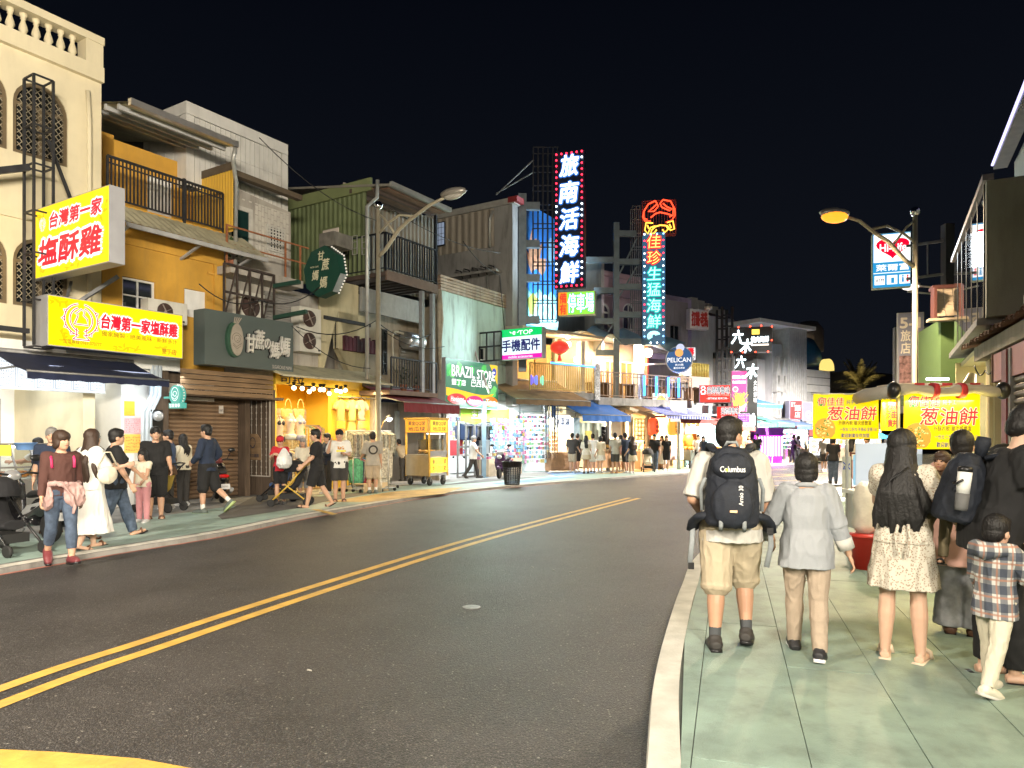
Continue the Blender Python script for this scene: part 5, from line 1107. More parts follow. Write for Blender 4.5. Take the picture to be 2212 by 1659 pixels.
txt(T,'墾丁店',(w*.1,h*.46,w*.35,h*.58),white_pr,-.03,.04);txt(T,'巴西製品',(w*.45,h*.46,w*.85,h*.62),white_pr,-.03,.02,.2)
lamp('sign_glow','AREA',(w/2,-.25,h/2),110,(.55,1,.6),2,T,rot=(-math.pi/2,0,0),sizey=1.5)
Sb=S(1048,.5);mb=MB();mb.bar(FA.pt(Sb,.45,.06),FA.pt(Sb,.45,3.1),.16);mb.box(-.12,.12,-.12,.12,0,.03,T=FA.mat(Sb,.45,.06));tag(mb.build('sign_post',M('post_blue',(.20,.32,.42),.45,.2)),'square blue post holding up the beach shop sign','post')
# ------------------------------------------------------------------ far side of the bend
S=FB.s_at
def gmat(px,py,Y,rot): return at(W(px,py,Y),rot)
def gwidth(px0,px1,Y,rot):
 x0=(px0-CX)/F*Y;k=(px1-CX)/F;c,s_=math.cos(math.radians(rot)),math.sin(math.radians(rot)); return (k*Y-x0)/(c-k*s_)
def gsign(px0,px1,yt,yb,Y,rot,t,name,label,face,side,**k):
 w=gwidth(px0,px1,Y,rot);h=(yb-yt)/F*Y
 return signbox(name,label,gmat(px0,yb,Y,rot),w,h,t,face,side,**k),w,h
slate=M('slate_steel',(.17,.205,.225),.45,.4,.15,4,.03)
# gantry beams
T=thing('sign_gantry','dark slate steel post with stub beams beside the blue seabed mural','gantry',gmat(1128,HZ+1,30.2,0));T.matrix_world=at((W(1128,0,30.2).x,30.2,3.2));X= lambda px,Y=30.2:(px-1128)/F*Y;Z= lambda py,Y=30.2:CH-(py-HZ)/F*Y-3.2
mb=MB();mb.box(X(1120),X(1137),-.16,.16,1.2,Z(420));mb.build('post',slate,T)
for y in (445,527,600,690):mb=MB();mb.box(X(1137)+.003,X(1166),-.12,.12,Z(y+9),Z(y-7));mb.build('beam',slate,T)
T=thing('sign_lattice','tall cage of thin dark bars behind the white seafood sign','lattice',at((W(1152,0,30.6).x,30.6,W(0,690,30.6).z)));hh=(690-318)/F*30.6;ww_=53/F*30.6
vb=MB();vb.box(-.02,.02,-.02,.02,0,hh);copies('upright',vb,steel,T,[Vector((ww_*i/5,y,0)) for i in range(6) for y in (0,.7)])
hb=MB();hb.box(0,ww_,-.018,.018,-.018,.018);copies('rung',hb,steel,T,[Vector((0,y,hh*j/9)) for j in range(10) for y in (0,.7)])
hb=MB();hb.box(-.018,.018,0,.7,-.018,.018);copies('tie',hb,steel,T,[Vector((ww_*i,0,hh*j/9)) for j in range(10) for i in (0,1)])
for i,y in enumerate((345,372)):mb=MB();mb.bar(W(1153,y,30.6),W(1072,421-3*i,31.6),.035);tag(mb.build('stay_rod',galv),['upper','lower'][i]+' thin steel stay rod running from the lattice top down to the grey roof','rod')
navy=M('panel_navy',(.010,.018,.045),.45,0,.1,3,.02);neonw=E('neon_white',(.80,.95,1),3.2)
bulb=MB();bulb.ell((0,0,0),.04,8,6)
def marquee(T,w,h,step,cols,y=-.05,m=.09):
 P=[];n=int(w/step)
 for i in range(n+1):P+=[(m+(w-2*m)*i/n,m),(m+(w-2*m)*i/n,h-m)]
 n=int(h/step)
 for i in range(1,n):P+=[(m,m+(h-2*m)*i/n),(w-m,m+(h-2*m)*i/n)]
 sets={}
 for i,(x,z) in enumerate(P):sets.setdefault(cols[(i//5)%len(cols)].name,[]).append(Vector((x,y,z)))
 for k_,v in sets.items():copies('bulb',bulb,MATS[k_],T,v)
E_red=E('bulb_red',(1,.02,.05),5);E_blue=E('bulb_blue',(.2,.5,1),4);E_wb=E('bulb_cold',(.85,.95,1),6)
T,w,h=gsign(1198,1262,331,625,29.8,-20,.3,'neon_sign','tall dark neon sign with white brush characters and red bulbs round its edge',navy,navy)
for i,c in enumerate('旅南活海鮮'):
 z1=h*(.985-i*.195);z0=z1-h*.165
 for bo,m_,y in ((.11,E('neon_halo',(.06,.22,.75),.8),-.02),(.025,neonw,-.05)):txt(T,c,(w*.19,z0,w*.82,z1-h*.015),m_,y,bo,.12,ref=.045)
marquee(T,w,h,.24,[E_red,E_red,E_red,E_wb])
lamp('neon_light','AREA',(w/2,-.3,h/2),260,(.65,.85,1),1.2,T,rot=(-math.pi/2,0,0),sizey=5);bpy.data.objects[T.name]
T,w,h=gsign(1206,1285,632,682,29.4,-16,.4,'neon_sign','lit green and orange parking sign with white outlined characters under the tall neon sign',E('park_green',(.30,.80,.06),1),M('side_cream',(.6,.6,.42),.5))
poly(T,[(.01,.01),(w*.26,.01),(w*.24,h-.01),(.01,h-.01)],E('park_orange',(1,.30,.02),1),-.009)
for i,c in enumerate('備有'):txt(T,c,(w*.04,h*(.52-.47*i),w*.22,h*(.95-.47*i)),E('neon_red',(1,.03,.02),1.2),-.02,.03)
for bo,m_,y in ((.05,E('park_teal',(.05,.55,.4),.9),-.014),(.0,neonw,-.03)):txt(T,'停車場',(w*.27,h*.1,w*.97,h*.92),m_,y,bo,ref=.0)
lamp('park_light','AREA',(w/2,-.3,h/2),90,(.7,1,.5),1.5,T,rot=(-math.pi/2,0,0),sizey=1)
# mural wall
blue_m=E('mural_blue',(.015,.12,.42),.10)
mural=M('mural_paint',(.03,.17,.50),.5,0,.35,.9,.03)
S_=FA.s_at;T=house(FA,S_(1160,-.3),'mural_wall','tall wall painted as a blue seabed with a crab, waves and lobster claws','mural wall');m0,m1=S_(1137,-.3),S_(1204,-.3)
zt0,zt1=FA.z_at(m0,-.3,438),FA.z_at(m1,-.3,476);zb_=FA.z_at(m0,-.3,705)
mb=MB();mb.prism([(m0,zb_),(m1,zb_),(m1,zt1),(m0,zt0)],.3,.6);mb.build('painted_wall',mural,T)
o_= lambda u,v:(m0+(m1-m0)*u,zb_+(zt1-zb_)*v)
cl=M('mural_coral',(.55,.25,.14),.6,0,.3,5);tq=M('mural_aqua',(.25,.55,.60),.6,0,.2,3);wh_=M('mural_foam',(.62,.70,.72),.6);olv=M('mural_olive',(.30,.33,.05),.6)
poly(T,[o_(u,v) for u,v in ((.0,.62),(.06,.60),(.1,.72),(.18,.82),(.16,.70),(.3,.76),(.34,.68),(.5,.74),(.42,.6),(.62,.62),(.6,.52),(.5,.46),(.3,.5),(.15,.45),(.05,.52))],cl,.296,'crab_painting')
poly(T,[o_(u,v) for u,v in ((.62,.72),(.75,.82),(.95,.80),(.99,.6),(.85,.66),(.78,.58),(.7,.62))],M('mural_sky',(.22,.42,.62),.6),.296,'fish_painting')
poly(T,[o_(u,v) for u,v in ((.0,.02),(.99,.02),(.99,.3),(.8,.36),(.6,.28),(.4,.34),(.2,.26),(.0,.32))],tq,.297,'wave_painting')
poly(T,[o_(u,v) for u,v in ((.02,.22),(.2,.3),(.38,.24),(.3,.12),(.1,.1))],olv,.293,'fish_painting')
for r_ in (.10,.17,.24):stroke(T,[[o_(.62+r_*1.6*math.cos(a*.2),.06+r_*math.sin(a*.2)) for a in range(16)]],.12,wh_,.290,'wave_painting')
lamp('mural_light','SPOT',(o_(.4,0)[0]-S_(1160,-.3),-2.6,o_(.4,-.02)[1]),2200,(.6,.85,1),.2,T,rot=(math.radians(125),0,0),spot=1.9)
# seafood terrace
T=house(FB,S(1212,.2),'seafood_terrace','upstairs seafood restaurant terrace glowing orange behind a yellow barred rail','restaurant')
ta,tb=S(1140,1.2),S(1284,1.2);zf=FB.z_at(S(1210,1.2),1.2,846);zc_=FB.z_at(S(1210,1.2),1.2,722)
ow=M('wall_orange',(.62,.40,.17),.7,0,.06,2,.05,dirt=.2)
pbox('back_wall',ow,T,ta-.5,tb,1.8,2,zf,zc_);pbox('terrace_floor',concrete,T,ta-.5,tb+.3,-1.2,1.79,zf-.3,zf)
mb=MB();mb.add([(ta-.6,-1.7,zc_),(tb+.1,-1.7,zc_-.1),(tb+.1,2,zc_+.35),(ta-.6,2,zc_+.35)]+[(ta-.6,-1.7,zc_+.1),(tb+.1,-1.7,zc_),(tb+.1,2,zc_+.45),(ta-.6,2,zc_+.45)],[(0,1,2,3),(7,6,5,4),(0,4,5,1),(0,3,7,4)]);mb.build('terrace_roof',M('roof_cream',(.52,.45,.36),.6,0,.1,3,.05,dirt=.4),T)
pbox('door',M('door_gold',(.36,.22,.09),.5),T,S(1160,-1.6),S(1185,-1.6),1.74,1.79,zf,zf+2.1)
pbox('pier',M('pier_grey',(.36,.36,.35),.7),T,S(1252,.5),tb-.02,-.6,-.3,zf,zc_-.1)
yr=M('rail_yellow',(.50,.38,.12),.5,.1)
rail(T,(S(1145,1.15),-1.15,zf),(tb,-1.15,zf),1.15,34,yr,.03)
mb=MB();mb.tube([(S(1190,1.2),-1.2,zf+1.2),(tb,-1.2,zf+1.16)],.035);mb.build('blue_tube',E('tube_blue',(.05,.25,1),4),T)
pbox('check_post',M('check_tile',(.6,.6,.6),.5,0,.6,14),T,tb+.01,tb+.3,-1.25,-1.05,zf-.3,zf+1.3)
b_=MB();b_.ell((0,0,0),.13,12,8);L=[]
for px,py in ((1227,726),(1228,744),(1245,777)):s_=S(px,.7);L.append(Vector((s_,-.7,FB.z_at(s_,.7,py))))
copies('globe_lamp',b_,E_warm,T,L);lamp('terrace_light','POINT',(.2,-.2,zc_-.5),330,(1,.68,.30),.3,T)
for px,c in ((1160,(.1,.2,1)),(1173,(.2,.8,.5)),(1150,(.1,.1,1))):s_=S(px,1.1);mb=MB();mb.ell((s_,-1.05,zf+.45),(.1,.05,.22),8,6);mb.build('deco_light',E('deco_%d'%px,c,2),T)
ln=thing('red_lantern','round red paper lantern with a tassel hanging in the orange terrace','lantern',FB.mat(S(1209,.7),.7,FB.z_at(S(1209,.7),.7,750)));lr=E('lantern_red',(.85,.05,.03),.75)
mb=MB();mb.ell((0,0,0),(.42,.42,.30),16,10);mb.build('shade',lr,ln);mb=MB();mb.lathe([(.1,.28),(.1,.34)],10);mb.lathe([(.1,-.34),(.1,-.28)],10);mb.build('cap',M('brass',(.5,.3,.08)),ln);mb=MB();mb.tube([(0,0,-.34),(0,0,-.6)],[.05,.1],8);mb.build('tassel',lr,ln)
# second gantry, lattice and the crab sign
T=thing('sign_gantry','tall slate steel post with long cross beams before the pink building','gantry',at((W(1331,0,33).x,33,2.8)));X= lambda px,Y=33:(px-1331)/F*Y;Z= lambda py,Y=33:CH-(py-HZ)/F*Y-2.8
mb=MB();mb.box(X(1325),X(1337),-.15,.15,.3,Z(482));mb.build('post',slate,T)
for (a,b_,y) in ((1262,1325,562),(1282,1325,628),(1285,1325,694),(1287,1325,762),(1337,1374,505),(1337,1380,566),(1337,1384,620),(1337,1384,680),(1337,1384,738)):mb=MB();mb.box(X(a)+(.004 if a==1337 else 0),X(b_)-(.004 if b_==1325 else 0),-.12,.12,Z(y+6),Z(y-6));mb.build('beam',slate,T)
for (a,ya,b_,yb) in ((1338,592,1376,515),(1338,640,1376,575),(1288,756,1325,700)):mb=MB();mb.bar((X(a),.05,Z(ya)),(X(b_),.05,Z(yb)),.07);mb.build('brace',slate,T)
T=thing('sign_lattice','narrow cage of pinkish thin bars beside the teal seafood sign','lattice',at((W(1366,0,34.4).x,34.4,W(0,740,34.4).z)));hh=(740-445)/F*34.4;ww_=25/F*34.4
vb=MB();vb.box(-.018,.018,-.018,.018,0,hh);copies('upright',vb,steelg,T,[Vector((ww_*i/3,y,0)) for i in range(4) for y in (0,.5)]);hb=MB();hb.box(0,ww_,-.016,.016,-.016,.016);copies('rung',hb,steelg,T,[Vector((0,y,hh*j/10)) for j in range(11) for y in (0,.5)])
tealp=E('panel_teal_glow',(.035,.115,.20),.8)  # faint glow in the colour stands in for neon light on the boards
T,w,h=gsign(1388,1437,503,745,34,-9,.3,'neon_sign','tall slatted neon sign with orange and turquoise characters below a red neon crab',tealp,tealp)
for i in range(15):pb=pbox('board',tealp,T,.03,w-.03,-.03,-.007,h*i/15+.012,h*(i+1)/15-.012)
for i,c in enumerate('佳珍生猛海鮮'):
 z1=h*(.975-i*.142);z0=z1-h*.118
 o1,o2=(E('neon_orange',(1,.50,.12),2.2),E('neon_red',(1,.03,.02),1.2)) if i<2 else (E('neon_aqua',(.45,1,.95),1.6),E('neon_teal',(.0,.55,.50),.9))
 for bo,m_,y in ((.12,o2,-.038),(.0,o1,-.055)):txt(T,c,(w*.2,z0,w*.8,z1),m_,y,bo,.08,ref=.0)
stroke(T,[arc(w*.5,h*.075,w*(.28-.06*k),20,220,12,h*.042*(1-.18*k)) for k in range(4)],.05,E('neon_aqua',(.45,1,.95)),-.05)
marquee(T,w,h,.3,[E_wb,E_blue,E_wb,E_red])
T=thing('crab_sign','square neon sign shaped as a red and orange crab on top of the teal sign','sign',gmat(1388,507,33.9,-9));w=gwidth(1388,1460,33.9,-9);h=73/F*33.9
mb=MB()
for (p,q) in (((0,0),(w,0)),((0,h),(w,h)),((0,0),(0,h)),((w,0),(w,h))):mb.bar((p[0],.1,p[1]),(q[0],.1,q[1]),.05);mb.bar((p[0],.4,p[1]),(q[0],.4,q[1]),.04)
mb.build('frame',M('frame_red',(.22,.03,.03),.5),T)
gb=MB();gb.box(-.01,.01,.09,.11,0,h);copies('wire',gb,M('wire_red',(.20,.06,.05),.5),T,[Vector((w*i/12,0,0)) for i in range(1,12)])
cr= lambda pts:[((x-1490)/285*w,(835-y)/275*h) for x,y in pts]
reds=[[(1600,565),(1540,590),(1505,640),(1492,690),(1510,725),(1560,730)],[(1600,565),(1615,590),(1580,620),(1540,650),(1590,650),(1625,610),(1600,565)],[(1665,560),(1640,590),(1655,620),(1720,650),(1745,640),(1700,620),(1665,590)],[(1665,560),(1730,575),(1765,640),(1768,690),(1740,730),(1690,745)],[(1560,700),(1600,670),(1640,660),(1700,675),(1740,690)],[(1500,650),(1500,700),(1530,715)],[(1755,620),(1750,690),(1720,700)]]
oran=[[(1580,745),(1520,740),(1510,800),(1535,830),(1560,780),(1600,770)],[(1600,775),(1570,800),(1560,830),(1590,828),(1610,800)],[(1700,745),(1750,735),(1762,800),(1730,810),(1700,770)],[(1600,775),(1640,765),(1690,770),(1710,800),(1680,825),(1660,800)],[(1530,760),(1545,790)],[(1720,760),(1735,790)]]
for lst,m_ in ((reds,E('neon_crab_red',(1,.06,.02),2.6)),(oran,E('neon_crab_orange',(1,.45,.05),2.6))):
 for ln_ in lst:mb=MB();mb.tube([(x,-.02,z) for x,z in cr(ln_)],.035,6);mb.build('neon_tube',m_,T)
# pink building
T=house(FB,S(1340,-2.5),'pink_building','pale pink three storey house with white arched windows behind the steel gantry');pk=M('pink_wall',(.55,.40,.46),.7,0,.06,2,.06,dirt=.15)
p0,p1=S(1282,-2.4),S(1398,-2.4);zt_=FB.z_at(p0,-2.4,580);zb_=FB.z_at(p0,-2.4,760)
hs=[(S(a,-2.4),S(b_,-2.4),FB.z_at(S(a,-2.4),-2.4,712),FB.z_at(S(a,-2.4),-2.4,672)) for a,b_ in ((1290,1318),(1345,1372))]
mb=MB();mb.prism([(p0,zb_),(p1,zb_),(p1,zt_),(p0,zt_)],2.4,2.6,[arch(*q_) for q_ in hs]);mb.build('front_wall',pk,T);pbox('cornice',pk,T,p0-.1,p1+.2,2.2,2.397,zt_-.3,zt_-.05);pbox('cornice',pk,T,p0-.1,p1+.2,2.1,2.397,zt_-1.3,zt_-1.1)
pbox('side_wall',M('mauve_wall',(.34,.30,.44),.7),T,p1-.01,p1+4,2.7,3,zb_,zt_-.6);pbox('side_wall',M('side_white',(.5,.5,.47),.7,0,.1,2,.05,dirt=.4),T,p0-.2,p0-.01,1.6,6,zb_,zt_+.4)
for q_ in hs:
 mb=MB();mb.prism(arch(*q_),2.42,2.48,[arch(q_[0]+.09,q_[1]-.09,q_[2]+.09,q_[3])]);c=(q_[0]+q_[1])/2
 mb.box(c-.04,c+.04,2.43,2.47,q_[2],q_[3]+(q_[1]-q_[0])/2-.05);mb.box(q_[0],q_[1],2.425,2.465,q_[3]-.05,q_[3]+.04);f=mb.build('window',white,T);mb=MB();mb.prism(arch(q_[0]+.03,q_[1]-.03,q_[2]+.03,q_[3]),2.5,2.52);mb.build('pane',M('pane_mauve',(.08,.07,.12),.2),f)
lamp('pink_light','SPOT',(-1.0,-.5,zb_-.5),700,(1,.75,.95),.3,T,rot=(math.radians(115),0,0),spot=2.4)
# upstairs restaurant beside it
T=house(FB,S(1390,.3),'upstairs_restaurant','brightly lit upstairs restaurant with glass doors, wave canopy and blue neon tubes','restaurant');r0,r1=S(1290,.8),S(1492,.8);zf=FB.z_at(S(1390,.8),.8,862);zc_=FB.z_at(S(1390,.8),.8,752)
cw=M('wall_cream_lit',(.62,.52,.34),.7,0,.08,2,.05)
pbox('back_wall',cw,T,r0,r1,2.2,2.4,zf,zc_+.6);pbox('terrace_floor',concrete,T,r0,r1+.1,-.9,2.19,zf-.35,zf);pbox('ceiling',cw,T,r0,r1,.3,2.19,zc_+.6,zc_+.7)
pbox('red_wall',M('wall_red',(.42,.05,.05),.6),T,S(1432,-1),r1-.05,2.0,2.19,zf+.1,zc_+.5);pbox('red_pier',M('pier_red',(.55,.14,.06),.6),T,S(1400,-.8),S(1417,-.8),1.4,1.7,zf,zc_+.55);pbox('white_pier',white,T,S(1385,.1),S(1398,.1),.1,.4,zf,zc_+.55)
for a,b_ in ((1292,1316),(1318,1342),(1352,1380)):window(T,S(a,-.9),S(b_,-.9),zf+.05,zf+2.0,1.3,white,M('pane_amber',(.35,.20,.07),.15),2,1,.06,name='glass_door')
wv=M('canopy_wave',(.20,.30,.36),.5,0,.2,2,.03)
for (a,b_,z_,dp_) in ((1292,1372,zc_+.35,1.2),(1372,1462,zc_+.2,1.5)):
 mb=MB();n=14;A=[]
 for i in range(n+1):x=S(a,.6)+(S(b_,.6)-S(a,.6))*i/n;z=z_+.25*math.sin(i*.55)+.12*i/n;A+=[(x,-dp_+.3,z-.15),(x,.2,z+.35)]
 mb.add(A,[(2*i,2*i+2,2*i+3,2*i+1) for i in range(n)],0, True);mb.build('wave_canopy',wv,T)
rail(T,(r0+.1,-.85,zf),(r1,-.85,zf),1.15,26,M('rail_brown',(.22,.15,.10),.5),.025,mid=True)
for px in (1392,1418,1444,1466):mb=MB();s_=S(px,.95);mb.tube([(s_,-.95,zf+.15),(s_,-.95,zf+1.1)],.06);mb.build('blue_tube',E('tube_blue',(.05,.25,1),4),T)
lamp('blue_light','POINT',(1.4,-1.1,zf+.8),60,(.1,.25,1),.2,T)
tb_=MB();tb_.box(-.5,.5,-.35,.35,.70,.75)
for k in (-.4,.4):tb_.box(k-.04,k+.04,-.3,.3,0,.7)
copies('table',tb_,M('table_brown',(.16,.10,.06),.6),T,[Vector((r0+1+i*1.7,.2,zf)) for i in range(6)])
mb=MB();mb.ell((S(1400,.3),-.3,FB.z_at(S(1400,.3),.3,762)),.22,12,8);mb.build('globe_lamp',E_warm,T);lamp('restaurant_light','AREA',(.3,.6,zc_+.5),420,(1,.80,.50),5,T,sizey=1.2)
pbox('ac_box',M('ac_ivory',(.62,.6,.54)),T,S(1470,.3),S(1487,.3),-.5,-.2,zf+1.3,zf+1.85)
# ------------------------------------------------------------------ ground floor shops round the bend
def shopbay(pxa,pxb,ztop_py,name,label,wm,col,power,depth=3.0,tubes=True,d=0):
 a,b_=S(pxa,d),S(pxb,d);zt=FB.z_at((a+b_)/2,d,ztop_py);T=house(FB,(a+b_)/2,name,label,'shop')
 pbox('back_wall',wm,T,a,b_,depth,depth+.1,.07,zt);pbox('side_wall',wm,T,a,a+.1,0,depth-.002,.07,zt);pbox('side_wall',wm,T,b_-.1,b_-.003,0,depth-.002,.07,zt);pbox('ceiling',wm,T,a+.101,b_-.105,0,depth-.002,zt-.1,zt);pbox('fascia',wm,T,a,b_-.004,-.08,-.002,zt-.35,zt+.1)
 if tubes:
  for i in range(max(1,int((b_-a)/2))):x=a+.5+i*2;mb=MB();mb.box(x,min(x+1.3,b_-.2),.9,.96,zt-.16,zt-.12);mb.build('tube_light',E('tube_%d'%int(col[2]*100),col,7),T)
 lamp('shop_light','AREA',(0,1.1,zt-.2),power,col,(b_-a)*.8,T,sizey=1.6); return T,a,b_,zt
def goods(T,x0,x1,z0,z1,y,nx,nz,mats,name='hanging_goods',dep=.05,fill=.92,R=None,sh=.8):
 R=R or RND;per={}
 for j in range(nz):
  for i in range(nx):
   if R.random()>fill: continue
   m_=R.choice(mats);mb=per.setdefault(m_.name,MB());w_=(x1-x0)/nx;h_=(z1-z0)/nz;k=R.uniform(.6,.9);q=R.uniform(.6,.9)
   a=x0+w_*i+w_*(1-k)/2;b_=z0+h_*j;mb.box(a,a+w_*k,y-dep*R.uniform(.6,1.3),y,b_,b_+h_*q)
 for k_,mb in per.items():mb.build(name,MATS[k_],T,kind='stuff')
pal=[M('pack_%d'%i,c,.4,0,.3,30,0) for i,c in enumerate([(.30,.55,.65),(.65,.65,.66),(.15,.30,.5),(.5,.15,.25),(.55,.45,.15),(.08,.08,.1),(.6,.3,.5),(.25,.5,.3),(.68,.66,.60)])]
wcool=M('wall_cool',(.68,.72,.73),.5,0,.05,2,.02);wwarm=M('wall_warm',(.70,.60,.42),.6,0,.08,2,.02)
# beach shop bay behind the sign post (front of the mint house)
SA=FA.s_at;a,b_=SA(972),SA(1112);T=house(FA,(a+b_)/2,'beach_shop','white lit beach shop with grid doors of shorts and slippers under the green banner','shop')
zt=FA.z_at(SA(1000),0,880);pbox('back_wall',wcool,T,a,b_+.5,2.4,2.5,.07,zt);pbox('ceiling',wcool,T,a,b_,.1,2.39,zt,zt+.1);pbox('side_wall',wcool,T,a-.1,a-.002,.0,2.39,.07,zt);pbox('fascia',wcool,T,a-.1,b_+.3,-.03,.08,zt-.35,3.08);pbox('side_wall',wcool,T,SA(962),a-.12,-.04,.2,.07,zt+.4)
goods(T,a+.1,b_-.1,.9,2.5,2.39,26,8,pal,'slipper',.08,R=random.Random(31));goods(T,SA(1060,.3),b_+.2,1.0,2.4,-.25,14,9,pal[:4]+[pal[8]],'phone_case',.04,R=random.Random(32))
mb=MB();
for x in (SA(985),SA(1003),SA(1022),SA(1038)):mb.box(x-.03,x+.03,-.1,-.05,.1,zt-.5)
for z in (.12,1.25,zt-.5):mb.box(SA(985),SA(1038),-.09,-.06,z-.03,z+.03)
mb.build('grid_door',steelg,T)
for i in range(3):rack(FA.mat(SA(992+i*22,-.3),-.3,.8),.7,1.35,[black,M('short_navy',(.02,.04,.1),.8),M('short_grey',(.12,.12,.13),.8)],['dark shorts hanging behind the leftmost grid door','navy shorts hanging behind the middle grid door','charcoal shorts hanging behind the rightmost grid door'][i],40+i,8,.6)
pbox('counter',M('counter_buff',(.55,.45,.32),.6),T,SA(1040),b_,-.35,.1,.08,.75);goods(T,SA(1030,.2),b_,.76,1.0,-.1,26,2,pal,'sandal',.18,.95,random.Random(33));pbox('red_case',M('case_red',(.45,.04,.05),.5),T,SA(988,-.5),SA(1000,-.5),.5,.9,.9,1.5)
lamp('shop_light','AREA',(0,1.0,zt-.1),300,(.92,.98,1),4,T,sizey=1.5);lamp('front_light','AREA',(0,-.9,3.0),300,(.92,.98,1),4,T,sizey=.4)
bn=thing('sale_banner','lime green cloth sale banner strung over the beach shop doors','banner',FA.mat(SA(990),.12,FA.z_at(SA(990),.12,908)))
bw_=SA(1096)-SA(990);mb=MB();n=20;A=[(bw_*i/n,.03*math.sin(i),.55-.06*math.sin(math.pi*(i%10)/10)) for i in range(n+1)]+[(bw_*i/n,.03*math.sin(i+.5),-.12*math.sin(math.pi*(i%10)/10)+(-.25 if i>14 else 0)) for i in range(n+1)];mb.add(A,[(i,i+1,n+2+i,n+1+i) for i in range(n)],0, True);mb.build('cloth',M('lime_cloth',(.35,.62,.06),.7,0,.15,2),bn);txt(bn,'主廚',(bw_*.18,.08,bw_*.42,.42),white,-.05,.03)
# phone case shop round the corner
T,a,b_,zt=shopbay(1122,1180,878,'phone_shop','phone case shop with glowing racks of cases and a clear plastic curtain',wcool,(.92,.97,1),320)
zc0=.3
goods(T,a-1.2,b_,.5,2.6,-.15,22,11,pal,'phone_case',.05,.95,random.Random(41));goods(T,a,b_,.4,2.4,1.4,18,9,pal,'phone_case',.05,.95,random.Random(42))
mb=MB()
for x in (a-1.2,(a+b_-1.2)/2,b_):mb.bar((x,-.1,.1),(x,-.1,2.75),.05)
for z in (.12,2.72):mb.bar((a-1.2,-.1,z),(b_,-.1,z),.05)
mb.build('rack_frame',M('rack_pale',(.45,.55,.55),.4,.3),T)
cu=thing('plastic_curtain','clear wrinkled plastic sheet hanging at the edge of the phone case shop','curtain',FB.mat(b_-.6,.45,1.0));mb=MB();n=24;mb.add([(1.0*i/n,.08*math.sin(i*1.2),2.1) for i in range(n+1)]+[(.1+.8*i/n,.1*math.sin(i*1.4),-.3) for i in range(n+1)],[(i,i+1,n+2+i,n+1+i) for i in range(n)],0, True);mb.build('sheet',GLASS('plastic',(.92,.95,.95),.12,.2),cu)
# sweets stall with white characters
T,a,b_,zt=shopbay(1182,1240,885,'snack_stall','dazzling white lit snack stall with a wooden slatted counter',wwarm,(1,.93,.8),400)
wl_=M('crate_wood',(.28,.16,.08),.7,0,.2,4,.06)
pbox('counter',wl_,T,a-.2,b_-.4,-.5,-.1,.15,.95)
for i in range(7):pbox('slat',wl_,T,a-.2,b_-.4,-.53,-.503,.2+i*.1,.28+i*.1)
sg=pbox('light_panel',E('panel_light',(.95,.97,1),2.2),T,S(1198,.15),S(1232,.15),-.15,-.1,FB.z_at(a,0,925),FB.z_at(a,0,897));txt(T,'冰淇淋',(S(1200,.15)-(a+b_)/2,FB.z_at(a,0,921),S(1230,.15)-(a+b_)/2,FB.z_at(a,0,901)),M('ink_blue',(.05,.12,.3),.5),-.155,.03)
sg2=pbox('gold_letters_board',E('board_glow',(1,.85,.5),1.1),T,S(1185,.1),S(1222,.1),-.12,-.085,FB.z_at(a,0,893),FB.z_at(a,0,878));txt(T,'麻糬爺',(S(1190,.1)-(a+b_)/2,FB.z_at(a,0,891),S(1215,.1)-(a+b_)/2,FB.z_at(a,0,880)),M('ink_gold',(.45,.25,.02),.5),-.125,.03)
goods(T,a+.2,b_-.2,.98,1.9,1.0,12,5,[M('snack_%d'%i,c,.6) for i,c in enumerate([(.6,.35,.1),(.65,.5,.3),(.5,.15,.05),(.6,.55,.45)])],'snack_pack',.1,.95,random.Random(44))
awning(FB,1170,1276,.1,2.3,FB.z_at(S(1180),0,826),FB.z_at(S(1200,2.3),2.3,864),'brown_awning','worn brown canvas awning over the phone case shop',M('brown_canvas',(.19,.13,.075),.8,0,.25,2,.05,dirt=.3),.22,sa=S(1092,1.6),sb=S(1276,2.3))
# blue awning snack shop
T,a,b_,zt=shopbay(1243,1345,890,'grill_stall','snack shop with a pale corrugated front and menu signs under the plain blue awning',wwarm,(1,.9,.66),520)
mb=MB();corr(mb,S(1252,.1),S(1305,.1),.6,zt-.5,-.12,.3,.04);mb.build('corrugated_panel',M('sheet_mint',(.52,.58,.48),.5),T);pbox('blue_panel',M('panel_bluegrey',(.30,.42,.48),.6),T,S(1238,.1),S(1251,.1),-.14,-.09,.5,zt-.3)
pbox('post',M('post_dark',(.06,.05,.045),.5),T,S(1309,.5),S(1314,.5),-.6,-.5,.07,zt);pbox('menu_card',white,T,S(1316,0),S(1338,0),-.12,-.085,1.6,2.5);pbox('menu_card',M('card_yellow2',(.6,.5,.1),.6),T,S(1262,.3),S(1275,.3),-.4,-.36,1.0,1.9);bd=pbox('black_board',black,T,S(1297,.3),S(1309,.3),-.4,-.36,.9,2.1);scrib(T,(S(1298,.3),1.0,S(1308,.3),2.0),6,4,white,-.41)
pbox('counter',M('counter_wood2',(.4,.22,.10),.6),T,S(1268,.3),S(1340,.3),-.6,-.1,.2,.95);goods(T,S(1268,.3),S(1340,.3),.96,1.3,-.3,18,2,[M('snack_0',(.6,.35,.1)),M('snack_1',(.65,.5,.3)),M('snack_3',(.6,.55,.45))],'snack_pack',.3,.9,random.Random(45))
awning(FB,1236,1362,.1,2.2,FB.z_at(S(1262),0,858),FB.z_at(S(1240,2.2),2.2,895),'blue_awning','plain bright blue canvas awning beside the striped one',M('blue_canvas',(.02,.12,.42),.7,0,.12,2,.04),.28,sa=S(1258,2.2),sb=S(1362,2.2))
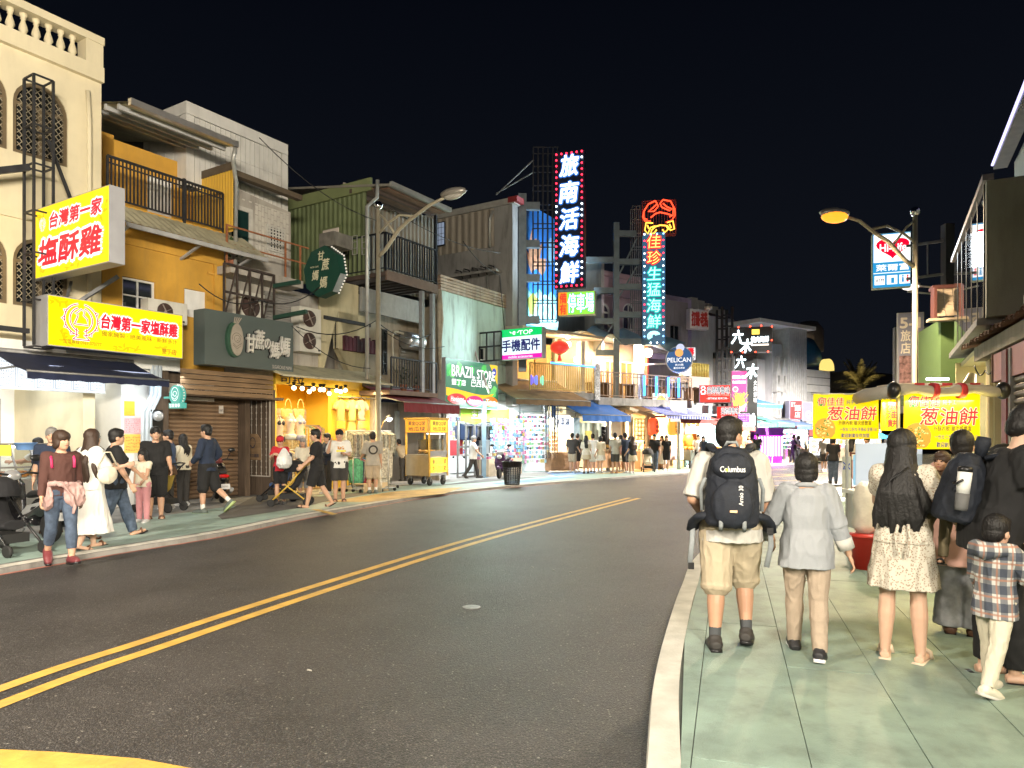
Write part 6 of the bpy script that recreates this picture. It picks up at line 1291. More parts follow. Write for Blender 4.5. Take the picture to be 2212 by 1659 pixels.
# grilled meat stall with lanterns under the striped awning
T,a,b_,zt=shopbay(1348,1478,880,'barbecue_stall','dazzling warm barbecue stall with red lanterns, lattice and a small gabled roof',wwarm,(1,.78,.42),1040)
tw=M('timber_pale',(.42,.33,.22),.7,0,.15,3,.06)
mb=MB()
for x in (S(1363,.8),S(1398,.8)):mb.bar((x,-.8,.07),(x,-.8,2.7),.14)
mb.build('timber_post',tw,T);mb=MB();mb.bar((S(1358,.8),-.8,2.95),(S(1412,.8),-.8,2.6),.14);mb.bar((S(1358,.8),-.8,2.95),(S(1358,.8),.6,2.95),.12);mb.build('gable_roof',tw,T)
mb=MB()
for i in range(7):x=S(1368,0)+i*.22;mb.bar((x,-.1,1.5),(x,-.1,2.5),.05)
for i in range(6):mb.bar((S(1368,0),-.1,1.5+i*.2),(S(1368,0)+1.35,-.1,1.5+i*.2),.05)
mb.build('wood_lattice',tw,T)
pbox('red_beam',M('beam_red',(.40,.06,.04),.6),T,S(1398,.6),S(1436,.6),-.7,-.6,2.55,2.65)
pbox('counter',M('counter_wood2',(.4,.22,.10)),T,S(1370,.5),S(1440,.5),-.9,-.3,.1,.95);goods(T,S(1398,.5),S(1440,.5),.97,1.5,-.4,14,3,[M('meat_%d'%i,c,.5) for i,c in enumerate([(.5,.14,.06),(.6,.35,.25),(.62,.5,.4)])],'meat_tray',.4,.9,random.Random(47));pbox('pink_cooler',M('cooler_pink',(.6,.36,.32),.5),T,S(1440,1),S(1470,1),-1.2,-.7,.5,1.1)
pbox('picture_board',E('board_pale',(1,.93,.75),1.2),T,S(1408,.4),S(1440,.4),-.5,-.45,2.75,3.75);disc(T,(S(1425,.4),3.3),.35,M('print_gold',(.6,.42,.02),.6),-.505);
for px,t_,lb in ((1411,'肉串燒','red paper lantern with black characters left of the small timber gable'),(1453,'生啤酒','orange paper lantern with black characters at the right of the barbecue stall')):
 s_=S(px,1.0);T2=thing('paper_lantern',lb,'lantern',FB.mat(s_,1.0,FB.z_at(s_,1.0,922)));mb=MB();mb.lathe([(.14,.42),(.22,.36),(.26,.2),(.27,0),(.26,-.2),(.22,-.36),(.14,-.42)],16);mb.build('shade',E('lantern_'+('red2' if px<1440 else 'orange'),(1,.10,.03) if px<1440 else (1,.38,.05),1.0),T2);vtxt(T2,t_,(-.13,-.3,.13,.3),ink,y=-.285,bold=.02);mb=MB();mb.lathe([(.12,.42),(.12,.46)],10);mb.build('cap',black,T2)
aw=awning(FB,1380,1525,.1,2.4,FB.z_at(S(1400),0,868),FB.z_at(S(1420,2.4),2.4,897),'striped_awning','navy blue canvas awning with fine pale stripes',M('stripe_navy',(.035,.045,.20),.7,0,.1,2,.03),.14,sa=S(1440,2.4),sb=S(1535,2.4))
# pale stripes woven into the canvas
def stripes(m,n_scale,c2):
 n=m.node_tree.nodes;l=m.node_tree.links;tc=n['Texture Coordinate'];sp=n.new('ShaderNodeSeparateXYZ');l.new(tc.outputs['Object'],sp.inputs[0]);ml=n.new('ShaderNodeMath');ml.operation='MULTIPLY';ml.inputs[1].default_value=n_scale;l.new(sp.outputs[0],ml.inputs[0]);fr_=n.new('ShaderNodeMath');fr_.operation='FRACT';l.new(ml.outputs[0],fr_.inputs[0]);gt=n.new('ShaderNodeMath');gt.operation='GREATER_THAN';gt.inputs[1].default_value=.72;l.new(fr_.outputs[0],gt.inputs[0]);mx=n.new('ShaderNodeMixRGB');b_=n['Principled BSDF'];src=b_.inputs['Base Color'].links[0].from_socket;l.new(src,mx.inputs[1]);mx.inputs[2].default_value=(*c2,1);l.new(gt.outputs[0],mx.inputs[0]);l.new(mx.outputs[0],b_.inputs['Base Color'])
stripes(MATS['stripe_navy'],5.5,(.35,.37,.5))
# fruit and seafood stand, blue wall
T,a,b_,zt=shopbay(1480,1562,880,'seafood_stand','stand of orange fried seafood before a pale blue wall with round lights',M('wall_sky',(.35,.52,.60),.6),(1,.92,.75),640)
for i in range(2):mb=MB();mb.ell((S(1497+i*20,.3),-.3,FB.z_at(S(1497,.3),.3,930)),(.24,.2,.3),12,8);mb.build('globe_lamp',E('globe_white',(.95,.97,1),4),T)
for i in range(4):pbox('red_slat',M('beam_red',(.40,.06,.04)),T,S(1482),S(1518),-.15,-.09,FB.z_at(a,0,921-i*7),FB.z_at(a,0,918-i*7))
for i in range(3):mb=MB();mb.ell((S(1487+i*10,.2),-.22,FB.z_at(a,0,910)),(.2,.06,.22),12,6);mb.build('gold_sign',E('gold_glow',(1,.6,.1),1.2),T)
RS=random.Random(50);mb=MB();food_pile(mb,S(1480,.9),S(1555,.9),-1.3,-.5,1.0,120,RS,.12);mb.build('fried_seafood',M('fry_orange',(.70,.28,.04),.5,0,.25,9),T,kind='stuff')
for px in (1488,1500):mb=MB();mb.ell((S(px,.6),-.6,1.45),(.45,.16,.36),14,8);mb.build('fried_squid',M('fry_orange',(.7,.28,.04)),T)
pbox('counter',M('counter_dark',(.10,.11,.09),.5),T,S(1478,1),S(1558,1),-1.4,-.4,.45,.98);pbox('stand_leg',steel,T,S(1479,1),S(1482,1),-1.35,-1.25,.07,.45)
pst=thing('kerb_post','slim grey post with a pale box on its top beside the barbecue stall','post',at(G(1466,1014,.06)));mb=MB();mb.lathe([(.09,0),(.08,1.4),(.08,2.9)],10);mb.build('pole',M('post_pale2',(.4,.38,.34),.5),pst);mb=MB();mb.box(-.35,.35,-.2,.2,2.3,3.3);mb.build('box',E('box_pale',(1,.97,.85),.9),pst)
# shops further on, one by one
mats_s=[(1566,1622,'red_tent_shop','small shop under the faded red tent awning with a bare bulb',wwarm,(1,.85,.6),600),(1690,1740,'drink_shop','white lit drink shop beyond the purple stall',wcool,(.9,.97,1),600),(1742,1800,'souvenir_shop','far souvenir shop with a yellow fascia and lilac light',wwarm,(1,.9,.85),640),(1802,1905,'far_shop','farthest lit shop on the left seen below the yellow banner',wwarm,(1,.9,.75),1000)]
for (x0,x1,nm,lb,wm,c,pw) in mats_s:
 T,a,b_,zt=shopbay(x0,x1,915,nm,lb,wm,c,pw);goods(T,a+.2,b_-.2,.9,2.2,.6,14,5,pal,'shelf_goods',.15,.9,random.Random(x0));pbox('counter',M('counter_buff',(.55,.45,.32)),T,a+.2,b_-.3,-.2,.3,.1,.9)
# purple light stall
T,a,b_,zt=shopbay(1628,1690,928,'purple_stall','games stall glowing purple with upright strips of light',M('wall_purple',(.30,.06,.42),.6),(.75,.1,1),840,tubes=False);pu=E('strip_violet',(.75,.10,1),2.6);pw_=E('strip_pink',(1,.6,1),3.5);sbm=MB();sbm.box(-.035,.035,-.02,.02,.5,zt-.4);zz=[Vector((a+.2+(b_-a-.4)*i/17,-.1,0)) for i in range(18)]
copies('light_strip',sbm,pu,T,zz[::2]);copies('light_strip',sbm,pw_,T,zz[1::2])
# tent awnings of the further shops
def tent(pxa,pxb,yt,yb,nm,lb,m,d1=2.0,val=.2):awning(FB,pxa,pxb,.05,d1,FB.z_at(S(pxa),0,yt),FB.z_at(S(pxa,d1),d1,yb),nm,lb,m,val)
tent(1560,1632,902,922,'red_tent','faded red tent awning on the far side of the bend',M('red_canvas',(.42,.09,.08),.8));tent(1640,1678,902,914,'green_tent','left one of two small teal green awnings over the purple stall',M('green_canvas',(.06,.26,.22),.8));tent(1680,1716,902,914,'green_tent','right one of two small teal green awnings beside the noodle shop sign',MATS['green_canvas']);tent(1722,1790,908,920,'blue_tent','dull blue awning under the noodle shop sign',M('dull_blue',(.06,.10,.18),.8));tent(1632,1690,858,872,'blue_roof','dark blue sheet awning high on the grey building',M('sheet_blue',(.03,.10,.17),.6));tent(1470,1545,880,905,'maroon_tent','maroon roof sheet beside the striped awning',M('maroon_canvas',(.22,.05,.05),.8))
# ------------------------------------------------------------------ upper floors further along
dk=M('wall_dusk',(.22,.22,.23),.8,0,.12,1,.08,dirt=.4);gy=M('wall_pale_grey',(.46,.46,.48),.75,0,.08,1,.06,dirt=.25)
def block(pxa,pxb,yt,yb,d,dep,nm,lb,m,wins_=(),cat='building'):
 a,b_=S(pxa,d),S(pxb,d);z1,z0=FB.z_at(a,d,yt),FB.z_at(a,d,yb);T=house(FB,(a+b_)/2,nm,lb,cat)
 hs=[[(S(p,d),FB.z_at(S(p,d),d,r)),(S(q,d),FB.z_at(S(p,d),d,r)),(S(q,d),FB.z_at(S(p,d),d,t)),(S(p,d),FB.z_at(S(p,d),d,t))] for p,q,t,r in wins_]
 mb=MB();mb.prism([(a,z0),(b_,z0),(b_,z1),(a,z1)],-d,-d+.25,hs);mb.build('front_wall',m,T);pbox('side_wall',m,T,a,a+.25,-d+.251,-d+dep,z0,z1);pbox('side_wall',m,T,b_-.25,b_,-d+.251,-d+dep,z0,z1);pbox('roof_slab',m,T,a+.25,b_-.25,-d+.251,-d+dep,z1-.3,z1-.1)
 for h_ in hs:window(T,h_[0][0],h_[1][0],h_[0][1],h_[2][1],-d+.08,steelg,darkglass,2,1,.05)
 return T,a,b_,z0,z1
block(1400,1486,640,760,-2.0,6,'dark_house','dark grey house between the teal neon sign and the white louvred sign',dk,((1448,1470,700,735),))
T,a,b_,z0,z1=block(1470,1585,672,900,-3.0,8,'grey_house','grey plaster house with a dark red tiled roof and white battlements',gy,((1540,1552,760,800),(1560,1572,760,800)))
mb=MB();mb.add([(S(1535,-3),3,z1),(S(1640,-3),3,z1-.4),(S(1620,-3),6,z1+1.0),(S(1565,-3),6,z1+1.2)],[(0,1,2,3)]);mb.build('tiled_roof',M('roof_tile',(.16,.05,.04),.7,0,.2,4,.2),T)
for i in range(5):x=S(1567+i*15,-3);pbox('battlement',white,T,x,x+.6,5.6,6.2,z1+.9-i*.1,z1+1.7-i*.12)
pbox('ridge',white,T,S(1560,-3),S(1640,-3),5.7,6.1,z1+.5,z1+.9)
block(1585,1668,770,930,-1.5,6,'plain_house','plain grey house with a blue awning behind the black sign tower',gy,((1625,1633,780,815),(1660,1666,780,815)))
T,a,b_,z0,z1=block(1668,1704,742,905,-1.0,6,'ornate_house','grey house front with pointed plaster gables in two tiers',gy)
for r_ in (0,1):
 for i in range(3):
  x=a+(b_-a)*(i+.5)/3;zz=FB.z_at(a,-1,790+r_*55);w_=(b_-a)/6.6;mb=MB();mb.prism([(x-w_,zz-1.6),(x+w_,zz-1.6),(x+w_,zz-.5),(x,zz+.6),(x-w_,zz-.5)],.72,.99,[[(x-w_*.4,zz-1.5),(x+w_*.4,zz-1.5),(x+w_*.4,zz-.6),(x-w_*.4,zz-.6)]]);mb.build('plaster_gable',M('plaster_pale',(.42,.42,.42),.8,0,.15,3,.1),T)
T=house(FB,S(1722,-.6),'fluted_tower','tall white fluted pilaster tower with a flat cap at the end of the grey row');a,b_=S(1703,-.6),S(1740,-.6);z1=FB.z_at(a,-.6,708);pbox('core',M('core_white',(.5,.5,.5),.7),T,a,b_,.6,2.2,2.6,z1);n=9
for i in range(n):x=a+(b_-a)*i/n;pbox('flute',M('core_white',(.5,.5,.5)),T,x+.03,x+(b_-a)/n-.03,.5,.597,2.6,z1)
pbox('cap',white,T,a-3.4,b_+.5,.2,2.6,z1+.002,z1+.22)
T=house(FB,S(1756,-1.0),'dome_house','low white block with a blue domed roof and a glowing arched dormer');a,b_=S(1738,-1),S(1790,-1);z0,z1=FB.z_at(a,-1,880),FB.z_at(a,-1,797);pbox('block',M('core_white',(.5,.5,.5)),T,a,b_,1.0,5,z0,z1)
for i in range(3):pbox('panel',white,T,a,b_-.02,.9,.998,z0+(z1-z0)*(.4+.2*i)+.02,z0+(z1-z0)*(.6+.2*i)-.02)
mb=MB();mb.lathe([(2.4,0),(2.3,.9),(1.9,1.6),(1.75,1.7)],20,(a+1.6,3.5,z1+.5));mb.build('dome',M('dome_blue',(.02,.10,.20),.5),T);mb=MB();mb.prism(arch(a+2.0,a+3.2,z1+.05,z1+.2),.85,1.2);mb.build('dormer',E('dormer_glow',(1,.75,.2),.9),T);mb=MB();mb.lathe([(1.9,0),(1.9,.3)],20,(a+1.6,3.5,z1+2.2));mb.build('dome_cap',M('cap_cream',(.5,.42,.3),.6),T)
tank=thing('water_tank','dim round water tank on the roof behind the blue dome','water tank',FB.mat(S(1747,-4),-4,FB.z_at(S(1747,-4),-4,760)));mb=MB();mb.lathe([(1,0),(1,1.5),(.6,2.1),(.1,2.2)],16);mb.build('tank',M('tank_grey',(.15,.13,.12),.5),tank)
block(1790,1850,838,885,-6,6,'low_house','low buff wall of a house below the palm tree',M('buff_wall',(.26,.22,.16),.8));block(1850,1960,800,1000,-14,8,'far_house','far dark house behind the palm tree and the hostel sign',dk)
# ------------------------------------------------------------------ signs further along
T,w,h=gsign(1490,1530,666,710,38,24,.3,'louvre_sign','white louvred sign board with red brush characters and a floodlight above',white,grey_side)
for i in range(12):pbox('louvre',white,T,w*i/12+.02,w*(i+1)/12-.02,-.05,-.008,.02,h-.02)
txt(T,'打鐵·老街',(w*.08,h*.15,w*.95,h*.85),M('print_red',(.5,.05,.04)),-.056,.05)
mb=MB();mb.bar(W(1529,690,38),W(1529,668,37.6),.05);mb.ell(W(1531,664,37.4),(.25,.2,.18),10,6);tag(mb.build('floodlight',galv),'small floodlight on an arm above the louvred sign','floodlight')
T=thing('round_sign','round blue ice cream sign with a white rim and an ice cream cone picture','sign',gmat(1467,776,34.5,-14));r_=29/F*34.5;mb=MB();mb.prism(arc(0,0,r_,0,360,28)[:-1],0,.25);mb.build('casing',white,T);disc(T,(0,0),r_*.93,E('disc_blue',(.02,.10,.28),.8),-.006);ic=E('ice_orange',(1,.45,.12),.9);disc(T,(0,r_*.48),r_*.3,ic,-.012);disc(T,(r_*.08,r_*.85),r_*.3,E('ice_lilac',(.6,.65,.9),.9),-.010);txt(T,'PELICAN',(-r_*.85,-r_*.22,r_*.85,r_*.12),white_pr,-.012,.01);txt(T,'貝力岡',(-r_*.3,-r_*.5,r_*.3,-r_*.34),white_pr,-.012);txt(T,'義式冰淇淋',(-r_*.4,-r_*.72,r_*.4,-r_*.58),white_pr,-.012);mb=MB();mb.bar((-2.2,.12,-.2),(-r_,.12,-.2),.06);mb.build('bracket',galv,T)
T,w,h=gsign(1482,1503,750,778,35.5,-5,.2,'small_sign','small white and red sign half hidden behind the round ice cream sign',E('paper_white',(.9,.9,.9),.8),grey_side);txt(T,'壽',(w*.2,h*.35,w*.8,h*.95),E('sign_red',(.85,.01,.03)),-.012,.04);txt(T,'867',(w*.2,h*.05,w*.9,h*.28),ink,-.012)
T=house(FB,S(1510,.4),'bamboo_balcony','balcony fenced with yellow bamboo canes above a pale sign strip','balcony');a,b_=S(1488,.4),S(1532,.4);z0,z1=FB.z_at(a,.4,812),FB.z_at(a,.4,783);pbox('slab',concrete,T,a,b_,-.4,1.0,z0-.3,z0);cn=MB();cn.tube([(0,0,0),(0,0,z1-z0)],.05,6);copies('cane',cn,M('bamboo',(.34,.27,.06),.6),T,[Vector((a+.06+i*.13,-.42,z0)) for i in range(int((b_-a)/.13))]);pbox('sign_strip',E('strip_peach',(1,.78,.6),.5),T,a,b_,-.45,-.401,z0-.55,z0-.02)
chef=M('print_cream',(.7,.62,.5),.6)
T,w,h=gsign(1511,1578,832,870,35,-10,.25,'food_sign','upper lit red braised food sign with white outlined black characters and a cook emblem',E('wu_red',(.85,.03,.02),.95),grey_side)
for bo,m_,y in ((.06,white_pr,-.012),(.01,ink,-.016)):txt(T,'吳師傅魯味',(w*.24,h*.50,w*.97,h*.90),m_,y,bo,ref=.01)
txt(T,'WU MASTER FOODS',(w*.26,h*.38,w*.96,h*.48),chef,-.012,.02);txt(T,'~澳門絕滷 南洋口味~',(w*.22,h*.18,w*.93,h*.30),white_pr,-.012);stroke(T,[arc(w*.12,h*.62,h*.12,0,360,12),arc(w*.12,h*.82,h*.1,-20,200,10),[(w*.05,h*.5),(w*.19,h*.5)]],.06,white_pr,-.012)
T,w,h=gsign(1548,1597,878,905,35.5,-22,.4,'food_sign','lower red braised food sign standing behind the man with the backpack',E('wu_red',(.85,.03,.02)),white);
for bo,m_,y in ((.05,white_pr,-.012),(.0,ink,-.016)):txt(T,'吳師傅魯味',(w*.2,h*.35,w*.97,h*.92),m_,y,bo,ref=.0)
txt(T,'WU MASTER FOODS',(w*.2,h*.12,w*.9,h*.26),white_pr,-.012)
T,w,h=gsign(1580,1614,801,890,36.5,-6,.12,'noodle_banner','tall pink banner with a picture of a noodle bowl',E('pink_banner',(.90,.10,.35),.85),grey_side)
txt(T,'新鮮現炸大雞排',(w*.06,h*.80,w*.92,h*.89),white_pr,-.012,.04);txt(T,'黃金脆薯條套餐',(w*.06,h*.69,w*.92,h*.76),white_pr,-.012,.04)
disc(T,(w*.25,h*.55),w*.18,white_pr,-.011);disc(T,(w*.25,h*.55),w*.13,E('plate_pink',(.9,.3,.4),.7),-.014);RN=random.Random(60);mb=MB()
for i in range(60):
 x,z=w*RN.uniform(.25,.85),h*RN.uniform(.08,.38);q=RN.uniform(-1,1);mb.add([(x-.05,-.016-i*.0001,z-.1),(x,-.016-i*.0001,z-.1),(x+q*.25+.05,-.016-i*.0001,z+.22),(x+q*.25,-.016-i*.0001,z+.22)],[(0,1,2,3)])
mb.build('noodle_print',E('noodle',(1,.62,.12),.9),T,kind='stuff');poly(T,[(w*.1,h*.12),(w*.3,h*.02),(w*.8,h*.02),(w*.95,h*.22),(w*.6,h*.12)],E('bowl_white',(.9,.95,1),.9),-.022)
T,w,h=gsign(1592,1636,765,930,37,-8,.6,'black_tower','black upright sign tower with glowing white brush characters and oval lights',M('tower_black',(.025,.027,.028),.35,0,.3,2,.03),M('tower_black',(.025,.027,.028)))
for i in range(3):mb=MB();mb.ell((w*(.35+.22*i),-.06,-h*.02+.6),(.11,.04,.38),10,8);mb.build('oval_light',E('oval_white',(.85,.95,1),3),T)
vtxt(T,'火烤鮮味',(w*.82,h*.36,w*.98,h*.66),white_pr,bold=.02)
T,w,h=gsign(1577,1668,708,762,36.6,-14,.5,'grill_sign','wide black sign with flowing white characters, a yellow square and red bulbs on its edges',M('tower_black',(.025,.027,.028)),M('tower_black',(.025,.027,.028)))
for ch,x,z,s_ in (('六',.03,.35,.28),('木',.24,-.02,.28),('六',.12,-.62,.25),('木',.36,-1.05,.3)):txt(T,ch,(w*x,h*z,w*(x+s_),h*(z+s_*1.9)),neonw,-.10,.04,.25)
txt(T,'燒肉海鮮',(w*.50,h*.38,w*.92,h*.62),neonw,-.02,.03);poly(T,[(w*.5,h*.25),(w*.92,h*.25),(w*.92,h*.32),(w*.5,h*.32)],E('strip_white',(1,.9,.8),1.2),-.012);poly(T,[(w*.52,h*.70),(w*.7,h*.70),(w*.7,h*.9),(w*.52,h*.9)],E('sq_yellow',(1,.75,.1),1.6),-.012)
copies('red_lamp',bulb,E('bulb_red2',(1,.05,.02),8),T,[Vector((w*x,-.06,h*z)) for x,z in ((.2,1.0),(.48,1.02),(.74,1.03),(.99,.98),(.99,.45),(.03,.02),(.3,0),(.6,0),(.9,0))])
T=thing('stair_tower','dark steel lattice stair tower left of the black sign','frame',at((W(1560,0,39).x,39,3)));hh=(900-752)/F*39+2;vb=MB();vb.box(-.06,.06,-.06,.06,0,hh);copies('upright',vb,steel,T,[Vector((x,y,0)) for x in (0,.55) for y in (0,1)]);hb=MB();hb.box(0,.55,-.04,.04,-.04,.04);copies('rung',hb,steel,T,[Vector((0,y,.5+i*.6)) for i in range(int(hh/.6)) for y in (0,1)])
T,w,h=gsign(1594,1620,893,912,35,-6,.15,'violet_sign','small violet lit board behind the lower red food sign',E('violet_board',(.45,.12,.75),.9),grey_side);txt(T,'BLACK TEA',(w*.06,h*.66,w*.9,h*.85),white_pr,-.012);scrib(T,(w*.1,h*.1,w*.9,h*.55),2,6,white_pr,-.012,.9)
T,w,h=gsign(1706,1733,865,906,42,-4,.9,'noodle_sign','dark red noodle shop sign with white vertical characters',E('noodle_red',(.28,.008,.015),.9),M('side_lilac',(.42,.42,.58),.5));txt(T,'墾丁',(w*.1,h*.68,w*.45,h*.9),white_pr,-.012);vtxt(T,'麵店',(w*.4,h*.08,w*.85,h*.78),white_pr,bold=.01)
T,w,h=gsign(1733,1756,868,910,42.2,4,.9,'lilac_sign','blank lilac sign board beside the dark red noodle sign',E('lilac_board',(.50,.48,.70),.45),grey_side);stroke(T,[arc(w*.6,h*.35,w*.2,0,360,12,h*.15)],.1,white_pr,-.012)
T,w,h=gsign(1699,1728,908,924,42,-4,.3,'pink_sign','small pink sign strip under the noodle shop sign',E('pink_board',(.75,.25,.28),.5),grey_side);scrib(T,(w*.08,h*.2,w*.92,h*.85),2,7,white_pr,-.012,.9)
T=thing('menu_stand','white menu board on castors with pictures of dishes before the far shops','menu board',at(G(1770,1002,.06),-10));mb=MB();mb.box(-.6,.6,0,.05,.35,2.1);mb.build('frame',black,T);mb=MB();mb.box(-.55,.55,-.02,-.001,.5,1.55);mb.build('menu_panel',E('menu_pale',(.85,.9,1),1.0),T);RP=random.Random(3)
for i in range(6):disc(T,(-.3+.55*(i%2),.7+.3*(i//2)),.15,M('dish_%d'%i,(RP.uniform(.1,.5),RP.uniform(.1,.3),.1),.5),-.026,name='dish_picture',rz=.1)
mb=MB();mb.box(-.55,.55,-.02,-.001,1.6,2.05);mb.build('menu_panel',E('menu_red',(.9,.25,.25),.9),T)
T=thing('blue_parasol','small bright blue parasol edge showing beside the yellow banner','parasol',at(W(1872,940,40)));mb=MB();mb.lathe([(1.3,-.2),(1.2,-.1),(.05,.5),(.01,.5)],8);mb.build('canopy',M('parasol_blue',(.03,.20,.55),.7),T);mb=MB();mb.tube([(0,0,-1.6),(0,0,.5)],.03);mb.build('pole',galv,T)
gd=thing('palm_fill_lamp','small garden lamp at the foot of the palm tree','lamp',at((W(1846,0,59).x,59,3.6)));mb=MB();mb.ell((0,0,0),.2,10,8);mb.build('globe',E_warm,gd);mb=MB();mb.tube([(0,0,-3.6),(0,0,-.15)],.05,8);mb.build('post',steel,gd);lamp('palm_fill','POINT',(0,-.4,.3),420,(1,.85,.5),.2,gd)  # hidden lamp added to light the palm from below
# ------------------------------------------------------------------ palm
T=thing('palm_tree','palm tree with ragged drooping fronds against the night sky','tree',at((W(1858,0,62).x,62,0)));zc_=W(0,838,62).z;mb=MB();mb.tube([(0,0,0),(.1,0,zc_*.5),(0,0,zc_)],[.4,.3,.34],10);mb.build('trunk',M('palm_bark',(.20,.16,.11),.9,0,.3,6,.2),T);RP=random.Random(8);fm=[M('frond_a',(.30,.25,.09),.7,0,.3,8),M('frond_b',(.18,.16,.07),.7,0,.3,8)]
for i in range(30):
 a=i*2.4+RP.random()*.5;el=RP.uniform(-.2,1.35);L=RP.uniform(2.7,3.9);pts=[];
 for j in range(10):
  t=j/9;r=L*t*math.cos(el)*(1-.1*t);z=L*t*math.sin(el)-1.7*t*t*math.cos(el*.8);pts.append(Vector((r*math.cos(a),r*math.sin(a),z+zc_)))
 mb=MB();mb.tube(pts,[.06*(1-.8*j/9) for j in range(10)],5)
 for j in range(1,10):
  d=(pts[j]-pts[j-1]).normalized();sd=d.cross(Vector((0,0,1))).normalized()
  for k in range(4):
   p=pts[j-1].lerp(pts[j],k/4);l_=.75*math.sin(math.pi*(.15+.8*(j+k/4)/10))*RP.uniform(.7,1.1)
   for s_ in (1,-1):q=p+sd*s_*l_*.7+d*l_*.6-Vector((0,0,l_*RP.uniform(.1,.6)));mb.add([p-d*.03,p+d*.05,q],[(0,1,2)])
 mb.build('frond',fm[i%2],T)
# ------------------------------------------------------------------ right side of the street
class FrR(Fr):
 """a front on the right: local x runs back towards the viewer, y into the building"""
 def mat(s,S=0,d=0,z=0):
  p=s.o+s.u*S-s.n*d+Vector((0,0,z));u,n=s.u,s.n
  return Matrix(((-u.x,n.x,0,p.x),(-u.y,n.y,0,p.y),(0,0,1,p.z),(0,0,0,1)))
FC=FrR(1.7,0,27.7);U= lambda Y:Y/math.cos(math.radians(27.7))
T=thing('glass_building','dark grey upper storey with a tall glass front that mirrors the heart sign','building',FC.mat(U(12),0,0));L=U(17.2)-U(12);zb_,zt_=3.66,5.92;wd=M('wall_dark_olive',(.34,.35,.30),.75,0,.12,1,.08,dirt=.25)
mb=MB();mb.box(0,.18,0,7,zb_,zt_);mb.build('end_wall',wd,T);mb=MB();mb.box(-L,-.002,.3,7,zb_,zb_+.2);mb.box(-L,-.002,.3,7,zt_-.2,zt_-.003);mb.box(-L-.2,-L-.002,.1,7,zb_,zt_);mb.build('slab',wd,T)
pbox('coping',M('coping_lilac',(.30,.28,.32),.4,.3),T,-L-.25,.22,-.06,.1,zt_+.002,zt_+.1);gl=M('mirror_glass',(.02,.022,.025),.04,.0,.05,1,0,spec=1.0);MATS['mirror_glass'].node_tree.nodes['Principled BSDF'].inputs['Coat Weight'].default_value=1;MATS['mirror_glass'].node_tree.nodes['Principled BSDF'].inputs['Coat Roughness'].default_value=.02
for i in range(6):
 a=-L*(i+1)/6;b_=-L*i/6;pbox('pane',gl,T,a+.05,b_-.05,-.014,.1,zb_+.05,zt_-.02);pbox('mullion',M('mullion_dark',(.02,.02,.022),.4),T,b_-.05,b_+.048 if i else b_-.003,-.02,.12,zb_,zt_-.002)
pbox('sill',steelg,T,-L,0,-.12,.3,zb_-.12,zb_-.002)
# ground floor under it, lit
T=thing('corner_shop','warm butter coloured shop lit below the mirror glass storey','shop',FC.mat(U(11),0,0));wy=M('wall_butter',(.68,.58,.34),.6,0,.06,2,.03)
L0=U(17.0)-U(11);pbox('back_wall',wy,T,-L0,-1.0,2.4,2.5,.06,3.4);pbox('side_wall',wy,T,-L0,-L0+.1,0,2.39,.06,3.4);pbox('side_wall',wy,T,-.98,-.86,.1,4,.06,3.3);pbox('ceiling',wy,T,-L0+.11,-1.0,.1,2.39,3.3,3.4);pbox('lit_pier',wy,T,-1.5,-1.01,.05,.5,.06,3.2);goods(T,-L0+.2,-1.6,.9,2.4,1.0,10,6,[M('pack_0',(.3,.55,.65)),M('pack_2',(.15,.3,.5)),M('pack_8',(.68,.66,.6))],'shelf_goods',.12,.9,random.Random(70));lamp('shop_light','AREA',(-3.2,1.1,3.2),240,(1,.92,.72),3,T,sizey=1.4)
FE=FrR(2.615,0,23.7);UE= lambda Y:Y/math.cos(math.radians(23.7))
T=thing('shuttered_shop','dark red corner post beside a closed taupe roller shutter under the pink box','shop',FE.mat(UE(10.35),0,0));pbox('corner_post',M('post_maroon',(.16,.022,.025),.5),T,0,.3,-.02,.3,.06,2.9);ca=M('shutter_taupe',(.20,.16,.13),.5,.2,.12,2,.03);shb=pbox('roller_shutter',woodd,T,.44,3.4,.12,.2,.06,2.9);pbox('shutter_rail',steelg,T,.302,.438,.0,.25,.06,2.9);pbox('upper_wall',M('wall_stain',(.30,.27,.22),.8,0,.1,1,.1,dirt=.5),T,0,4.5,.25,.5,2.901,3.7)
sm=MB();sm.add([(0,.08,0),(2.96,.08,0),(2.96,.04,.03),(0,.04,.03),(2.96,.04,.07),(0,.04,.07),(2.96,.08,.095),(0,.08,.095)],[(0,1,2,3),(3,2,4,5),(5,4,6,7)]);me=sm.mesh('slat')
for i in range(28):put('slat',me,ca,shb,TR(.44,0,.1+i*.1))
fig=thing('cream_figure','large smooth cream figure on the shop wall behind the yellow stall','figure',FC.mat(U(12.3),.15,2.0));mb=MB();mb.tube([(0,0,.75),(.05,-.1,.4),(.02,-.05,.1),(.1,-.1,-.2),(.0,-.05,-.5)],[.06,.16,.1,.17,.05],12);mb.build('body',M('cream_gloss',(.70,.62,.38),.3),fig)
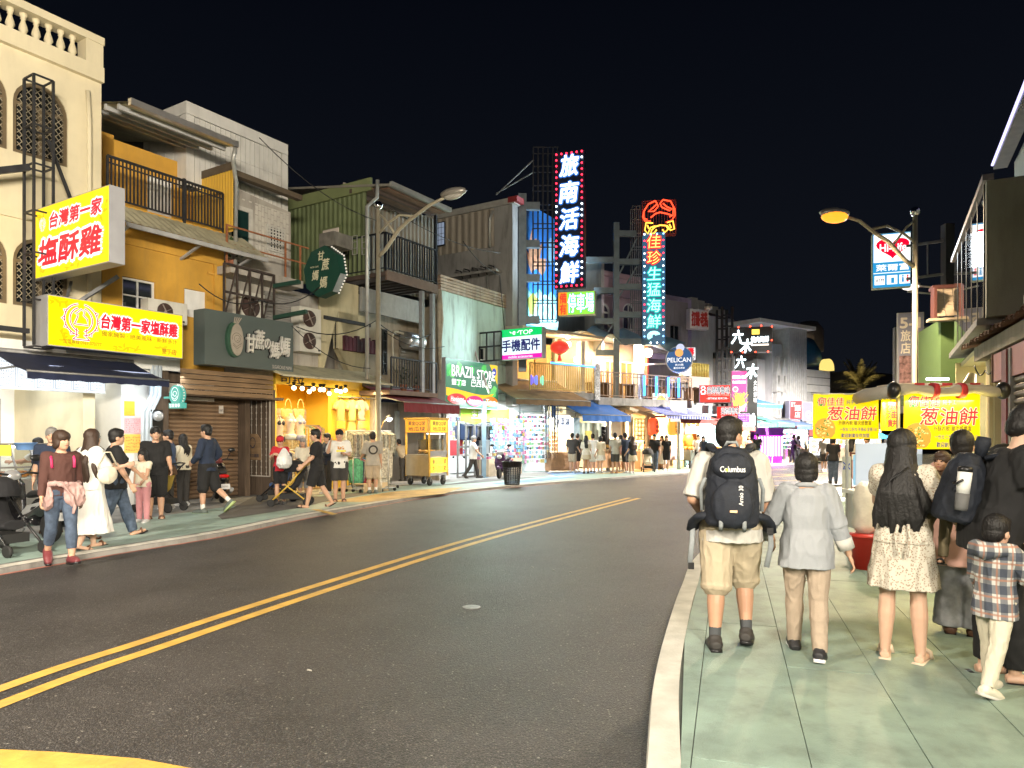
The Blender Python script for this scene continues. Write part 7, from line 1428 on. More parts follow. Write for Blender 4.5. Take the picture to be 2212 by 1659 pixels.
# rusty corrugated eave and pink box over the shop
T=thing('rusty_eave','rusty corrugated eave with a stained concrete lip over a pink box','roof',FE.mat(UE(12.6),0,0));mb=MB();n=40;A=[]
for i in range(n+1):x=-.2+5.2*i/n;o=.04*(i%2);A+=[(x,-.12,3.24+o+.02*math.sin(i)),(x,.9,3.5+o)]
mb.add(A,[(2*i,2*i+2,2*i+3,2*i+1) for i in range(n)]);mb.add([(a,b_,c-.03) for a,b_,c in A],[(2*i,2*i+2,2*i+3,2*i+1) for i in range(n)]);mb.build('corrugated_sheet',M('rust_sheet',(.13,.06,.04),.8,.1,.4,6,.1),T);pbox('concrete_lip',M('lip_stained',(.28,.24,.19),.85,0,.2,2,.15,dirt=.7),T,.3,5.0,.0,.18,2.95,3.19)
pbox('pink_box',M('pink_panel',(.50,.22,.23),.5,0,.05,2),T,1.7,5.0,.02,.5,2.5,2.92);pbox('box_edge',M('edge_brown',(.20,.12,.09),.5),T,1.67,1.699,.0,.51,2.49,2.93)
cable('loose black cable drooping along the butter coloured shop wall',[W(2105,790,12.2),W(2128,800,11.8),W(2150,782,11.2)],.012,.12)
# pale house further right with neon eave line
T=thing('pale_tower','tall pale house at the right edge with a glowing pink and blue eave line','building',FC.mat(U(14.5),-1.4,0));pt_=M('pale_ribbed',(.46,.47,.42),.7,0,.06,2,.04)
mb=MB();corr(mb,-.02,5,5.0,8.75,0,.2,.02,Tm=Matrix(((0,1,0,0),(1,0,0,.0),(0,0,1,0),(0,0,0,1))));mb.build('end_wall',pt_,T);pbox('front_wall',pt_,T,-5,-.05,.05,.3,5,8.7);mb=MB();mb.bar((-5,-.25,8.72),(.1,-.25,8.72),.3,.25);mb.build('eave',M('eave_grey',(.25,.25,.27),.4,.4),T);mb=MB();mb.tube([(-5,-.42,8.72),(.15,-.42,8.72)],.035);mb.build('neon_line',E('neon_lilac',(.6,.55,1),1.6),T);mb=MB();mb.tube([(.15,-.42,8.74),(.18,5,9.8)],.035);mb.build('neon_line',E('neon_pinkline',(1,.4,.7),1.6),T)
potted(FC.mat(U(14.3),-2.2,6.9),.4,77,'wild shrub sprouting from the pale house wall at the right edge',.4,40,pot=False)
# green house with tile roof between
T=thing('tile_roof_house','green walled house with a flared cream tile roof edge','building',at((W(2032,0,19.2).x,19.2,0),-18));zz= lambda py:CH+(HZ-py)/F*19.2;pbox('wall',M('wall_green',(.10,.17,.06),.7,0,.08,2),T,0,4,.0,5,zz(860),zz(690));tl_=M('tile_cream',(.50,.40,.30),.5,0,.15,5,.03)
for i in range(11):
 for j in range(8):a=-.15+j*.22;t=i/10;y=-.3+.3*t**.6;z=zz(690)+.05+(zz(625)-zz(690))*t;mb=MB();mb.box(a,a+.2,y,y+.06,z,z+.07);mb.build('tile',tl_,T)
pbox('roof_edge',M('edge_maroon',(.10,.035,.03),.6),T,-.2,2,-.04,.4,zz(624),zz(616));pbox('roof_edge',M('edge_maroon',(.10,.035,.03)),T,-.22,-.155,-.3,.1,zz(690),zz(624));pbox('tile_lip',tl_,T,-.35,2,-.34,-.02,zz(696),zz(690.5))
T=thing('lit_window','dark window with white tube lights between the hostel sign and the green wall','window',at((W(1998,0,25).x,25,W(0,776,25).z),-15)@Matrix.Scale(1.18,4));f=window(T,0,.5,0,.88,0,M('frame_maroon',(.10,.04,.03),.5),darkglass,2,2,.04,name='frame')
for z in (.62,.70,.78):pbox('tube_light',E('tube_cold',(.92,.97,1)),T,.05,.42,-.02,-.005,z,z+.02)
pbox('wall',dk,T,-.8,.7,.08,.3,-1.6,1.0)
# heart sign on its pole
T,w,h=gsign(1884,1968,506,624,22,-20,.25,'heart_sign','lit white and blue convenience store sign with a red heart',E('hl_blue',(.02,.30,.62),.95),M('side_cream',(.6,.6,.42)))
poly(T,[(w*.04,h*.47),(w*.98,h*.47),(w*.98,h*.97),(w*.04,h*.97)],E('hl_white',(1,1,1),1.3),-.009);ht=[]
for i in range(33):t=math.pi*2*i/32;ht.append((w*.53+w*.43*(math.sin(t)**3),h*.735+h*.0128*(13*math.cos(t)-5*math.cos(2*t)-2*math.cos(3*t)-math.cos(4*t))))
poly(T,ht[:-1],E('heart_red',(.88,.0,.03),1.0),-.013,'heart');txt(T,'Hi-Life',(w*.2,h*.66,w*.88,h*.80),white_pr,-.017,.04);disc(T,(w*.40,h*.815),w*.04,white_pr,-.017)
txt(T,'萊爾富',(w*.1,h*.31,w*.95,h*.43),white_pr,-.012,.03);poly(T,[(w*.03,h*.265),(w*.98,h*.265),(w*.98,h*.28),(w*.03,h*.28)],white_pr,-.012)
for i in range(3):poly(T,[(w*(.06+.32*i),h*.06),(w*(.33+.32*i),h*.06),(w*(.33+.32*i),h*.225),(w*(.06+.32*i),h*.225)],white_pr,-.012,'icon_panel')
txt(T,'ATM',(w*.09,h*.11,w*.30,h*.175),ink,-.016,.01);poly(T,[(w*.49,h*.08),(w*.57,h*.08),(w*.57,h*.18),(w*.49,h*.18)],E('hl_blue',(.02,.3,.62)),-.016);
for k,c in ((.79,'hl_blue'),(.91,'heart_red')):disc(T,(w*k,h*.2),w*.025,MATS[c],-.016,name='figure_head');poly(T,[(w*(k-.03),h*.09),(w*(k+.03),h*.09),(w*(k+.02),h*.18),(w*(k-.02),h*.18)],MATS[c],-.016,'figure_body')
lamp('sign_glow','AREA',(w/2,-.3,h*.5),60,(.8,.92,1),1,T,rot=(-math.pi/2,0,0))
T=thing('sign_pole','dark square pole with two thin arms that hold the heart sign','pole',at((W(2047,0,21.2).x,21.2,4.2)));Z= lambda py:CH+(HZ-py)/F*21.2-4.2;mb=MB();mb.box(-.13,.13,-.13,.13,1.0,Z(485));mb.build('post',M('post_charcoal',(.05,.05,.055),.5),T)
for y in (520,592):mb=MB();mb.bar((-.13,0,Z(y)),((1970-2047)/F*21.2,.3,Z(y+6)),.07);mb.build('arm',steelg,T)
mb=MB();mb.bar(((2008-2047)/F*21.2,.1,Z(522)),((2008-2047)/F*21.2,.1,Z(592)),.03);mb.build('tie',steelg,T);mb=MB();mb.bar((-1.2,0,Z(630)),(.3,0,Z(640)),.04);mb.build('stay',galv,T)
# hostel sign
T,w,h=gsign(1939,1996,676,842,22.5,-14,.12,'hostel_sign','tall dull lilac hostel sign with pale and black vertical characters',M('hostel_lilac',(.22,.23,.33),.5,0,.08,3),grey_side);lt=M('hostel_letter',(.72,.66,.60),.5)
txt(T,'5-1',(w*.1,h*.80,w*.85,h*.93),lt,-.012,.06);vtxt(T,'旅店',(w*.12,h*.46,w*.48,h*.78),lt,bold=.03);vtxt(T,'背包客棧',(w*.58,h*.04,w*.94,h*.58),ink,bold=.03);ph=M('photo_print',(.25,.14,.15),.5,0,.7,9);poly(T,[(w*.06,h*.02),(w*.5,h*.02),(w*.5,h*.44),(w*.06,h*.44)],ph,-.011,'photo_print')
T=thing('half_round_sign','white glowing round sign peeping from behind the hostel sign','sign',gmat(1998,800,23,-14));mb=MB();mb.prism(arc(0,0,.46,0,360,24)[:-1],0,.2);mb.build('casing',white,T);disc(T,(0,0),.43,E('disc_white',(1,1,1),1.2),-.006)
# ------------------------------------------------------------------ scallion pancake stall
yb_=E('banner_yellow',(1,.72,.0),.80);yb2=E('banner_yellow2',(1,.75,.0),1.0);rb=E('banner_red',(.85,.02,.02),.85);gr_=E('banner_green',(.05,.35,.05),.6);bl_=E('banner_blue',(.02,.03,.30),.6)
def pancake(T,cx,cz,r,w,sd):
 R=random.Random(sd);mb=MB();cl_= lambda p:(max(.015,p[0]),max(.015,p[1]));mb.add([(*cl_((cx+r*math.cos(a*.21)*(1+.04*math.sin(a*3)),0)),0)[0:1]+(-.011,)+(cl_((0,cz+r*math.sin(a*.21)))[1],) for a in range(30)],[tuple(range(30))]);mb.build('pancake_print',E('cake_brown',(.85,.38,.05),.8),T)
 mb=MB()
 for i in range(26):a=R.random()*6.28;q=r*.8*math.sqrt(R.random());x,z=cx+q*math.cos(a),cz+q*math.sin(a);s_=r*R.uniform(.06,.15);mb.add([(max(.015,x+s_*math.cos(b_*1.05)),-.012-i*.00005,max(.015,z+s_*.7*math.sin(b_*1.05))) for b_ in range(6)],[tuple(range(6))])
 mb.build('crust_print',E('cake_light',(1,.75,.25),.85),T,kind='stuff');mb=MB()
 for i in range(22):a=R.random()*6.28;q=r*.75*math.sqrt(R.random());x,z=max(.03,cx+q*math.cos(a)),max(.03,cz+q*math.sin(a));b_=R.random()*3;mb.add([(x,-.0145,z),(x+.05*r*4*math.cos(b_),-.0145,z+.05*r*4*math.sin(b_)),(x+.02,-.0145,z+.014)],[(0,1,2)])
 mb.build('scallion_print',gr_,T,kind='stuff')
def pancake_text(T,w,h,cut=False,sd=1):
 if not cut:disc(T,(w*.12,h*.83),h*.10,gr_,-.010,name='green_disc')
 for bo,m_,y in ((.06,E('banner_cream',(1,.85,.5),.9),-.012),(.02,rb,-.015)):txt(T,'何佳佳',(w*.06,h*.74,w*.46,h*.92),m_,y,bo,.1,ref=.02);txt(T,'葱油餅',(w*.20,h*.42,w*.96,h*.72),m_,y,bo,.1,ref=.02)
 txt(T,'純手工',(w*.5,h*.77,w*.68,h*.87),bl_,-.012,.0);txt(T,'外酥內軟 層次感豐富',(w*.38,h*.31,w*.88,h*.40),M('banner_ink',(.08,.04,.02),.6),-.012);txt(T,'一份35 二份70 半張60 全張110',(w*.40,h*.17,w*.96,h*.255),bl_,-.012);txt(T,'歡迎創業伙伴加盟',(w*.42,h*.03,w*.85,h*.12),bl_,-.012,.02);pancake(T,w*.17,h*.22,h*.24,w,sd)
YS=8.4
def banner(px0,px1,yt,yb,Y,rot,label,face,sd,sag=0.02):
 w=gwidth(px0,px1,Y,rot);h=(yb-yt)/F*Y;T=thing('cloth_banner',label,'banner',gmat(px0,yb,Y,rot));mb=MB();nx,nz=16,8;v=[(w*i/nx,.004+sag*.0+.006*math.sin(i*1.1+j*.6)-.006,h*j/nz) for j in range(nz+1) for i in range(nx+1)];mb.add(v,[(j*(nx+1)+i,j*(nx+1)+i+1,(j+1)*(nx+1)+i+1,(j+1)*(nx+1)+i) for j in range(nz) for i in range(nx)],0, True);mb.add([(a,b_+.012,c) for a,b_,c in v],[(j*(nx+1)+i,(j+1)*(nx+1)+i,(j+1)*(nx+1)+i+1,j*(nx+1)+i+1) for j in range(nz) for i in range(nx)],0, True)
 mb.build('cloth',face,T);mb=MB();mb.tube([(-.02,.01,h),(w+.02,.01,h)],.012);mb.build('rod',galv,T); return T,w,h
T,w,h=banner(1757,1898,851,948,8.9,3,'yellow scallion pancake banner hanging free at the left of the stall',yb_,1);pancake_text(T,w,h,sd=1)
T,w,h=banner(1904,1942,862,930,8.75,30,'narrow end banner of the pancake stall turned away between the two big ones',yb2,2);vtxt(T,'葱油餅',(w*.3,h*.1,w*.9,h*.95),rb,bold=.05)
T,w,h=banner(1953,2117,846,970,YS,0,'brightly lit yellow pancake banner on the front of the stall',yb2,3);pancake_text(T,w,h,sd=7)
ST=thing('pancake_stall','street stall with a glass front, steel counter and rolled grey canvas roof','food stall',at((W(1950,0,YS).x,YS+.1,.06)));sw=178/F*YS;zt=CH+(HZ-850)/F*YS-.06
mb=MB()
for x in (0,sw-.03):
 for y in (.0,1.3):mb.bar((x,y,.25),(x,y,zt+.06),.03)
mb.build('frame',galv,ST);mb=MB();mb.box(0,sw,.02,1.3,.35,.82);mb.build('cabinet',M('stall_steel',(.55,.55,.53),.35,.6,.1,3),ST);mb=MB();mb.box(-.05,sw+.05,-.1,1.35,.822,.87);mb.build('counter',M('stall_white',(.7,.7,.66),.4),ST)
mb=MB();mb.box(.03,sw-.06,-.005,.005,.88,zt-.72);mb.build('glass_front',GLASS('stall_glass',(.9,.95,.97),.25,.12),ST);pbox('back_panel',E('back_glow',(.75,.85,1),.35),ST,.03,sw-.05,1.1,1.12,.88,zt-.6);
rc=M('canvas_grey',(.32,.30,.26),.85,0,.12,4,.15);mb=MB();n=14;mb.tube([(-.12+(sw+.3)*i/n,-.16,zt+.03+.02*math.sin(i*.8)) for i in range(n+1)],[.06+.012*math.sin(i*1.7) for i in range(n+1)],12);mb.build('rolled_canvas',rc,ST);mb=MB();mb.tube([(-.14,-.16,zt+.03),(-.25,.25,zt+.0),(-.3,.6,zt-.05)],[.07,.085,.06],10);mb.build('rolled_canvas',rc,ST)
for x in (-.14,sw+.17):mb=MB();mb.ell((x,-.16,zt+.03),(.075,.1,.105),12,8);mb.build('end_cap',black,ST)
for i,x in enumerate((.3,.62)):mb=MB();mb.tube([(x,-.16,zt+.03),(x+.06,-.16,zt+.03)],.093,12);mb.build('strap',M('strap_red',(.35,.02,.03),.7),ST)
pbox('canvas_edge',M('canvas_stripe',(.5,.45,.38),.8),ST,-.05,sw,-.08,.4,zt+.1,zt+.125)
for i in range(3):pbox('red_stripe',MATS['strap_red'],ST,.15+i*.33,.27+i*.33,-.085,.4,zt+.098,zt+.127)
pbox('tube_light',E('tube_stall',(.95,.98,1),9),ST,.30,.55,-.1,-.06,zt+.16,zt+.185);lamp('stall_light','AREA',(.45,.1,zt-.08),60,(1,.95,.8),.8,ST);lamp('stall_glow','AREA',(.45,-.15,zt-.4),45,(1,.80,.22),.8,ST,rot=(-math.pi/2-.0,0,0),sizey=.6)
mb=MB();mb.lathe([(.04,-.02),(.09,-.02),(.1,0),(.09,.02),(.04,.02)],14,T=TR(.2,.2,.1)@RX(math.pi/2));mb.build('wheel',rubber,ST);mb=MB();mb.lathe([(.04,-.02),(.09,-.02),(.1,0),(.09,.02),(.04,.02)],14,T=TR(.55,.1,.1)@RX(math.pi/2));mb.build('wheel',rubber,ST);mb=MB();mb.bar((.2,.2,.1),(.2,.2,.35),.04);mb.bar((.55,.1,.1),(.55,.1,.35),.04);mb.build('wheel_fork',steelg,ST)
p=G(1868,1228,.06);T=thing('red_bucket','red plastic bin standing on the pavement below the white sack','bucket',at(p));mb=MB();mb.lathe([(.13,0),(.16,.38),(.18,.39),(.18,.41),(.16,.41),(.13,.05)],20);mb.build('bin',M('red_plastic',(.45,.03,.02),.4),T);mb=MB();mb.lathe([(.181,.38),(.195,.4),(.181,.42)],20);mb.build('rim',M('red_plastic',(.45,.03,.02)),T)
T=thing('white_sack','crumpled white sack propped over the red bin','sack',at(p+Vector((.06,.1,.42))));mb=MB();mb.lathe([(.11,0),(.15,.1),(.12,.25),(.15,.4),(.11,.55),(.04,.62),(.01,.62)],18);o=mb.build('bag',M('sack_white',(.6,.56,.48),.6,0,.12,8,.3,14),T)
for v in o.data.vertices:v.co+=Vector((noise.noise(v.co*9),noise.noise(v.co*9+Vector((5,0,0))),noise.noise(v.co*7+Vector((0,9,0)))))*.03
T=thing('board_stand','brown wooden frame stand with a pale blue menu board on the pavement','sign stand',at(G(1868,1084,.06),-20));mb=MB()
for x in (-.3,.3):mb.bar((x,0,0),(x,.1,1.2),.04);mb.bar((x,.5,0),(x,.12,1.2),.04)
for z in (.15,.35,1.18):mb.bar((-.3,.02,z),(.3,.02,z),.035)
mb.build('frame',M('frame_redbrown',(.20,.06,.035),.6),T);mb=MB();mb.box(-.26,.27,-.03,-.01,.4,1.14);mb.build('board',E('board_aqua',(.35,.65,.85),.7),T);mb=MB();mb.box(-.5,-.3,.0,.05,.1,1.1);mb.build('side_board',M('board_side',(.6,.58,.55),.6),T);txt(T,'冰',(-.48,.75,-.32,.98),M('print_blue',(.05,.1,.5),.5),-.006,.03)
# ------------------------------------------------------------------ lit shop row that carries on beside and behind the viewer
FN=FrR(4.3,0,17);UN= lambda Y:Y/math.cos(math.radians(17))
def near_shop(Y0,Y1,col,power,label,fc,up=0):
 L=UN(Y1)-UN(Y0);T=thing('near_shop',label,'shop',FN.mat(UN(Y1),0,0));m_=M('near_wall',(.62,.56,.45),.7,0,.06,2,.05)
 pbox('back_wall',m_,T,0,L,2.5,2.6,.06,3.2);pbox('ceiling',m_,T,0,L,0,2.49,3.2,3.3);pbox('upper_wall',m_,T,0,L,.0,.2,3.9,7.0);pbox('sign_board',fc,T,.1,L-.1,-.35,-.05,3.05,3.85)
 for i in range(int(L/1.6)):pbox('tube_light',E_white,T,.3+i*1.6,1.5+i*1.6,.5,.56,3.12,3.16)
 pbox('counter',steel_s,T,.2,L-.2,.1,.6,.06,.95)
 lamp('front_light','AREA',(L/2,-.42,3.0),power*.5,col,L*.9,T,rot=(-math.radians(62),0,0),sizey=.9)
 if up:pbox('fill_sign',fc,T,.2,L-.2,-.3,-.01,4.4,6.6);lamp('facade_fill','AREA',(L/2,-.36,5.5),up,col,L*.9,T,rot=(-math.radians(100),0,0),sizey=2)  # unseen upper sign, added to throw light on the left house fronts
near_shop(2.6,7.2,(1,.74,.30),170,'warm lit snack shop beside the pavement on the near right',E('near_yellow',(1,.7,.1),1.2))
near_shop(-3.0,2.5,(.95,.97,1),30,'cool lit shop beside the pavement to the right of the viewer',E('near_white',(1,1,1),1.4))
near_shop(-12.0,-3.2,(1,.90,.74),900,'wide bright shop with a long lit sign behind the viewer',E('near_cream',(1,.9,.6),1.8),15000)
# ------------------------------------------------------------------ street lamps that give light
def lit_lamp(base,h,dirv,label,power,col,arm):
 T,hd,tm=street_lamp(base,h,dirv,label,arm)
 mb=MB();mb.ell((0,0,-.10),(.36,.2,.16),14,8);mb.build('lamp_glass',E('lamp_glow_%d'%int(power),(1,.30,.02) if col[2]<.5 else col,1.7),T,tm)
 p=tm.translation;lamp('lamp_light','SPOT',p+Vector((0,0,-.4)),power,col,.25,T,spot=2.9); return T
b_=G(1977,1070,.06);b_=W(1977,0,18.6);b_.z=.06
lit_lamp(b_,CH+(942-462)/F*18.6-.12,(-1,-.12,0),'lit sodium street lamp on the right pavement, glowing orange',4200,(1,.76,.48),1.95)
lit_lamp(Vector((.1,-6.5,.06)),8.5,(-.9,.3,0),'street lamp on the near right kerb behind the viewer',3800,(1,.88,.70),2.4)  # unseen lamp, added for light on the road and house fronts
lit_lamp(Vector((-11.5,1.0,.06)),9.0,(.95,-.2,0),'street lamp on the left pavement outside the view',7000,(1,.88,.72),2.0)  # stands outside the view, added to brighten the left house fronts
lit_lamp(Vector((20.5,31,.06)),8.5,(-.9,.5,0),'street lamp beyond the side street on the right pavement',40000,(1,.92,.82),2.4)  # hidden behind the right buildings, added to brighten the far row
# ------------------------------------------------------------------ people
def remesh(mb,vox,it=3,fac=.5):
 me=mb.mesh('tmp');o=bpy.data.objects.new('tmp',me);WS.collection.objects.link(o)
 r=o.modifiers.new('r','REMESH');r.mode='VOXEL';r.voxel_size=vox;r.use_smooth_shade= True
 if it:s_=o.modifiers.new('s','SMOOTH');s_.factor=fac;s_.iterations=it
 WS.view_layers[0].update();out=bpy.data.meshes.new_from_object(o.evaluated_get(WS.view_layers[0].depsgraph));bpy.data.objects.remove(o);bpy.data.meshes.remove(me); return out
def crumple(me,amp,f,sd=0,st=(1,1,.45)):
 """folds: push the cloth in and out along its normals"""
 o=Vector((sd*3.1,sd*1.7,0));N=[v.normal.copy() for v in me.vertices]
 for v,n in zip(me.vertices,N):
  p=Vector((v.co.x*st[0],v.co.y*st[1],v.co.z*st[2]))*f+o;k=.7*noise.noise(p)+.8*(.5-abs(noise.noise(p*1.7+Vector((9,0,3))))*2)+.25*noise.noise(p*4.1)
  v.co+=n*amp*max(-.45,k-.1)
def skin(tone=0): return M('skin_%d'%tone,[(.50,.30,.20),(.42,.24,.155),(.56,.36,.26)][tone],.5,0,.06,12,.02,120,sss=.12)
hairm=M('hair_black',(.009,.008,.008),.55,0,.4,40,.12,90,streak=(30,30,2));hairb=M('hair_brown',(.04,.022,.014),.55,0,.4,40,.12,90,streak=(30,30,2));hairg=M('hair_grey',(.20,.19,.18),.5,0,.4,40,.12,90,streak=(30,30,2))
eye_m=M('eye_dark',(.012,.01,.01),.2);lip_m=M('lip',(.34,.13,.11),.45);sole_m=M('sole',(.5,.48,.44),.7)
def cl(name,col,var=.10,sc=6,rough=.85): return M('cloth_'+name,col,rough,0,var,sc,.10,220)
def person(p,head,H,label,top,bot,shoe=(black,'shoe'),hair=('short',hairm),L=(0,0),R=(0,0),la=(0,.12,.1),ra=(0,.12,.1),lean=0,yaw=0,pitch=0,fem=0,fat=0.,tone=0,lod=1,legab=.0,kid=0,lift=0,group=None):
 """L, R: thigh swing, knee bend. la, ra: arm swing, spread, elbow bend, inward turn (radians)"""
 s=H/1.75;T=thing('person',label,'person',at(p,head),group);vox=[.0075,.013,.028][lod]*max(.6,s);sd=RND.random()*50
 shw,hpw,wst=(.165,.172,.128) if fem else (.19,.165,.148);shw+=fat*.02;hpw+=fat*.04;wst+=fat*.06
 if kid:shw*=.95;wst=.14
 SL=.525
 def leg(a):
  th=Vector((0,math.sin(a[0]),-math.cos(a[0])));sh=Vector((0,math.sin(a[0]-a[1]),-math.cos(a[0]-a[1]))); return th,sh
 lo=max(-(leg(a)[0].z*.425+leg(a)[1].z*.415) for a in (L,R));hz=lo+.075+lift
 hip=Vector((0,0,hz));sp=Vector((0,math.sin(lean),math.cos(lean)));fw=Vector((0,math.cos(lean),-math.sin(lean)));neck=hip+sp*SL
 hd=neck+sp*.10+Vector((0,.03,.065));hs=1.07+.24*kid
 Rh=Matrix.Rotation(yaw,3,'Z')@Matrix.Rotation(-pitch-lean*.3,3,'X')
 J={}
 for sg,a,ar in ((-1,L,la),(1,R,ra)):
  th,sh=leg(a);h0=hip+Vector((sg*(.088+.01*fat),0,-.01));k=h0+th*.425+Vector((sg*legab*.5,0,0));an=k+sh*.415+Vector((sg*legab*.5,0,0))
  fp=max(-1.0,min(.25,(a[0]-a[1])*.9));ft=Vector((sg*.12,math.cos(fp),math.sin(fp))).normalized();J[sg]=[h0,k,an,an+ft*.19+Vector((0,0,-.045)),an-ft*.05+Vector((0,0,-.045))]
  pi_,ab,eb=ar[:3];iw=ar[3] if len(ar)>3 else 0;s0=neck-sp*.045+Vector((sg*shw*.93,0,0))+fw*-.005
  ud=Vector((sg*math.sin(ab),math.sin(pi_)*math.cos(ab),-math.cos(pi_)*math.cos(ab)));fd=Vector((sg*math.sin(ab-iw),math.sin(pi_+eb)*math.cos(ab-iw),-math.cos(pi_+eb)*math.cos(ab-iw))).normalized()
  J[sg]+=[s0,s0+ud*.295,s0+ud*.295+fd*.25,fd]
 rings=[(-.13,hpw*.62,.09,0),(-.02,hpw,.118+fat*.03,-.012),(.12,hpw*.97,.115+fat*.04,0),(.34,wst,.098+fat*.06,.008+fat*.02),(.56,(wst+shw)*.49,.108+fat*.03,.006),(.76,shw*.96,.118-.006*fem,.006),(.89,shw*.92,.098,-.004),(.97,shw*.54,.07,-.01),(1.0,.078,.068,-.004),(1.03,.062,.06,0)]
 def torso(mb,g=0,t0=-1,t1=2,hem=0):
  P=[];
  for t,w_,d_,y in rings:
   if t0<=t<=t1:P.append((hip+sp*SL*t+fw*y,w_+g,d_+g))
  if hem:c,w_,d_=P[0];P=[(c-Vector((0,0,hem)),max(w_,hpw+g)+hem*.08,max(d_,.118+g)+hem*.06)]+P
  n=20;vs=[c+Vector((w_*(abs(math.cos(q))**.85)*(1 if math.cos(q)>0 else -1),0,0))+fw*d_*math.sin(q) for c,w_,d_ in P for q in [6.2832*j/n for j in range(n)]]
  m_=len(P);mb.add(vs,[(i*n+j,i*n+(j+1)%n,(i+1)*n+(j+1)%n,(i+1)*n+j) for i in range(m_-1) for j in range(n)]+[tuple(range(n))[::-1],tuple((m_-1)*n+j for j in range(n))])
 def limb(mb,a,b_,r0,r1,f=1.0,bulge=0):q=a.lerp(b_,f);mb.tube([a,a.lerp(q,.35),q],[r0,r0+(r1-r0)*.35*f+bulge,r0+(r1-r0)*f],12); return q
 def fin(me,name,mat,amp=0,f=7,st=(1,1,.45),pr=None):
  if amp and lod<2:crumple(me,amp,f,sd,st)
  for v in me.vertices:v.co*=s
  for q in me.polygons:q.use_smooth= True
  me.name=name; return put(name,me,mat,pr or T)
 # body
 mb=MB();torso(mb)
 for sg in (-1,1):
  h0,k,an,to,he,s0,e,w_,fd=J[sg];b_=1+.18*fat
  limb(mb,h0+Vector((0,0,.03)),k,.088*b_,.055*b_);mb.ell(k,.054*b_);limb(mb,k,an,.055*b_,.036,bulge=.012);mb.ell(an,.037);mb.tube([he,he.lerp(to,.5),to],[.036,.042,.030],10,flat=.75)
  sc_=neck-sp*.06+Vector((sg*.06,0,0));limb(mb,sc_,s0,.062,.062);mb.ell(s0,.063);limb(mb,s0,e,.054*b_,.041*b_);mb.ell(e,.041*b_);limb(mb,e,w_,.043*b_,.027);mb.ell(w_,.027)
  nn=Vector((-sg,0,0));nn=(nn-fd*nn.dot(fd)).normalized();wd_=fd.cross(nn)*(-sg);wd_=wd_ if wd_.y>-.3 else -wd_
  hb=Matrix((nn,wd_,fd)).transposed();mb.ell(w_+fd*.05,(.018,.040,.052),rot=hb)
  for i in range(4):
   b0=w_+fd*.085+wd_*(.028-.0195*i);l_=(.036,.041,.038,.03)[i];mb.tube([b0-fd*.02,b0+fd*l_,b0+fd*l_*1.7+nn*l_*.45,b0+fd*l_*2.0+nn*l_*1.15],[.0105,.0098,.009,.0075],7)
  b0=w_+fd*.03+wd_*.03;mb.tube([b0,b0+wd_*.025+fd*.03,b0+wd_*.03+fd*.065+nn*.012],[.013,.011,.009],7)
 mb.tube([neck-sp*.04,neck+sp*.06,hd+Vector((0,-.02,-.03))],[.062,.055,.058],12)
 def hp(x,y,z): return hd+Rh@Vector((x,y,z))*hs
 def he_(mb,c,r,rt=None):mb.ell(hp(*c),tuple(q*hs for q in r),16,12,rot=Rh@rt if rt else Rh)
 he_(mb,(0,-.008,.012),(.074,.094,.098));he_(mb,(0,.022,-.04),(.062,.072,.082));he_(mb,(0,.052,-.086),(.036,.034,.032));he_(mb,(0,.086,-.024),(.013,.022,.016));he_(mb,(0,.078,-.002),(.010,.016,.03))
 for sg in (-1,1):he_(mb,(sg*.074,-.004,-.02),(.012,.022,.034));he_(mb,(sg*.034,.058,-.03),(.024,.024,.022))
 body=fin(remesh(mb,vox*(.8 if lod else .9),2),'body',skin(tone))
 if lod<2:
  for sg in (-1,1):
   q=MB();he_(q,(sg*.029,.0835,.0),(.0125,.006,.0055));fin(q.mesh('e'),'eye',eye_m);q=MB();q.tube([hp(sg*.014,.092,.021),hp(sg*.03,.0905,.026),hp(sg*.046,.078,.021)],.0042*hs,6);fin(q.mesh('e'),'eyebrow',hair[1])
  q=MB();he_(q,(0,.0865,-.062),(.024,.009,.0075));fin(q.mesh('e'),'lips',lip_m)
 # hair or hat
 kind,hm=hair[0],hair[1];q=MB()
 if kind!='none':
  he_(q,(0,-.016,.034),(.089,.104,.100));he_(q,(0,-.045,-.02),(.078,.066,.075))
  if kind in ('bowl','bob'):he_(q,(0,.02,.045),(.086,.080,.075));[he_(q,(sg*.062,-.012,-.03-(.03 if kind=='bob' else 0)),(.028,.06,.07+(.03 if kind=='bob' else 0))) for sg in (-1,1)];he_(q,(0,-.06,-.06),(.07,.045,.06))
  if kind=='short':he_(q,(0,.035,.075),(.068,.062,.045));he_(q,(0,-.065,-.05),(.055,.034,.045))
  if kind in ('long','pony'):
   [he_(q,(sg*.066,-.01,-.03),(.025,.06,.08)) for sg in (-1,1)];RH=random.Random(int(sd*9));ln=hair[2] if len(hair)>2 else .5;ws=.17 if kind=='long' else .022
   for i in range(26 if kind=='long' else 6):
    u=(i+.5)/(26 if kind=='long' else 6)*2-1;a=u*1.75;x0,y0=.075*math.sin(a),-.075*math.cos(a);l_=ln*RH.uniform(.86,1.06)*(1-.22*abs(u));b0=hp(x0,y0-.01,.0)
    b1=hp(x0*1.1,y0*1.05-.015,-.12);b2=Vector((b1.x*.9+u*ws*.35,min(b1.y,neck.y-.135-.02*math.cos(u*2)) if abs(u)<.8 else b1.y-.06,b1.z-l_*.45));b3=Vector((b2.x+u*ws*.35+RH.uniform(-.012,.012),b2.y+.015,b1.z-l_*.8));b4=b3+Vector((RH.uniform(-.025,.025),.015,-l_*.2))
    q.tube([b0,b1,b2,b3,b4],[.026,.034,.034,.024,.005] if kind=='long' else [.03,.03,.028,.02,.006],8)
  me=remesh(q,vox*.85,1);
  if lod<2:crumple(me,.004,55,sd,(1,1,.16))
  fin(me,'hair',hm)
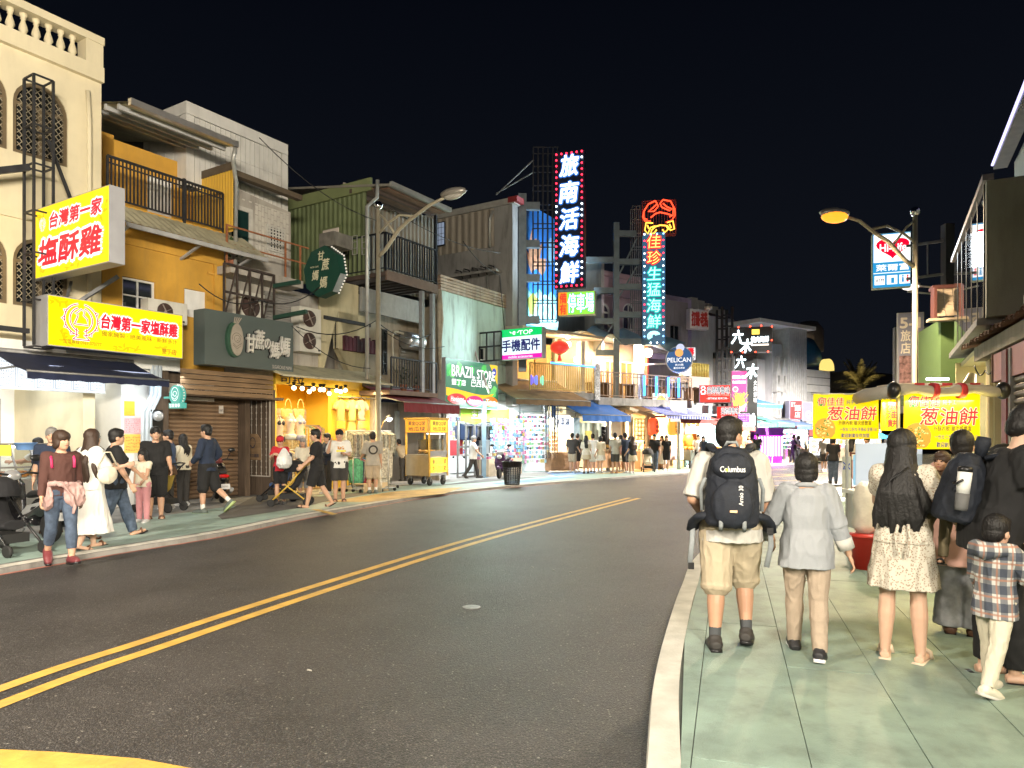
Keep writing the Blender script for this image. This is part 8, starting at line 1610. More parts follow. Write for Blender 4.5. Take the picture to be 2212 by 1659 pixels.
 if len(hair)>3 or kind=='cap':
  cm=hair[-1];q=MB();he_(q,(0,-.008,.045),(.092,.108,.085));q2=MB();he_(q2,(0,.10,.05),(.068,.075,.010));fin(remesh(q,vox,2),'cap',cm);fin(q2.mesh('v'),'cap_visor',cm)
 # trousers, shorts or skirt
 bk,bm_,bl=bot[:3];g=(bot[3] if len(bot)>3 else .014)
 if bk in ('legs','jeans'):
  q=MB();torso(q,g,-.2,.3)
  for sg in (-1,1):
   h0,k,an=J[sg][:3];r0=.094*(1+.15*fat)+g;r1=.060+g*(1.5 if bl<1.2 else 1);q1=limb(q,h0+Vector((0,0,.03)),k,r0,r1,min(1,bl),.004)
   if bl>1:q.ell(k,r1);fl=bot[4] if len(bot)>4 else 0;limb(q,k,an,r1,.044+g+fl,min(1.03,bl-1),.008)
  me=remesh(q,vox,3);fin(me,'trousers' if bl>1.3 else 'shorts',bm_,.0085 if g>.013 else .003,9,(1,1,.55))
 elif bk=='skirt':
  q=MB();torso(q,g,-.05,.3);n=28;z0=hip.z-.02;vs=[]
  for i in range(6):
   t=i/5;rx,ry=hpw+g+.005+(bot[4] if len(bot)>4 else .1)*t,.125+g+(bot[4] if len(bot)>4 else .1)*t;w_=1+.07*t*1
   vs+=[(rx*math.cos(6.2832*j/n)*(1+.06*t*math.sin(j*2.3+sd)),ry*math.sin(6.2832*j/n)*(1+.06*t*math.sin(j*2.3+sd)),z0-(bl*t)) for j in range(n)]
  q.add(vs,[(i*n+j,i*n+(j+1)%n,(i+1)*n+(j+1)%n,(i+1)*n+j) for i in range(5) for j in range(n)]+[tuple(range(n)),tuple(5*n+j for j in range(n))[::-1]]);fin(remesh(q,vox,2),'skirt',bm_,.014,7,(1,1,.3))
 # shirt
 tm,sl,hem=top[:3];g=top[3] if len(top)>3 else .016;q=MB();torso(q,g,-.02 if hem>=0 else .2,1.0,max(0,hem))
 for sg in (-1,1):
  s0,e,w_=J[sg][5:8];sc_=neck-sp*.06+Vector((sg*.06,0,0));limb(q,sc_,s0,.068+g*.5,.066+g*.6)
  if sl>0:
   q.ell(s0,.064+g*.8);q1=limb(q,s0,e,.058+g,.048+g*1.3,min(1,sl))
   if sl>1:q.ell(e,.047+g);limb(q,e,w_,.047+g,.032+g,min(1,sl-1))
 me=remesh(q,vox,3);shirt=fin(me,'shirt',tm,.0115,6.5,(1.3,1.3,.5))
 # shoes
 for sg in (-1,1):
  k,an,to,he=J[sg][1:5];sm_,sk=shoe[:2];d=(to-he).normalized();up=Vector((d.x*-d.z,-d.y*d.z,1-d.z*d.z)).normalized();sd_=d.cross(up);B=Matrix((sd_,d,up)).transposed();c=he.lerp(to,.5)
  q=MB();v0=[(-.040,-.170,-.042),(.040,-.170,-.042),(.050,.06,-.042),(.03,.145,-.035),(-.03,.145,-.035),(-.050,.06,-.042)];t_=.028 if sk=='shoe' else .020
  q.add([c+B@Vector(v) for v in v0]+[c+B@(Vector(v)+Vector((0,0,t_))) for v in v0],[(5,4,3,2,1,0),(6,7,8,9,10,11)]+[(i,(i+1)%6,6+(i+1)%6,6+i) for i in range(6)]);so=fin(q.mesh('s'),'sole',shoe[2] if len(shoe)>2 else sole_m)
  q=MB()
  if sk=='shoe':q.tube([c+B@Vector((0,-.165,.006)),c+B@Vector((0,-.13,.014)),c+B@Vector((0,-.05,.02)),c+B@Vector((0,.05,.008)),c+B@Vector((0,.135,-.006))],[.034,.053,.058,.056,.034],14,flat=.9);limb(q,an+Vector((0,0,.02)),he,.052,.05);fin(remesh(q,max(.008,vox*.8),2),'shoe',sm_)
  else:q.tube([c+B@Vector((-.046,.05,-.02)),c+B@Vector((-.035,.055,.03)),c+B@Vector((0,.06,.046)),c+B@Vector((.035,.055,.03)),c+B@Vector((.046,.05,-.02))],.012,7,flat=1.6);fin(q.mesh('s'),'strap',sm_)
  if len(shoe)>3:q=MB();limb(q,an.lerp(k,.32),an,.048,.042);fin(remesh(q,vox,2),'sock',shoe[3])
 T['s']=s;T['jo']=[list(v) for v in (neck,hip,hd,*J[-1][:8],*J[1][:8])]; return T
def joint(T,i): return T.matrix_world@(Vector(T['jo'][i])*T['s'])
def extra(T,name,mat,mb,vox=.009,sm=2,amp=0,f=8):
 me=remesh(mb,vox,sm)
 if amp:crumple(me,amp,f,3)
 for q in me.polygons:q.use_smooth= True
 return put(name,me,mat,T)
# ---- the five in front on the right
whs=cl('white_shirt',(.47,.455,.42),.05);kh=cl('khaki',(.40,.335,.235),.07);grs=cl('pale_grey',(.29,.305,.325),.05);bei=cl('beige',(.36,.285,.215),.05);blk=cl('black',(.012,.012,.013),.2);socks=cl('sock_grey',(.06,.065,.07));flo=cl('floral_white',(.55,.51,.43),.05);olive=cl('olive',(.20,.165,.10));crm_=cl('cream',(.62,.57,.45));pla=cl('plaid',(.5,.5,.48));pinks=cl('pink',(.60,.36,.31));jeang=cl('jean_grey',(.26,.27,.29),.25,14);jean=cl('jean_blue',(.06,.085,.13),.3,14);navyc=cl('navy',(.018,.028,.055));brownc=cl('maroon_brown',(.07,.028,.022));redc=cl('red',(.45,.02,.03));sand=cl('sand',(.40,.33,.24));dkg=cl('charcoal',(.045,.042,.04));gtee=cl('grey_tee',(.34,.32,.28));wtee=cl('white_tee',(.70,.69,.65),.03)
def pattern(m,fn):
 n=m.node_tree.nodes;l=m.node_tree.links;b=n['Principled BSDF'];src=b.inputs['Base Color'].links[0].from_socket;l.new(fn(n,l,n['Texture Coordinate'].outputs['Object'],src),b.inputs['Base Color'])
def spots(n,l,tc,src):
 v=n.new('ShaderNodeTexVoronoi');v.inputs['Scale'].default_value=66;l.new(tc,v.inputs['Vector']);c=n.new('ShaderNodeMath');c.operation='LESS_THAN';c.inputs[1].default_value=.36;l.new(v.outputs[0],c.inputs[0]);w=n.new('ShaderNodeTexNoise');w.inputs['Scale'].default_value=9;l.new(tc,w.inputs['Vector']);g=n.new('ShaderNodeMath');g.operation='MULTIPLY';g.inputs[1].default_value=.75;l.new(c.outputs[0],g.inputs[0]);m=n.new('ShaderNodeMixRGB');l.new(g.outputs[0],m.inputs[0]);l.new(src,m.inputs[1]);m2=n.new('ShaderNodeMixRGB');m2.inputs[1].default_value=(.20,.17,.11,1);m2.inputs[2].default_value=(.28,.15,.09,1);l.new(w.outputs[0],m2.inputs[0]);l.new(m2.outputs[0],m.inputs[2]); return m.outputs[0]
def checks(k,cols):
 def fn(n,l,tc,src):
  sp=n.new('ShaderNodeSeparateXYZ');l.new(tc,sp.inputs[0]);ad=n.new('ShaderNodeMath');l.new(sp.outputs[0],ad.inputs[0]);l.new(sp.outputs[1],ad.inputs[1]);out=src
  for ax,sh,th,c in ((ad.outputs[0],0,.5,cols[0]),(sp.outputs[2],0,.5,cols[0]),(ad.outputs[0],.25,.12,cols[1]),(sp.outputs[2],.25,.12,cols[1])):
   m=n.new('ShaderNodeMath');m.operation='MULTIPLY_ADD';m.inputs[1].default_value=k;m.inputs[2].default_value=sh+50;l.new(ax,m.inputs[0]);f=n.new('ShaderNodeMath');f.operation='FRACT';l.new(m.outputs[0],f.inputs[0]);g=n.new('ShaderNodeMath');g.operation='LESS_THAN';g.inputs[1].default_value=th;l.new(f.outputs[0],g.inputs[0]);h=n.new('ShaderNodeMath');h.operation='MULTIPLY';h.inputs[1].default_value=.7;l.new(g.outputs[0],h.inputs[0]);x=n.new('ShaderNodeMixRGB');x.inputs[2].default_value=(*c,1);l.new(h.outputs[0],x.inputs[0]);l.new(out,x.inputs[1]);out=x.outputs[0]
  return out
 return fn
pattern(flo,spots);pattern(pla,checks(9.5,((.012,.022,.05),(.35,.16,.10))))
z6=.06;PG= lambda x,y:G(x,y,z6);VH= lambda x:-math.degrees(math.atan((x-CX)/F))
man=person(PG(1578,1394),-15,1.77,'stout man in a white short sleeved shirt and shorts wearing a black hiking backpack',(whs,.98,.10,.03),('legs',kh,1.12,.035),(M('shoe_dark',(.035,.032,.03),.6),'shoe',black,socks),('short',hairm),L=(-.10,.08),R=(.34,.62),la=(-.25,.28,1.25,.5),ra=(.1,.2,.12),yaw=-.75,fat=.75,tone=1,lod=0,legab=.02)
wom=person(PG(1742,1412),-20,1.50,'cropped haired woman in a pale grey shirt and beige trousers walking away',(grs,1.75,.14,.028),('legs',bei,2,.014),(M('shoe_black',(.02,.02,.022),.5),'shoe',white),('bowl',hairm),L=(.22,.08),R=(-.16,.16),la=(.3,.42,.35,.1),ra=(.05,.3,.1,-.05),fem=1,fat=.45,lod=0)
drs=person(PG(1950,1422),-36,1.66,'woman with long black hair in a short white floral dress carrying a toddler',(flo,.62,.02,.02),('skirt',flo,.35,.02,.045),(M('sandal_cream',(.6,.5,.38),.5),'strap',M('sandal_cream',(.6,.5,.38))),('long',hairm,.56),L=(0,.02),R=(0,.02),la=(.7,.15,1.2,.5),ra=(-.1,.5,1.25,.35),yaw=-.6,fem=1,fat=.1,tone=2,lod=0,legab=.03)
guy=person(PG(2146,1462),-106,1.84,'tall man in a black tee and glasses bending to the right',(blk,.62,.14,.04),('legs',blk,1.95,.02),(black,'strap',black),('short',hairm),L=(0,.05),R=(.15,.1),la=(.4,.2,.6),ra=(.10,.30,.30),lean=.26,pitch=.42,fat=.7,tone=2,lod=0)
boy=person(PG(2150,1496),-66,1.10,'small boy in a plaid hooded shirt with a hand at his mouth',(pla,1.9,.14,.035),('legs',crm_,1.95,.016),(M('clog_cream',(.6,.56,.46),.6),'shoe',sole_m),('short',hairm),L=(.1,.08),R=(-.25,.15),la=(.3,.2,.4),ra=(.55,.2,2.0,.5),pitch=.15,kid=1,tone=2,lod=0)
hdm=MB();nb_=Vector(boy['jo'][0])*boy['s'];hdm.tube([nb_+Vector((-.12,.02,.0)),nb_+Vector((-.07,-.08,.0)),nb_+Vector((0,-.11,-.01)),nb_+Vector((.07,-.08,0)),nb_+Vector((.12,.02,0))],[.035,.05,.06,.05,.035],10);extra(boy,'hood',pla,hdm,.009,2,.008)
tod=person(drs.matrix_world@Vector((.22,.20,.92)),172,.80,'toddler in olive trousers carried by the woman in the floral dress',(M('cloth_cocoa',(.07,.04,.025),.8),1.9,.1,.03),('legs',olive,1.9,.02),(black,'strap',black),('short',hairb),L=(.35,.15),R=(.9,.9),la=(.6,.3,.8),ra=(.5,.4,.8),kid=1,tone=1,lod=1)
tod.matrix_world=drs.matrix_world@Matrix.Translation((.23,.17,.70))@RZ(math.radians(165))
lady=person(PG(2078,1368),-35,1.66,'person in a long pink shirt and wide grey jeans behind the tall man',(pinks,1.9,.32,.04),('legs',jeang,2,.03,.06),(M('shoe_brown',(.10,.05,.03),.5),'shoe',black),('short',hairm),lod=1,fem=1)
def strap(T,name,mat,pts,w,th=.012):
 mb=MB();mb.tube(pts,w/2,8,flat=th*2/w);o=mb.build(name,mat,T); return o
def backpack(M4,label,w,h,d,mat,sd=0):
 T=thing('backpack',label,'backpack',M4);mb=MB()
 mb.lathe([(.01,0),(.40,.01),(.48,.06),(.50,.3),(.47,.6),(.40,.82),(.24,.97),(.01,1.0)],20,T=Matrix.Diagonal((w,d,h,1)));me=remesh(mb,.01,2);crumple(me,.010,9,sd,(1,1,.7));[setattr(q,'use_smooth', True) for q in me.polygons];put('pack_body',me,mat,T); return T
pk_m=M('pack_black',(.009,.012,.020),.7,0,.2,30,.12,150);gw=M('webbing_grey',(.22,.24,.25),.7,0,.1,40,.1,200)
BP=backpack(man.matrix_world@Matrix.Translation((.0,-.235,.93)),'black hiking backpack with white lettering and dangling grey waist straps',.39,.60,.29,pk_m,2)
mb=MB();mb.ell((0,-.135,.18),(.15,.06,.17),16,10);mb.ell((0,-.11,.45),(.14,.06,.10),14,8);extra(BP,'front_pocket',pk_m,mb,.01,2,.008)
txt(BP,'Columbus',(-.085,.415,.085,.455),white_pr if 0 else M('print_white',(.7,.7,.7),.6),-.178,.03);txt(BP,'Arnio 30',(-.07,0,.07,.03),M('print_white',(.7,.7,.7)),0,.02,M4=Matrix(((0,0,-1,.07),(0,1,0,-.196),(1,0,0,.25),(0,0,0,1))));txt(BP,'●',(-.052,.418,-.03,.44),M('print_lime',(.35,.55,.05),.6),-.1785,.02)
mb=MB();mb.box(-.02,.03,-.205,-.19,.13,.145);mb.build('reflector',M('reflect_orange',(.8,.5,.3),.4),BP);strap(BP,'grab_handle',gw,[(-.05,.02,.58),(-.03,-.01,.625),(.03,-.01,.625),(.05,.02,.58)],.03)
for sg in (-1,1):
 strap(BP,'shoulder_strap',pk_m,[(sg*.05,.04,.54),(sg*.12,.11,.56),(sg*.15,.24,.60),(sg*.16,.40,.52),(sg*.17,.42,.36)],.075,.02);strap(BP,'side_strap',gw,[(sg*.19,-.03,.36),(sg*.22,.03,.28),(sg*.21,.03,.12)],.03)
 strap(BP,'hip_belt',pk_m,[(sg*.15,-.0,.09),(sg*.23,.06,.07),(sg*.27,.16,.02),(sg*.28,.2,-.04)],.11,.03);strap(BP,'waist_strap',gw,[(sg*.28,.18,.0),(sg*.285,.14,-.14),(sg*(.30 if sg<0 else .25),.12,-.30)],.04,.006);mb=MB();mb.box(sg*.29-.022,sg*.29+.022,.11,.13,-.34,-.29) if sg<0 else mb.box(.255,.30,.13,.16,-.06,-.01);mb.build('buckle',black,BP);strap(BP,'bottom_strap',gw,[(sg*.08,-.13,.12),(sg*.08,-.17,.03),(sg*.08,-.1,-.01)],.03)
B2=backpack(guy.matrix_world@Matrix.Translation((-.02,-.235,1.02))@RX(-.22),'black backpack with a white tumbler in its side pocket',.32,.48,.28,pk_m,5)
mb=MB();mb.lathe([(.03,0),(.05,.1),(.04,.14)],12,(0,.06,.46));mb.build('top_handle',pk_m,B2)
for sg in (-1,1):strap(B2,'shoulder_strap',pk_m,[(sg*.06,.08,.46),(sg*.13,.2,.53),(sg*.17,.38,.46),(sg*.18,.42,.25),(sg*.17,.26,.08)],.07,.02)
mb=MB();mb.box(-.09,-.03,.36,.375,.5,.515);mb.build('strap_tab',M('print_white',(.7,.7,.7)),B2)
tm_=thing('tumbler','white tumbler with a grey lower half in the pocket of the black backpack','tumbler',guy.matrix_world@Matrix.Translation((.20,-.25,1.12))@RX(-.1));mb=MB();mb.lathe([(.035,0),(.038,.02),(.042,.11)],18);mb.build('pocket_sleeve',M('mesh_grey',(.10,.10,.10),.7),tm_);mb=MB();mb.lathe([(.038,.111),(.042,.2),(.042,.25)],18);mb.build('cup',M('tumbler_white',(.72,.72,.70),.3),tm_);mb=MB();mb.lathe([(.044,.251),(.044,.275),(.03,.285)],18);mb.build('lid',black,tm_);mb=MB();mb.tube([(-.044,0,.24),(-.05,-.02,.19),(-.03,-.05,.17),(.03,-.05,.17),(.05,-.02,.2)],.008,6);mb.build('loop',black,tm_)
gh=Vector(guy['jo'][2])*guy['s'];q=MB()
gR=Matrix.Rotation(-.42-.078,3,'X')
for sg in (-1,1):q.tube([gh+gR@Vector((sg*.03+.022*math.cos(a*.628),.098,.0+.018*math.sin(a*.628)))*guy['s'] for a in range(11)],.0022,5);q.tube([gh+gR@Vector((sg*.052,.098,.003))*guy['s'],gh+gR@Vector((sg*.08,.0,.0))*guy['s']],.0022,5)
q.build('glasses',M('gold_frame',(.6,.45,.2),.3,.8),guy)
sb=thing('sling_bag','black sling bag hanging at the front of the man in the black tee','bag',guy.matrix_world@Matrix.Translation((-.05,.30,.80)));mb=MB();mb.ell((0,0,0),(.05,.11,.16),14,10);extra(sb,'bag',pk_m,mb,.01,2,.006);strap(sb,'strap',M('strap_print',(.14,.13,.06),.7,0,.8,30),[(0,-.05,.14),(-.02,.05,.38),(-.12,.10,.68)],.04)
strap(drs,'bag_strap',black,[(-.17,-.03,1.02),(-.15,-.135,1.16),(-.05,-.15,1.30),(.05,-.1,1.38)],.012)
mb=MB();[mb.tube([(.02+sg*.03,-.135,.98),(.02+sg*.045,-.165,.9),(.02+sg*.03,-.19,.76)],[.012,.01,.008],7) for sg in (-1,1)];mb.tube([(-.16,-.06,.985),(0,-.128,.985),(.16,-.06,.985)],.009,6);mb.build('waist_tie',flo,drs)
mb=MB()
for sg,i in ((-1,9),(1,17)):e,w_=Vector(wom['jo'][i])*wom['s'],Vector(wom['jo'][i+1])*wom['s'];mb.tube([e.lerp(w_,.42),e.lerp(w_,.8)],[.062,.058],14)
mb.build('rolled_cuff',whs,wom);q=MB();nk=Vector(wom['jo'][0])*wom['s'];q.tube([nk+Vector((.062*math.cos(a*.524),.055*math.sin(a*.524),.015-.01*math.sin(a*.524))) for a in range(13)],.019,8);q.build('collar',grs,wom)
q=MB();nk=Vector(man['jo'][0])*man['s'];q.tube([nk+Vector((.072*math.cos(a*.524),.065*math.sin(a*.524),.0-.01*math.sin(a*.524))) for a in range(13)],.022,8);q.build('collar',whs,man)
# ------------------------------------------------------------------ scooters, strollers, basket
def tyre(T,y,r=.23,w=.05,x=0,name='wheel',rim=steelg,z=None):
 z=r if z is None else z;mb=MB();mb.lathe([(r*.68,-w),(r*.9,-w),(r,-w*.4),(r,w*.4),(r*.9,w),(r*.68,w)],24,T=TR(x,y,z)@RY(math.pi/2));o=mb.build(name,rubber,T);mb=MB();mb.lathe([(r*.67,-w*.6),(r*.68,0),(r*.67,w*.6)],20,T=TR(x,y,z)@RY(math.pi/2))
 for i in range(5):a=i*1.257;mb.bar((x,y,z),(x,y+r*.66*math.cos(a),z+r*.66*math.sin(a)),w*.8,r*.12)
 mb.build('rim',rim,o); return o
def scooter(M4,label,col,accent,plate=None):
 T=thing('scooter',label,'scooter',M4);tyre(T,.62);tyre(T,-.60);mb=MB()
 mb.tube([(0,-.95,.62),(0,-.75,.60),(0,-.4,.52),(0,-.12,.40)],[.06,.15,.18,.12],12,flat=.9);mb.tube([(0,.42,.32),(0,.50,.6),(0,.46,.85),(0,.44,.95)],[.19,.23,.19,.10],12,flat=.45);mb.tube([(0,-.3,.3),(0,.1,.26),(0,.45,.32)],[.15,.15,.14],10,flat=.45);mb.ell((0,.62,.42),(.09,.26,.10));extra(T,'body',col,mb,.016,3)
 mb=MB();mb.tube([(0,-.85,.74),(0,-.5,.76),(0,-.2,.72),(0,-.05,.68)],[.09,.14,.13,.08],12,flat=.45);extra(T,'seat',M('seat_black',(.015,.015,.016),.6),mb,.016,2)
 for sg in (-1,1):
  mb=MB();mb.add([(sg*.17,-.8,.66),(sg*.19,-.3,.56),(sg*.16,.0,.36),(sg*.175,-.35,.46)],[(0,1,2,3)]);mb.build('side_panel',accent,T);mb=MB();mb.tube([(0,.42,.98),(sg*.2,.40,1.02),(sg*.36,.32,1.0)],.018,8);mb.build('handlebar',black,T);mb=MB();mb.tube([(sg*.22,.40,1.02),(sg*.3,.42,1.2)],.009,6);mb.ell((sg*.33,.42,1.25),(.09,.03,.055),12,8);mb.build('mirror',black,T)
 mb=MB();mb.ell((0,.47,.97),(.14,.10,.10),14,8);mb.build('handle_cowl',accent,T);mb=MB();mb.ell((0,.60,.82),(.10,.05,.08),12,8);mb.build('headlight',M('lens',(.5,.5,.5),.1),T);mb=MB();mb.ell((0,-.97,.66),(.13,.05,.045),12,8);mb.build('tail_light',M('tail_red',(.45,.01,.01),.2),T);mb=MB();mb.tube([(0,-.8,.55),(0,-.98,.45),(0,-1.02,.3)],[.06,.07,.05],8,flat=.5);mb.build('mudguard',black,T);mb=MB();mb.box(-.13,.13,-1.04,-1.025,.36,.48);p=mb.build('number_plate',M('plate_white',(.6,.6,.6),.5),T)
 scrib(p,(-.11,.38,.11,.46),1,6,ink,-1.045,1);mb=MB();mb.tube([(.16,-.2,.22),(.18,-.6,.26),(.18,-.9,.34)],[.03,.05,.05],10);mb.build('exhaust',steelg,T);mb=MB();mb.bar((-.12,-.1,.2),(-.18,.02,.02),.03);mb.build('stand',steelg,T); return T
dk_p=M('paint_black_gloss',(.012,.012,.014),.18,0,.1,3,0,spec=.7);sil_p=M('paint_silver',(.42,.42,.43),.25,.5,.05,3,0)
scooter(at(G(62,1166,.06),62),'black and silver scooter parked at the left edge beside the food shop',dk_p,sil_p);scooter(at(G(474,1082,.06),28),'black scooter with a red tail light and white plate before the shutter',dk_p,M('paint_greyred',(.20,.05,.05),.3));scooter(at(G(1088,1032,.06),165),'purple black scooter facing the street beside the black basket',M('paint_plum',(.05,.02,.06),.2),sil_p)
tag(MB().box(-.12,.12,-.01,.01,0,.16).build('yellow_tag',M('tag_yellow',(.7,.6,.05),.5), None,at(W(6,985,10.3))),'small yellow box on the scooter at the left edge','box')
def stroller(M4,label,seat,frame,canopy):
 T=thing('stroller',label,'stroller',M4)
 for sg in (-1,1):
  mb=MB();mb.tube([(sg*.24,.42,.12),(sg*.22,.1,.42),(sg*.22,-.35,.95),(sg*.2,-.45,1.02)],.017,8);mb.build('side_tube',frame,T);mb=MB();mb.tube([(sg*.24,-.38,.10),(sg*.22,.12,.5)],.015,8);mb.build('rear_tube',frame,T);tyre(T,.42,.085,.022,sg*.24);tyre(T,-.38,.10,.022,sg*.26)
 mb=MB();mb.tube([(-.2,-.45,1.02),(0,-.47,1.04),(.2,-.45,1.02)],.018,8);mb.build('handle',black,T);mb=MB();mb.tube([(0,.22,.40),(0,.0,.38),(0,-.12,.5),(0,-.24,.82)],[.17,.19,.19,.17],12,flat=.4);extra(T,'seat',seat,mb,.016,2);mb=MB();mb.lathe([(.26,0),(.25,.1),(.2,.2),(.1,.26),(.01,.27)],18,(0,-.1,.78));o=extra(T,'canopy',canopy,mb,.016,1);mb=MB();mb.box(-.18,.18,-.3,.25,.16,.28);mb.build('basket',M('net_black',(.02,.02,.02),.8),T); return T
bkf=cl('stroller_black',(.012,.012,.014));yf=M('tube_yellow',(.55,.36,.05),.4)
stroller(at(G(630,1092,.06),100),'black stroller with a yellow tube frame pushed past the clothes shop',bkf,yf,bkf);stroller(at(G(345,1105,.06),80),'stroller with a brown and yellow seat behind the girl in pink',M('seat_yellow',(.45,.32,.06),.8),black,cl('stroller_brown',(.12,.06,.03)));stroller(at(G(8,1196,.06),250),'dark stroller cut off at the left edge with one wheel showing',bkf,black,bkf);stroller(at(G(1400,1019,.06),175),'cream lined stroller standing before the barbecue stall',crm_,black,dkg);stroller(at(G(604,1082,.06),95),'low blue stroller half hidden behind the black one',cl('blue_seat',(.04,.08,.2)),black,cl('blue_seat',(.04,.08,.2)))
def basket():
 T=thing('waste_basket','tall black plastic waste basket with square holes standing on the walkway','basket',at(G(1106,1047,.06)));mb=MB();h=.74;ra= lambda z:.235+.075*z/h;n=22;nz=9
 for i in range(n):a=6.2832*i/n;mb.bar((ra(0)*math.cos(a),ra(0)*math.sin(a),0),(ra(h)*math.cos(a),ra(h)*math.sin(a),h),.026)
 for j in range(nz+1):z=h*.78*j/nz;mb.tube([(ra(z)*math.cos(6.2832*i/n),ra(z)*math.sin(6.2832*i/n),z) for i in range(n+1)],.014,5)
 mb.build('grid',black,T,kind='stuff');mb=MB();mb.lathe([(ra(h*.76),h*.76),(ra(h),h),(ra(h)+.03,h+.01),(ra(h)+.03,h+.03),(ra(h)-.01,h+.03),(ra(h*.76)-.012,h*.77)],n);mb.build('rim',black,T);mb=MB();mb.lathe([(.01,0),(.22,0),(.22,.02),(.01,.02)],n);mb.build('bottom',black,T)
basket()
tag(MB().box(-.02,.02,-.02,.02,.06,.5).box(-.2,.2,-.15,.15,.02,.06).build('stool',M('stool_white',(.6,.6,.6),.5), None,at(G(1668,1003,.06))),'small white plastic stool before the purple stall','stool')
# ---- the walkers on the left and the far crowd
shd=(M('shoe_dark',(.035,.032,.03)),'shoe',black);shw_=(M('shoe_white',(.5,.5,.5),.6),'shoe',white);slp=(M('slip_brown',(.12,.06,.035),.6),'strap',black);trd=(M('shoe_run',(.10,.12,.11),.6),'shoe',M('sole_lime',(.35,.45,.2),.6),wtee)
lb=person(PG(132,1214),192+VH(132),1.70,'bobbed woman in a maroon jumper with a pink jacket tied at her waist',(brownc,1.95,.02,.012),('jeans',jean,1.72,.012),(M('shoe_red',(.14,.03,.035),.5),'shoe',black),('bowl',hairb),L=(.22,.1),R=(-.2,.35),la=(-.15,.14,.15),ra=(.2,.16,.2),yaw=.45,fem=1,fat=.35)
q=MB();k=1.70/1.75
q.tube([(.205*math.cos(a*.524)*k,.17*math.sin(a*.524),1.0+.01*math.sin(a)) for a in range(13)],.035,8,flat=.8);q.ell((.02,.175,.99),(.05,.035,.04));q.ell((-.12,.13,.86),(.125,.05,.17),rot=Matrix.Rotation(.35,3,'Y'));q.ell((.16,.05,.84),(.07,.09,.18));q.ell((0,-.14,.84),(.19,.06,.20));q.tube([(.0,.18,.98),(-.07,.19,.86),(-.12,.17,.70),(-.10,.15,.62)],[.035,.045,.04,.025],8,flat=.5);extra(lb,'tied_jacket',cl('dusty_pink',(.40,.26,.24)),q,.011,1,.022,11)
for sg in (-1,1):strap(lb,'pack_strap',M('strap_pink',(.5,.03,.12),.6),[(sg*.12,.115,1.20),(sg*.125,.10,1.30),(sg*.12,.03,1.375)],.035)
lw_=person(PG(196,1184),-62+VH(196),1.72,'woman with very long dark hair in a long loose white dress walking right',(wtee,.95,.05,.04),('skirt',wtee,.66,.03,.12),slp,('long',hairb,.62),L=(.15,.1),R=(-.15,.2),la=(.5,.15,1.2),ra=(.5,.12,1.3),fem=1,tone=2)
bag=thing('tote_bag','soft white tote bag hanging from the arm of the woman in the white dress','bag',at(W(232,1026,10.0),-30));mb=MB();mb.ell((0,0,0),(.06,.15,.13),14,10);extra(bag,'bag',crm_,mb,.012,2,.012);strap(bag,'handle',crm_,[(0,-.14,.12),(0,-.04,.32),(0,.04,.32),(0,.14,.12)],.03)
ls_=person(PG(248,1160),-82+VH(248),1.78,'heavy man in a black tee and blue jeans striding right, arm out',(blk,.9,.1,.03),('jeans',jean,2,.03),slp,('short',hairm),L=(.38,.1),R=(-.25,.35),la=(.75,.15,.1),ra=(.2,.1,.3),fat=1.1)
txt(ls_,'MEMORIES',(-.14,1.28,.14,1.33),M('print_lime',(.35,.55,.05)),-.18,.02)
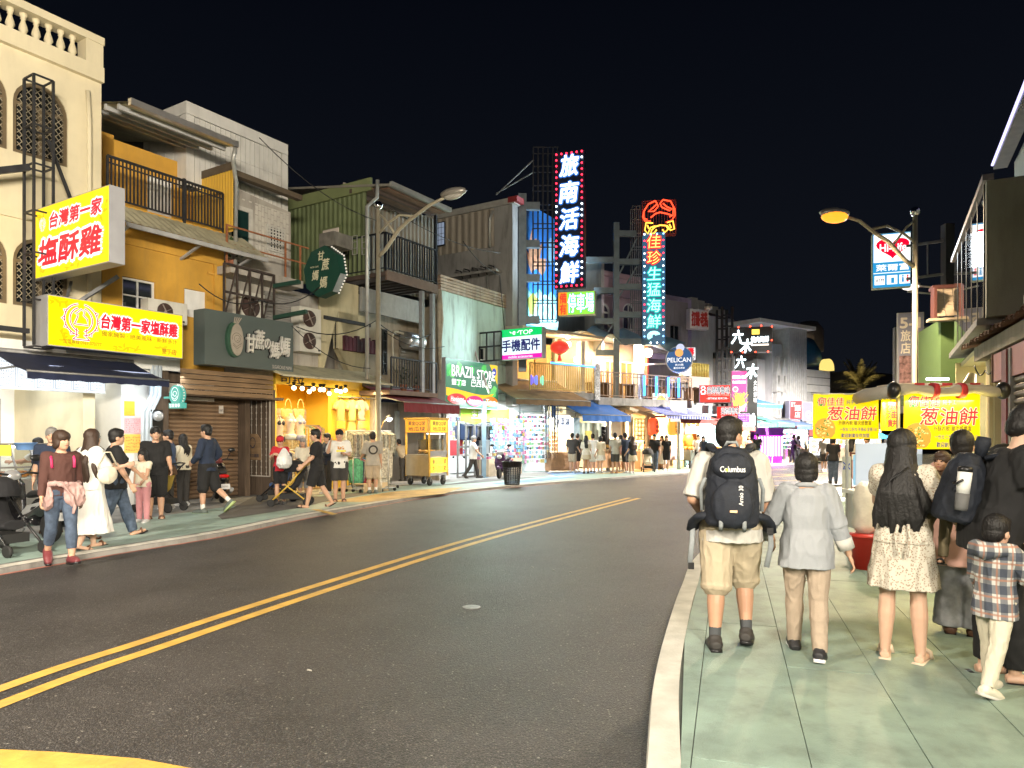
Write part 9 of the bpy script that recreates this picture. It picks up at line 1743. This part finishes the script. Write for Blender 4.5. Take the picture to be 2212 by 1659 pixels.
ROWS=[
(112,1150,175,1.76,'grey haired man in a dark blue shirt behind the woman in the maroon jumper',(navyc,.9,.1),('legs',dkg,2),slp,('short',hairg),dict(fat=.5)),
(84,1108,60,1.58,'girl with bobbed hair and a white patterned blouse serving food at the counter',(wtee,.8,.06),('jeans',cl('pale_jean',(.35,.42,.5)),2),slp,('bob',hairm),dict(fem=1,la=(.9,.1,.6),ra=(.8,.1,.7))),
(336,1120,178,1.80,'man in a black tee and black shorts facing the viewer beside the round teal sign',(blk,.8,.1,.02),('legs',blk,1.1,.03),slp,('short',hairm),dict(fat=.5,la=(.2,.15,.6),yaw=.2)),
(309,1128,150,1.36,'girl in pink trousers and a cream waistcoat with her hair tied back',(crm_,.5,.06),('legs',cl('rose',(.55,.25,.27)),2),shw_,('pony',hairm,.3),dict(fem=1,kid=.4,la=(.5,.1,.5))),
(366,1098,80,1.75,'man with glasses in a navy shirt and dark trousers looking towards the shop',(cl('dusk_blue',(.05,.08,.16)),1.9,.05),('legs',dkg,2),shw_,('short',hairm),dict(fat=.2,la=(.6,.1,1.3),ra=(.5,.1,1.3))),
(396,1092,40,1.66,'woman in a cream long sleeved top standing before the shutter',(crm_,1.9,.04),('legs',dkg,2),shw_,('pony',hairm,.3),dict(fem=1,la=(-.1,.7,1.2,.7),ra=(.3,.3,.8))),
(448,1108,58,1.86,'tall man in a navy jacket and black shorts with a red side stripe',(navyc,1.9,.08,.022),('legs',blk,1.05,.03),trd,('short',hairm),dict(L=(.1,.1),R=(-.3,.55),la=(.1,.35,.9,.8),ra=(-.2,.5,1.0,.7))),
(606,1090,165,1.62,'woman in a red cap and a red tee holding a white plastic bag',(redc,.7,.06),('legs',blk,.9),shd,('cap',hairb,0,redc),dict(fem=1,la=(.7,.1,1.2,.5),ra=(.7,.1,1.2,.5),pitch=.3)),
(684,1096,92,1.80,'man with glasses in a black tee with a small orange print, pushing the stroller',(blk,.85,.1,.025),('legs',blk,1.0,.03),slp,('short',hairm),dict(L=(.3,.1),R=(-.25,.3),la=(.35,.1,.5),ra=(.35,.1,.5))),
(655,1078,170,1.58,'grey haired woman in a cream top and grey trousers behind the stroller',(crm_,.8,.06),('legs',grs,1.4),shd,('bob',hairg),dict(fem=1,la=(.4,.1,.8))),
(733,1083,182,1.78,'man in a black cap and white tee eating from a yellow box',(wtee,.85,.1,.03),('legs',dkg,.95,.03),slp,('cap',hairm,0,blk),dict(fat=.3,la=(.4,.15,1.3,.6),ra=(.75,.3,1.9,.5))),
(708,1066,120,1.70,'man in a dark jacket hidden behind the man in the white tee',(navyc,1.9,.08),('legs',dkg,2),shw_,('short',hairm),dict(la=(.5,.2,1.2))),
(805,1066,5,1.74,'man in a grey tee with a round black print and khaki shorts seen from behind',(gtee,.95,.12,.035),('legs',sand,1.05,.03),trd,('short',hairm),dict(la=(.3,.2,.8))),
(872,1040,30,1.60,'vendor in a pale shirt bending over the golden snack cart',(sand,.8,.06),('legs',dkg,2),shd,('short',hairm),dict(lean=.6,pitch=.4,la=(1.0,.2,.5))),
(1022,1033,-88,1.64,'elderly man in a white tee and black trousers walking right past the beach shop',(wtee,.8,.1,.03),('legs',dkg,2),shd,('short',hairg),dict(fat=.6,L=(.3,.1),R=(-.3,.3),la=(.5,.1,.3),ra=(.5,.1,.3))),
(1030,1028,-80,1.74,'man in an orange cap and dark tee behind the elderly man in white',(navyc,.8,.1),('legs',bei,1.1),shd,('cap',hairm,0,cl('orange_cap',(.5,.2,.04))),dict())]
for x,y,h,H,lab,tp,bt,sh,hr,kw in ROWS:P_=person(PG(x,y),h+VH(x),H,lab,tp,bt,sh,hr,**kw);ROWS[ROWS.index((x,y,h,H,lab,tp,bt,sh,hr,kw))]=P_
sh_=ROWS[6];mb=MB();mb.add([(-.195,-.02,.98),(-.20,.06,.98),(-.185,.06,.62),(-.18,-.02,.62)],[(0,1,2,3)]);mb.add([(.205,-.03,.98),(.21,.05,.98),(.2,.05,.62),(.195,-.03,.62)],[(0,1,2,3)]);mb.build('side_stripe',redc,sh_)
pb=thing('plastic_bag','white plastic bag held by the woman in the red cap','bag',at(W(614,995,15.9)));mb=MB();mb.lathe([(.03,.28),(.08,.2),(.16,.05),(.17,-.08),(.1,-.17),(.01,-.18)],14);o=extra(pb,'bag',M('bag_white',(.65,.65,.63),.4),mb,.012,1,.02,10)
mb=MB();o=disc(ROWS[12],(0,1.22),.13,dkg,-.170,name='back_print');disc(ROWS[12],(0,1.22),.085,gtee,-.172,name='back_print');mb=MB();mb.box(-.11,-.07,.150,.155,1.26,1.32);mb.build('chest_print',M('print_orange',(.7,.3,.05),.6),ROWS[8])
fb=thing('food_box','small yellow food box in the hand of the man in the white tee','box',at(W(737,976,16.3)));mb=MB();mb.box(-.1,.1,-.05,.05,0,.04);mb.build('tray',M('tag_yellow',(.7,.6,.05)),fb);mb=MB();food_pile(mb,-.07,.07,-.03,.03,.05,8,RND,.025);mb.build('snack',MATS['food_1'],fb,kind='stuff')
cane=MB();cane.tube([(0,0,0),(-.25,.05,.95)],.012,6);tag(cane.build('walking_cane',steel, None,at(G(764,1063,.06))),'thin dark cane leaning by the shirt racks','cane')
C_=dict(w=wtee,b=blk,n=navyc,g=gtee,s=sand,c=crm_,d=dkg,p=pinks,r=redc,k=kh,j=jean,f=flo)
FAR=[
(1236,1021,-10,1.76,'d','k1.0','s','man in a dark tee and khaki shorts seen from behind at the snack stall'),(1247,1019,-30,1.74,'b','b1.0','s','man in black close beside the one in khaki shorts'),(1266,1023,0,1.64,'f','sk.25','p','woman with a long ponytail in a pale checked tunic seen from behind'),(1280,1021,-15,1.72,'w','c1.0','s','man in a white tee beside the woman with the ponytail'),(1298,1022,35,1.62,'c','sw.3','b','girl with bobbed hair in a cream top and short pale skirt'),(1329,1023,15,1.76,'g','d.95','s','man in a light grey tee and dark shorts under the blue awning'),(1341,1019,20,1.66,'p','c1','b','woman in pink half hidden behind the man in the grey tee'),(1351,1022,40,1.76,'n','b1.0','s','man in a dark blue patterned shirt and black shorts'),(1361,1020,30,1.62,'s','c1','l','fair haired woman behind the man in the patterned shirt'),(1367,1023,40,1.62,'b','sk.32','l','woman with long hair in a black crop top and brown skirt'),(1402,1013,178,1.72,'n','d2','s','young man in dark clothes behind the stroller at the barbecue stall'),(1414,1017,176,1.72,'b','j2','s','man in a black tee with a pale print and light jeans behind the cream stroller'),(1430,1014,160,1.64,'w','sw.6','l','woman in a long white dress before the barbecue stall'),(1440,1017,172,1.66,'b','b.9','b','woman in a black cape and black shorts before the barbecue stall'),(1383,1008,90,1.72,'s','d2','s','cook with a bare forearm working under the timber gable'),(1508,1012,190,1.70,'w','d2','s','vendor in a white apron behind the fried seafood'),(1520,1014,150,1.62,'n','d2','b','customer in navy before the fried seafood'),(1618,1004,170,1.66,'p','d2','l','woman in pink near the red tent'),(1636,1004,175,1.74,'b','j2','s','man in a dark tee with a pale print beside the purple stall'),(1714,1001,-70,1.70,'b','b2','s','man in black standing by the dish menu board'),(1724,1001,-100,1.66,'w','b2','l','woman in a white top and black trousers by the dish menu board'),(1790,1000,178,1.64,'p','k2','b','woman in a coral jacket and yellow trousers before the far shops'),(1848,1003,120,1.70,'n','d2','s','man in navy under the yellow banner'),(1858,1006,175,1.70,'g','k1.1','s','man in a grey tee under the left end of the yellow banner'),(1884,996,180,1.70,'w','w2','b','person in pale clothes walking in the distance'),(1870,992,178,1.70,'n','d2','s','distant man in dark blue'),(1920,1000,10,1.74,'d','k2','s','distant man in charcoal and khaki seen past the long haired woman'),(1800,1044,4,1.60,'b','j2','b','woman in a black sleeveless top and wide jeans walking away on the crossing'),(1840,1041,-4,1.60,'c','p2','p','woman with a ponytail in beige walking away beside the one in jeans'),(1780,1018,20,1.66,'g','d1','s','man in a pale grey tee crossing the street'),(1873,1046,150,1.60,'w','d2','s','stall worker in a white shirt behind the menu stand')]
hk=dict(s=('short',hairm),b=('bob',hairm),l=('long',hairb,.42),p=('pony',hairm,.4));RF_=random.Random(17)
for x,y,h,H,t_,b_,hr,lab in FAR:
 bt=('skirt',C_[{'k':'k','w':'w'}[b_[1]]],float(b_[2:]),.02,.06) if b_[0]=='s' else ('legs',C_[b_[0]],float(b_[1:]),.022)
 person(PG(x,y),h+VH(x),H,lab,(C_[t_],RF_.choice((.6,.8,.9)),.08,.022),bt,RF_.choice((shd,shw_,slp)),hk[hr],L=(RF_.uniform(-.15,.2),.1),R=(RF_.uniform(-.2,.15),.1),la=(RF_.uniform(0,.4),.15,RF_.uniform(.1,1)),ra=(RF_.uniform(0,.4),.15,RF_.uniform(.1,1)),fem=int(hr!='s'),lod=2,yaw=RF_.uniform(-.4,.4),tone=RF_.choice((0,0,1,2)))
bpy.data.scenes.remove(WS)
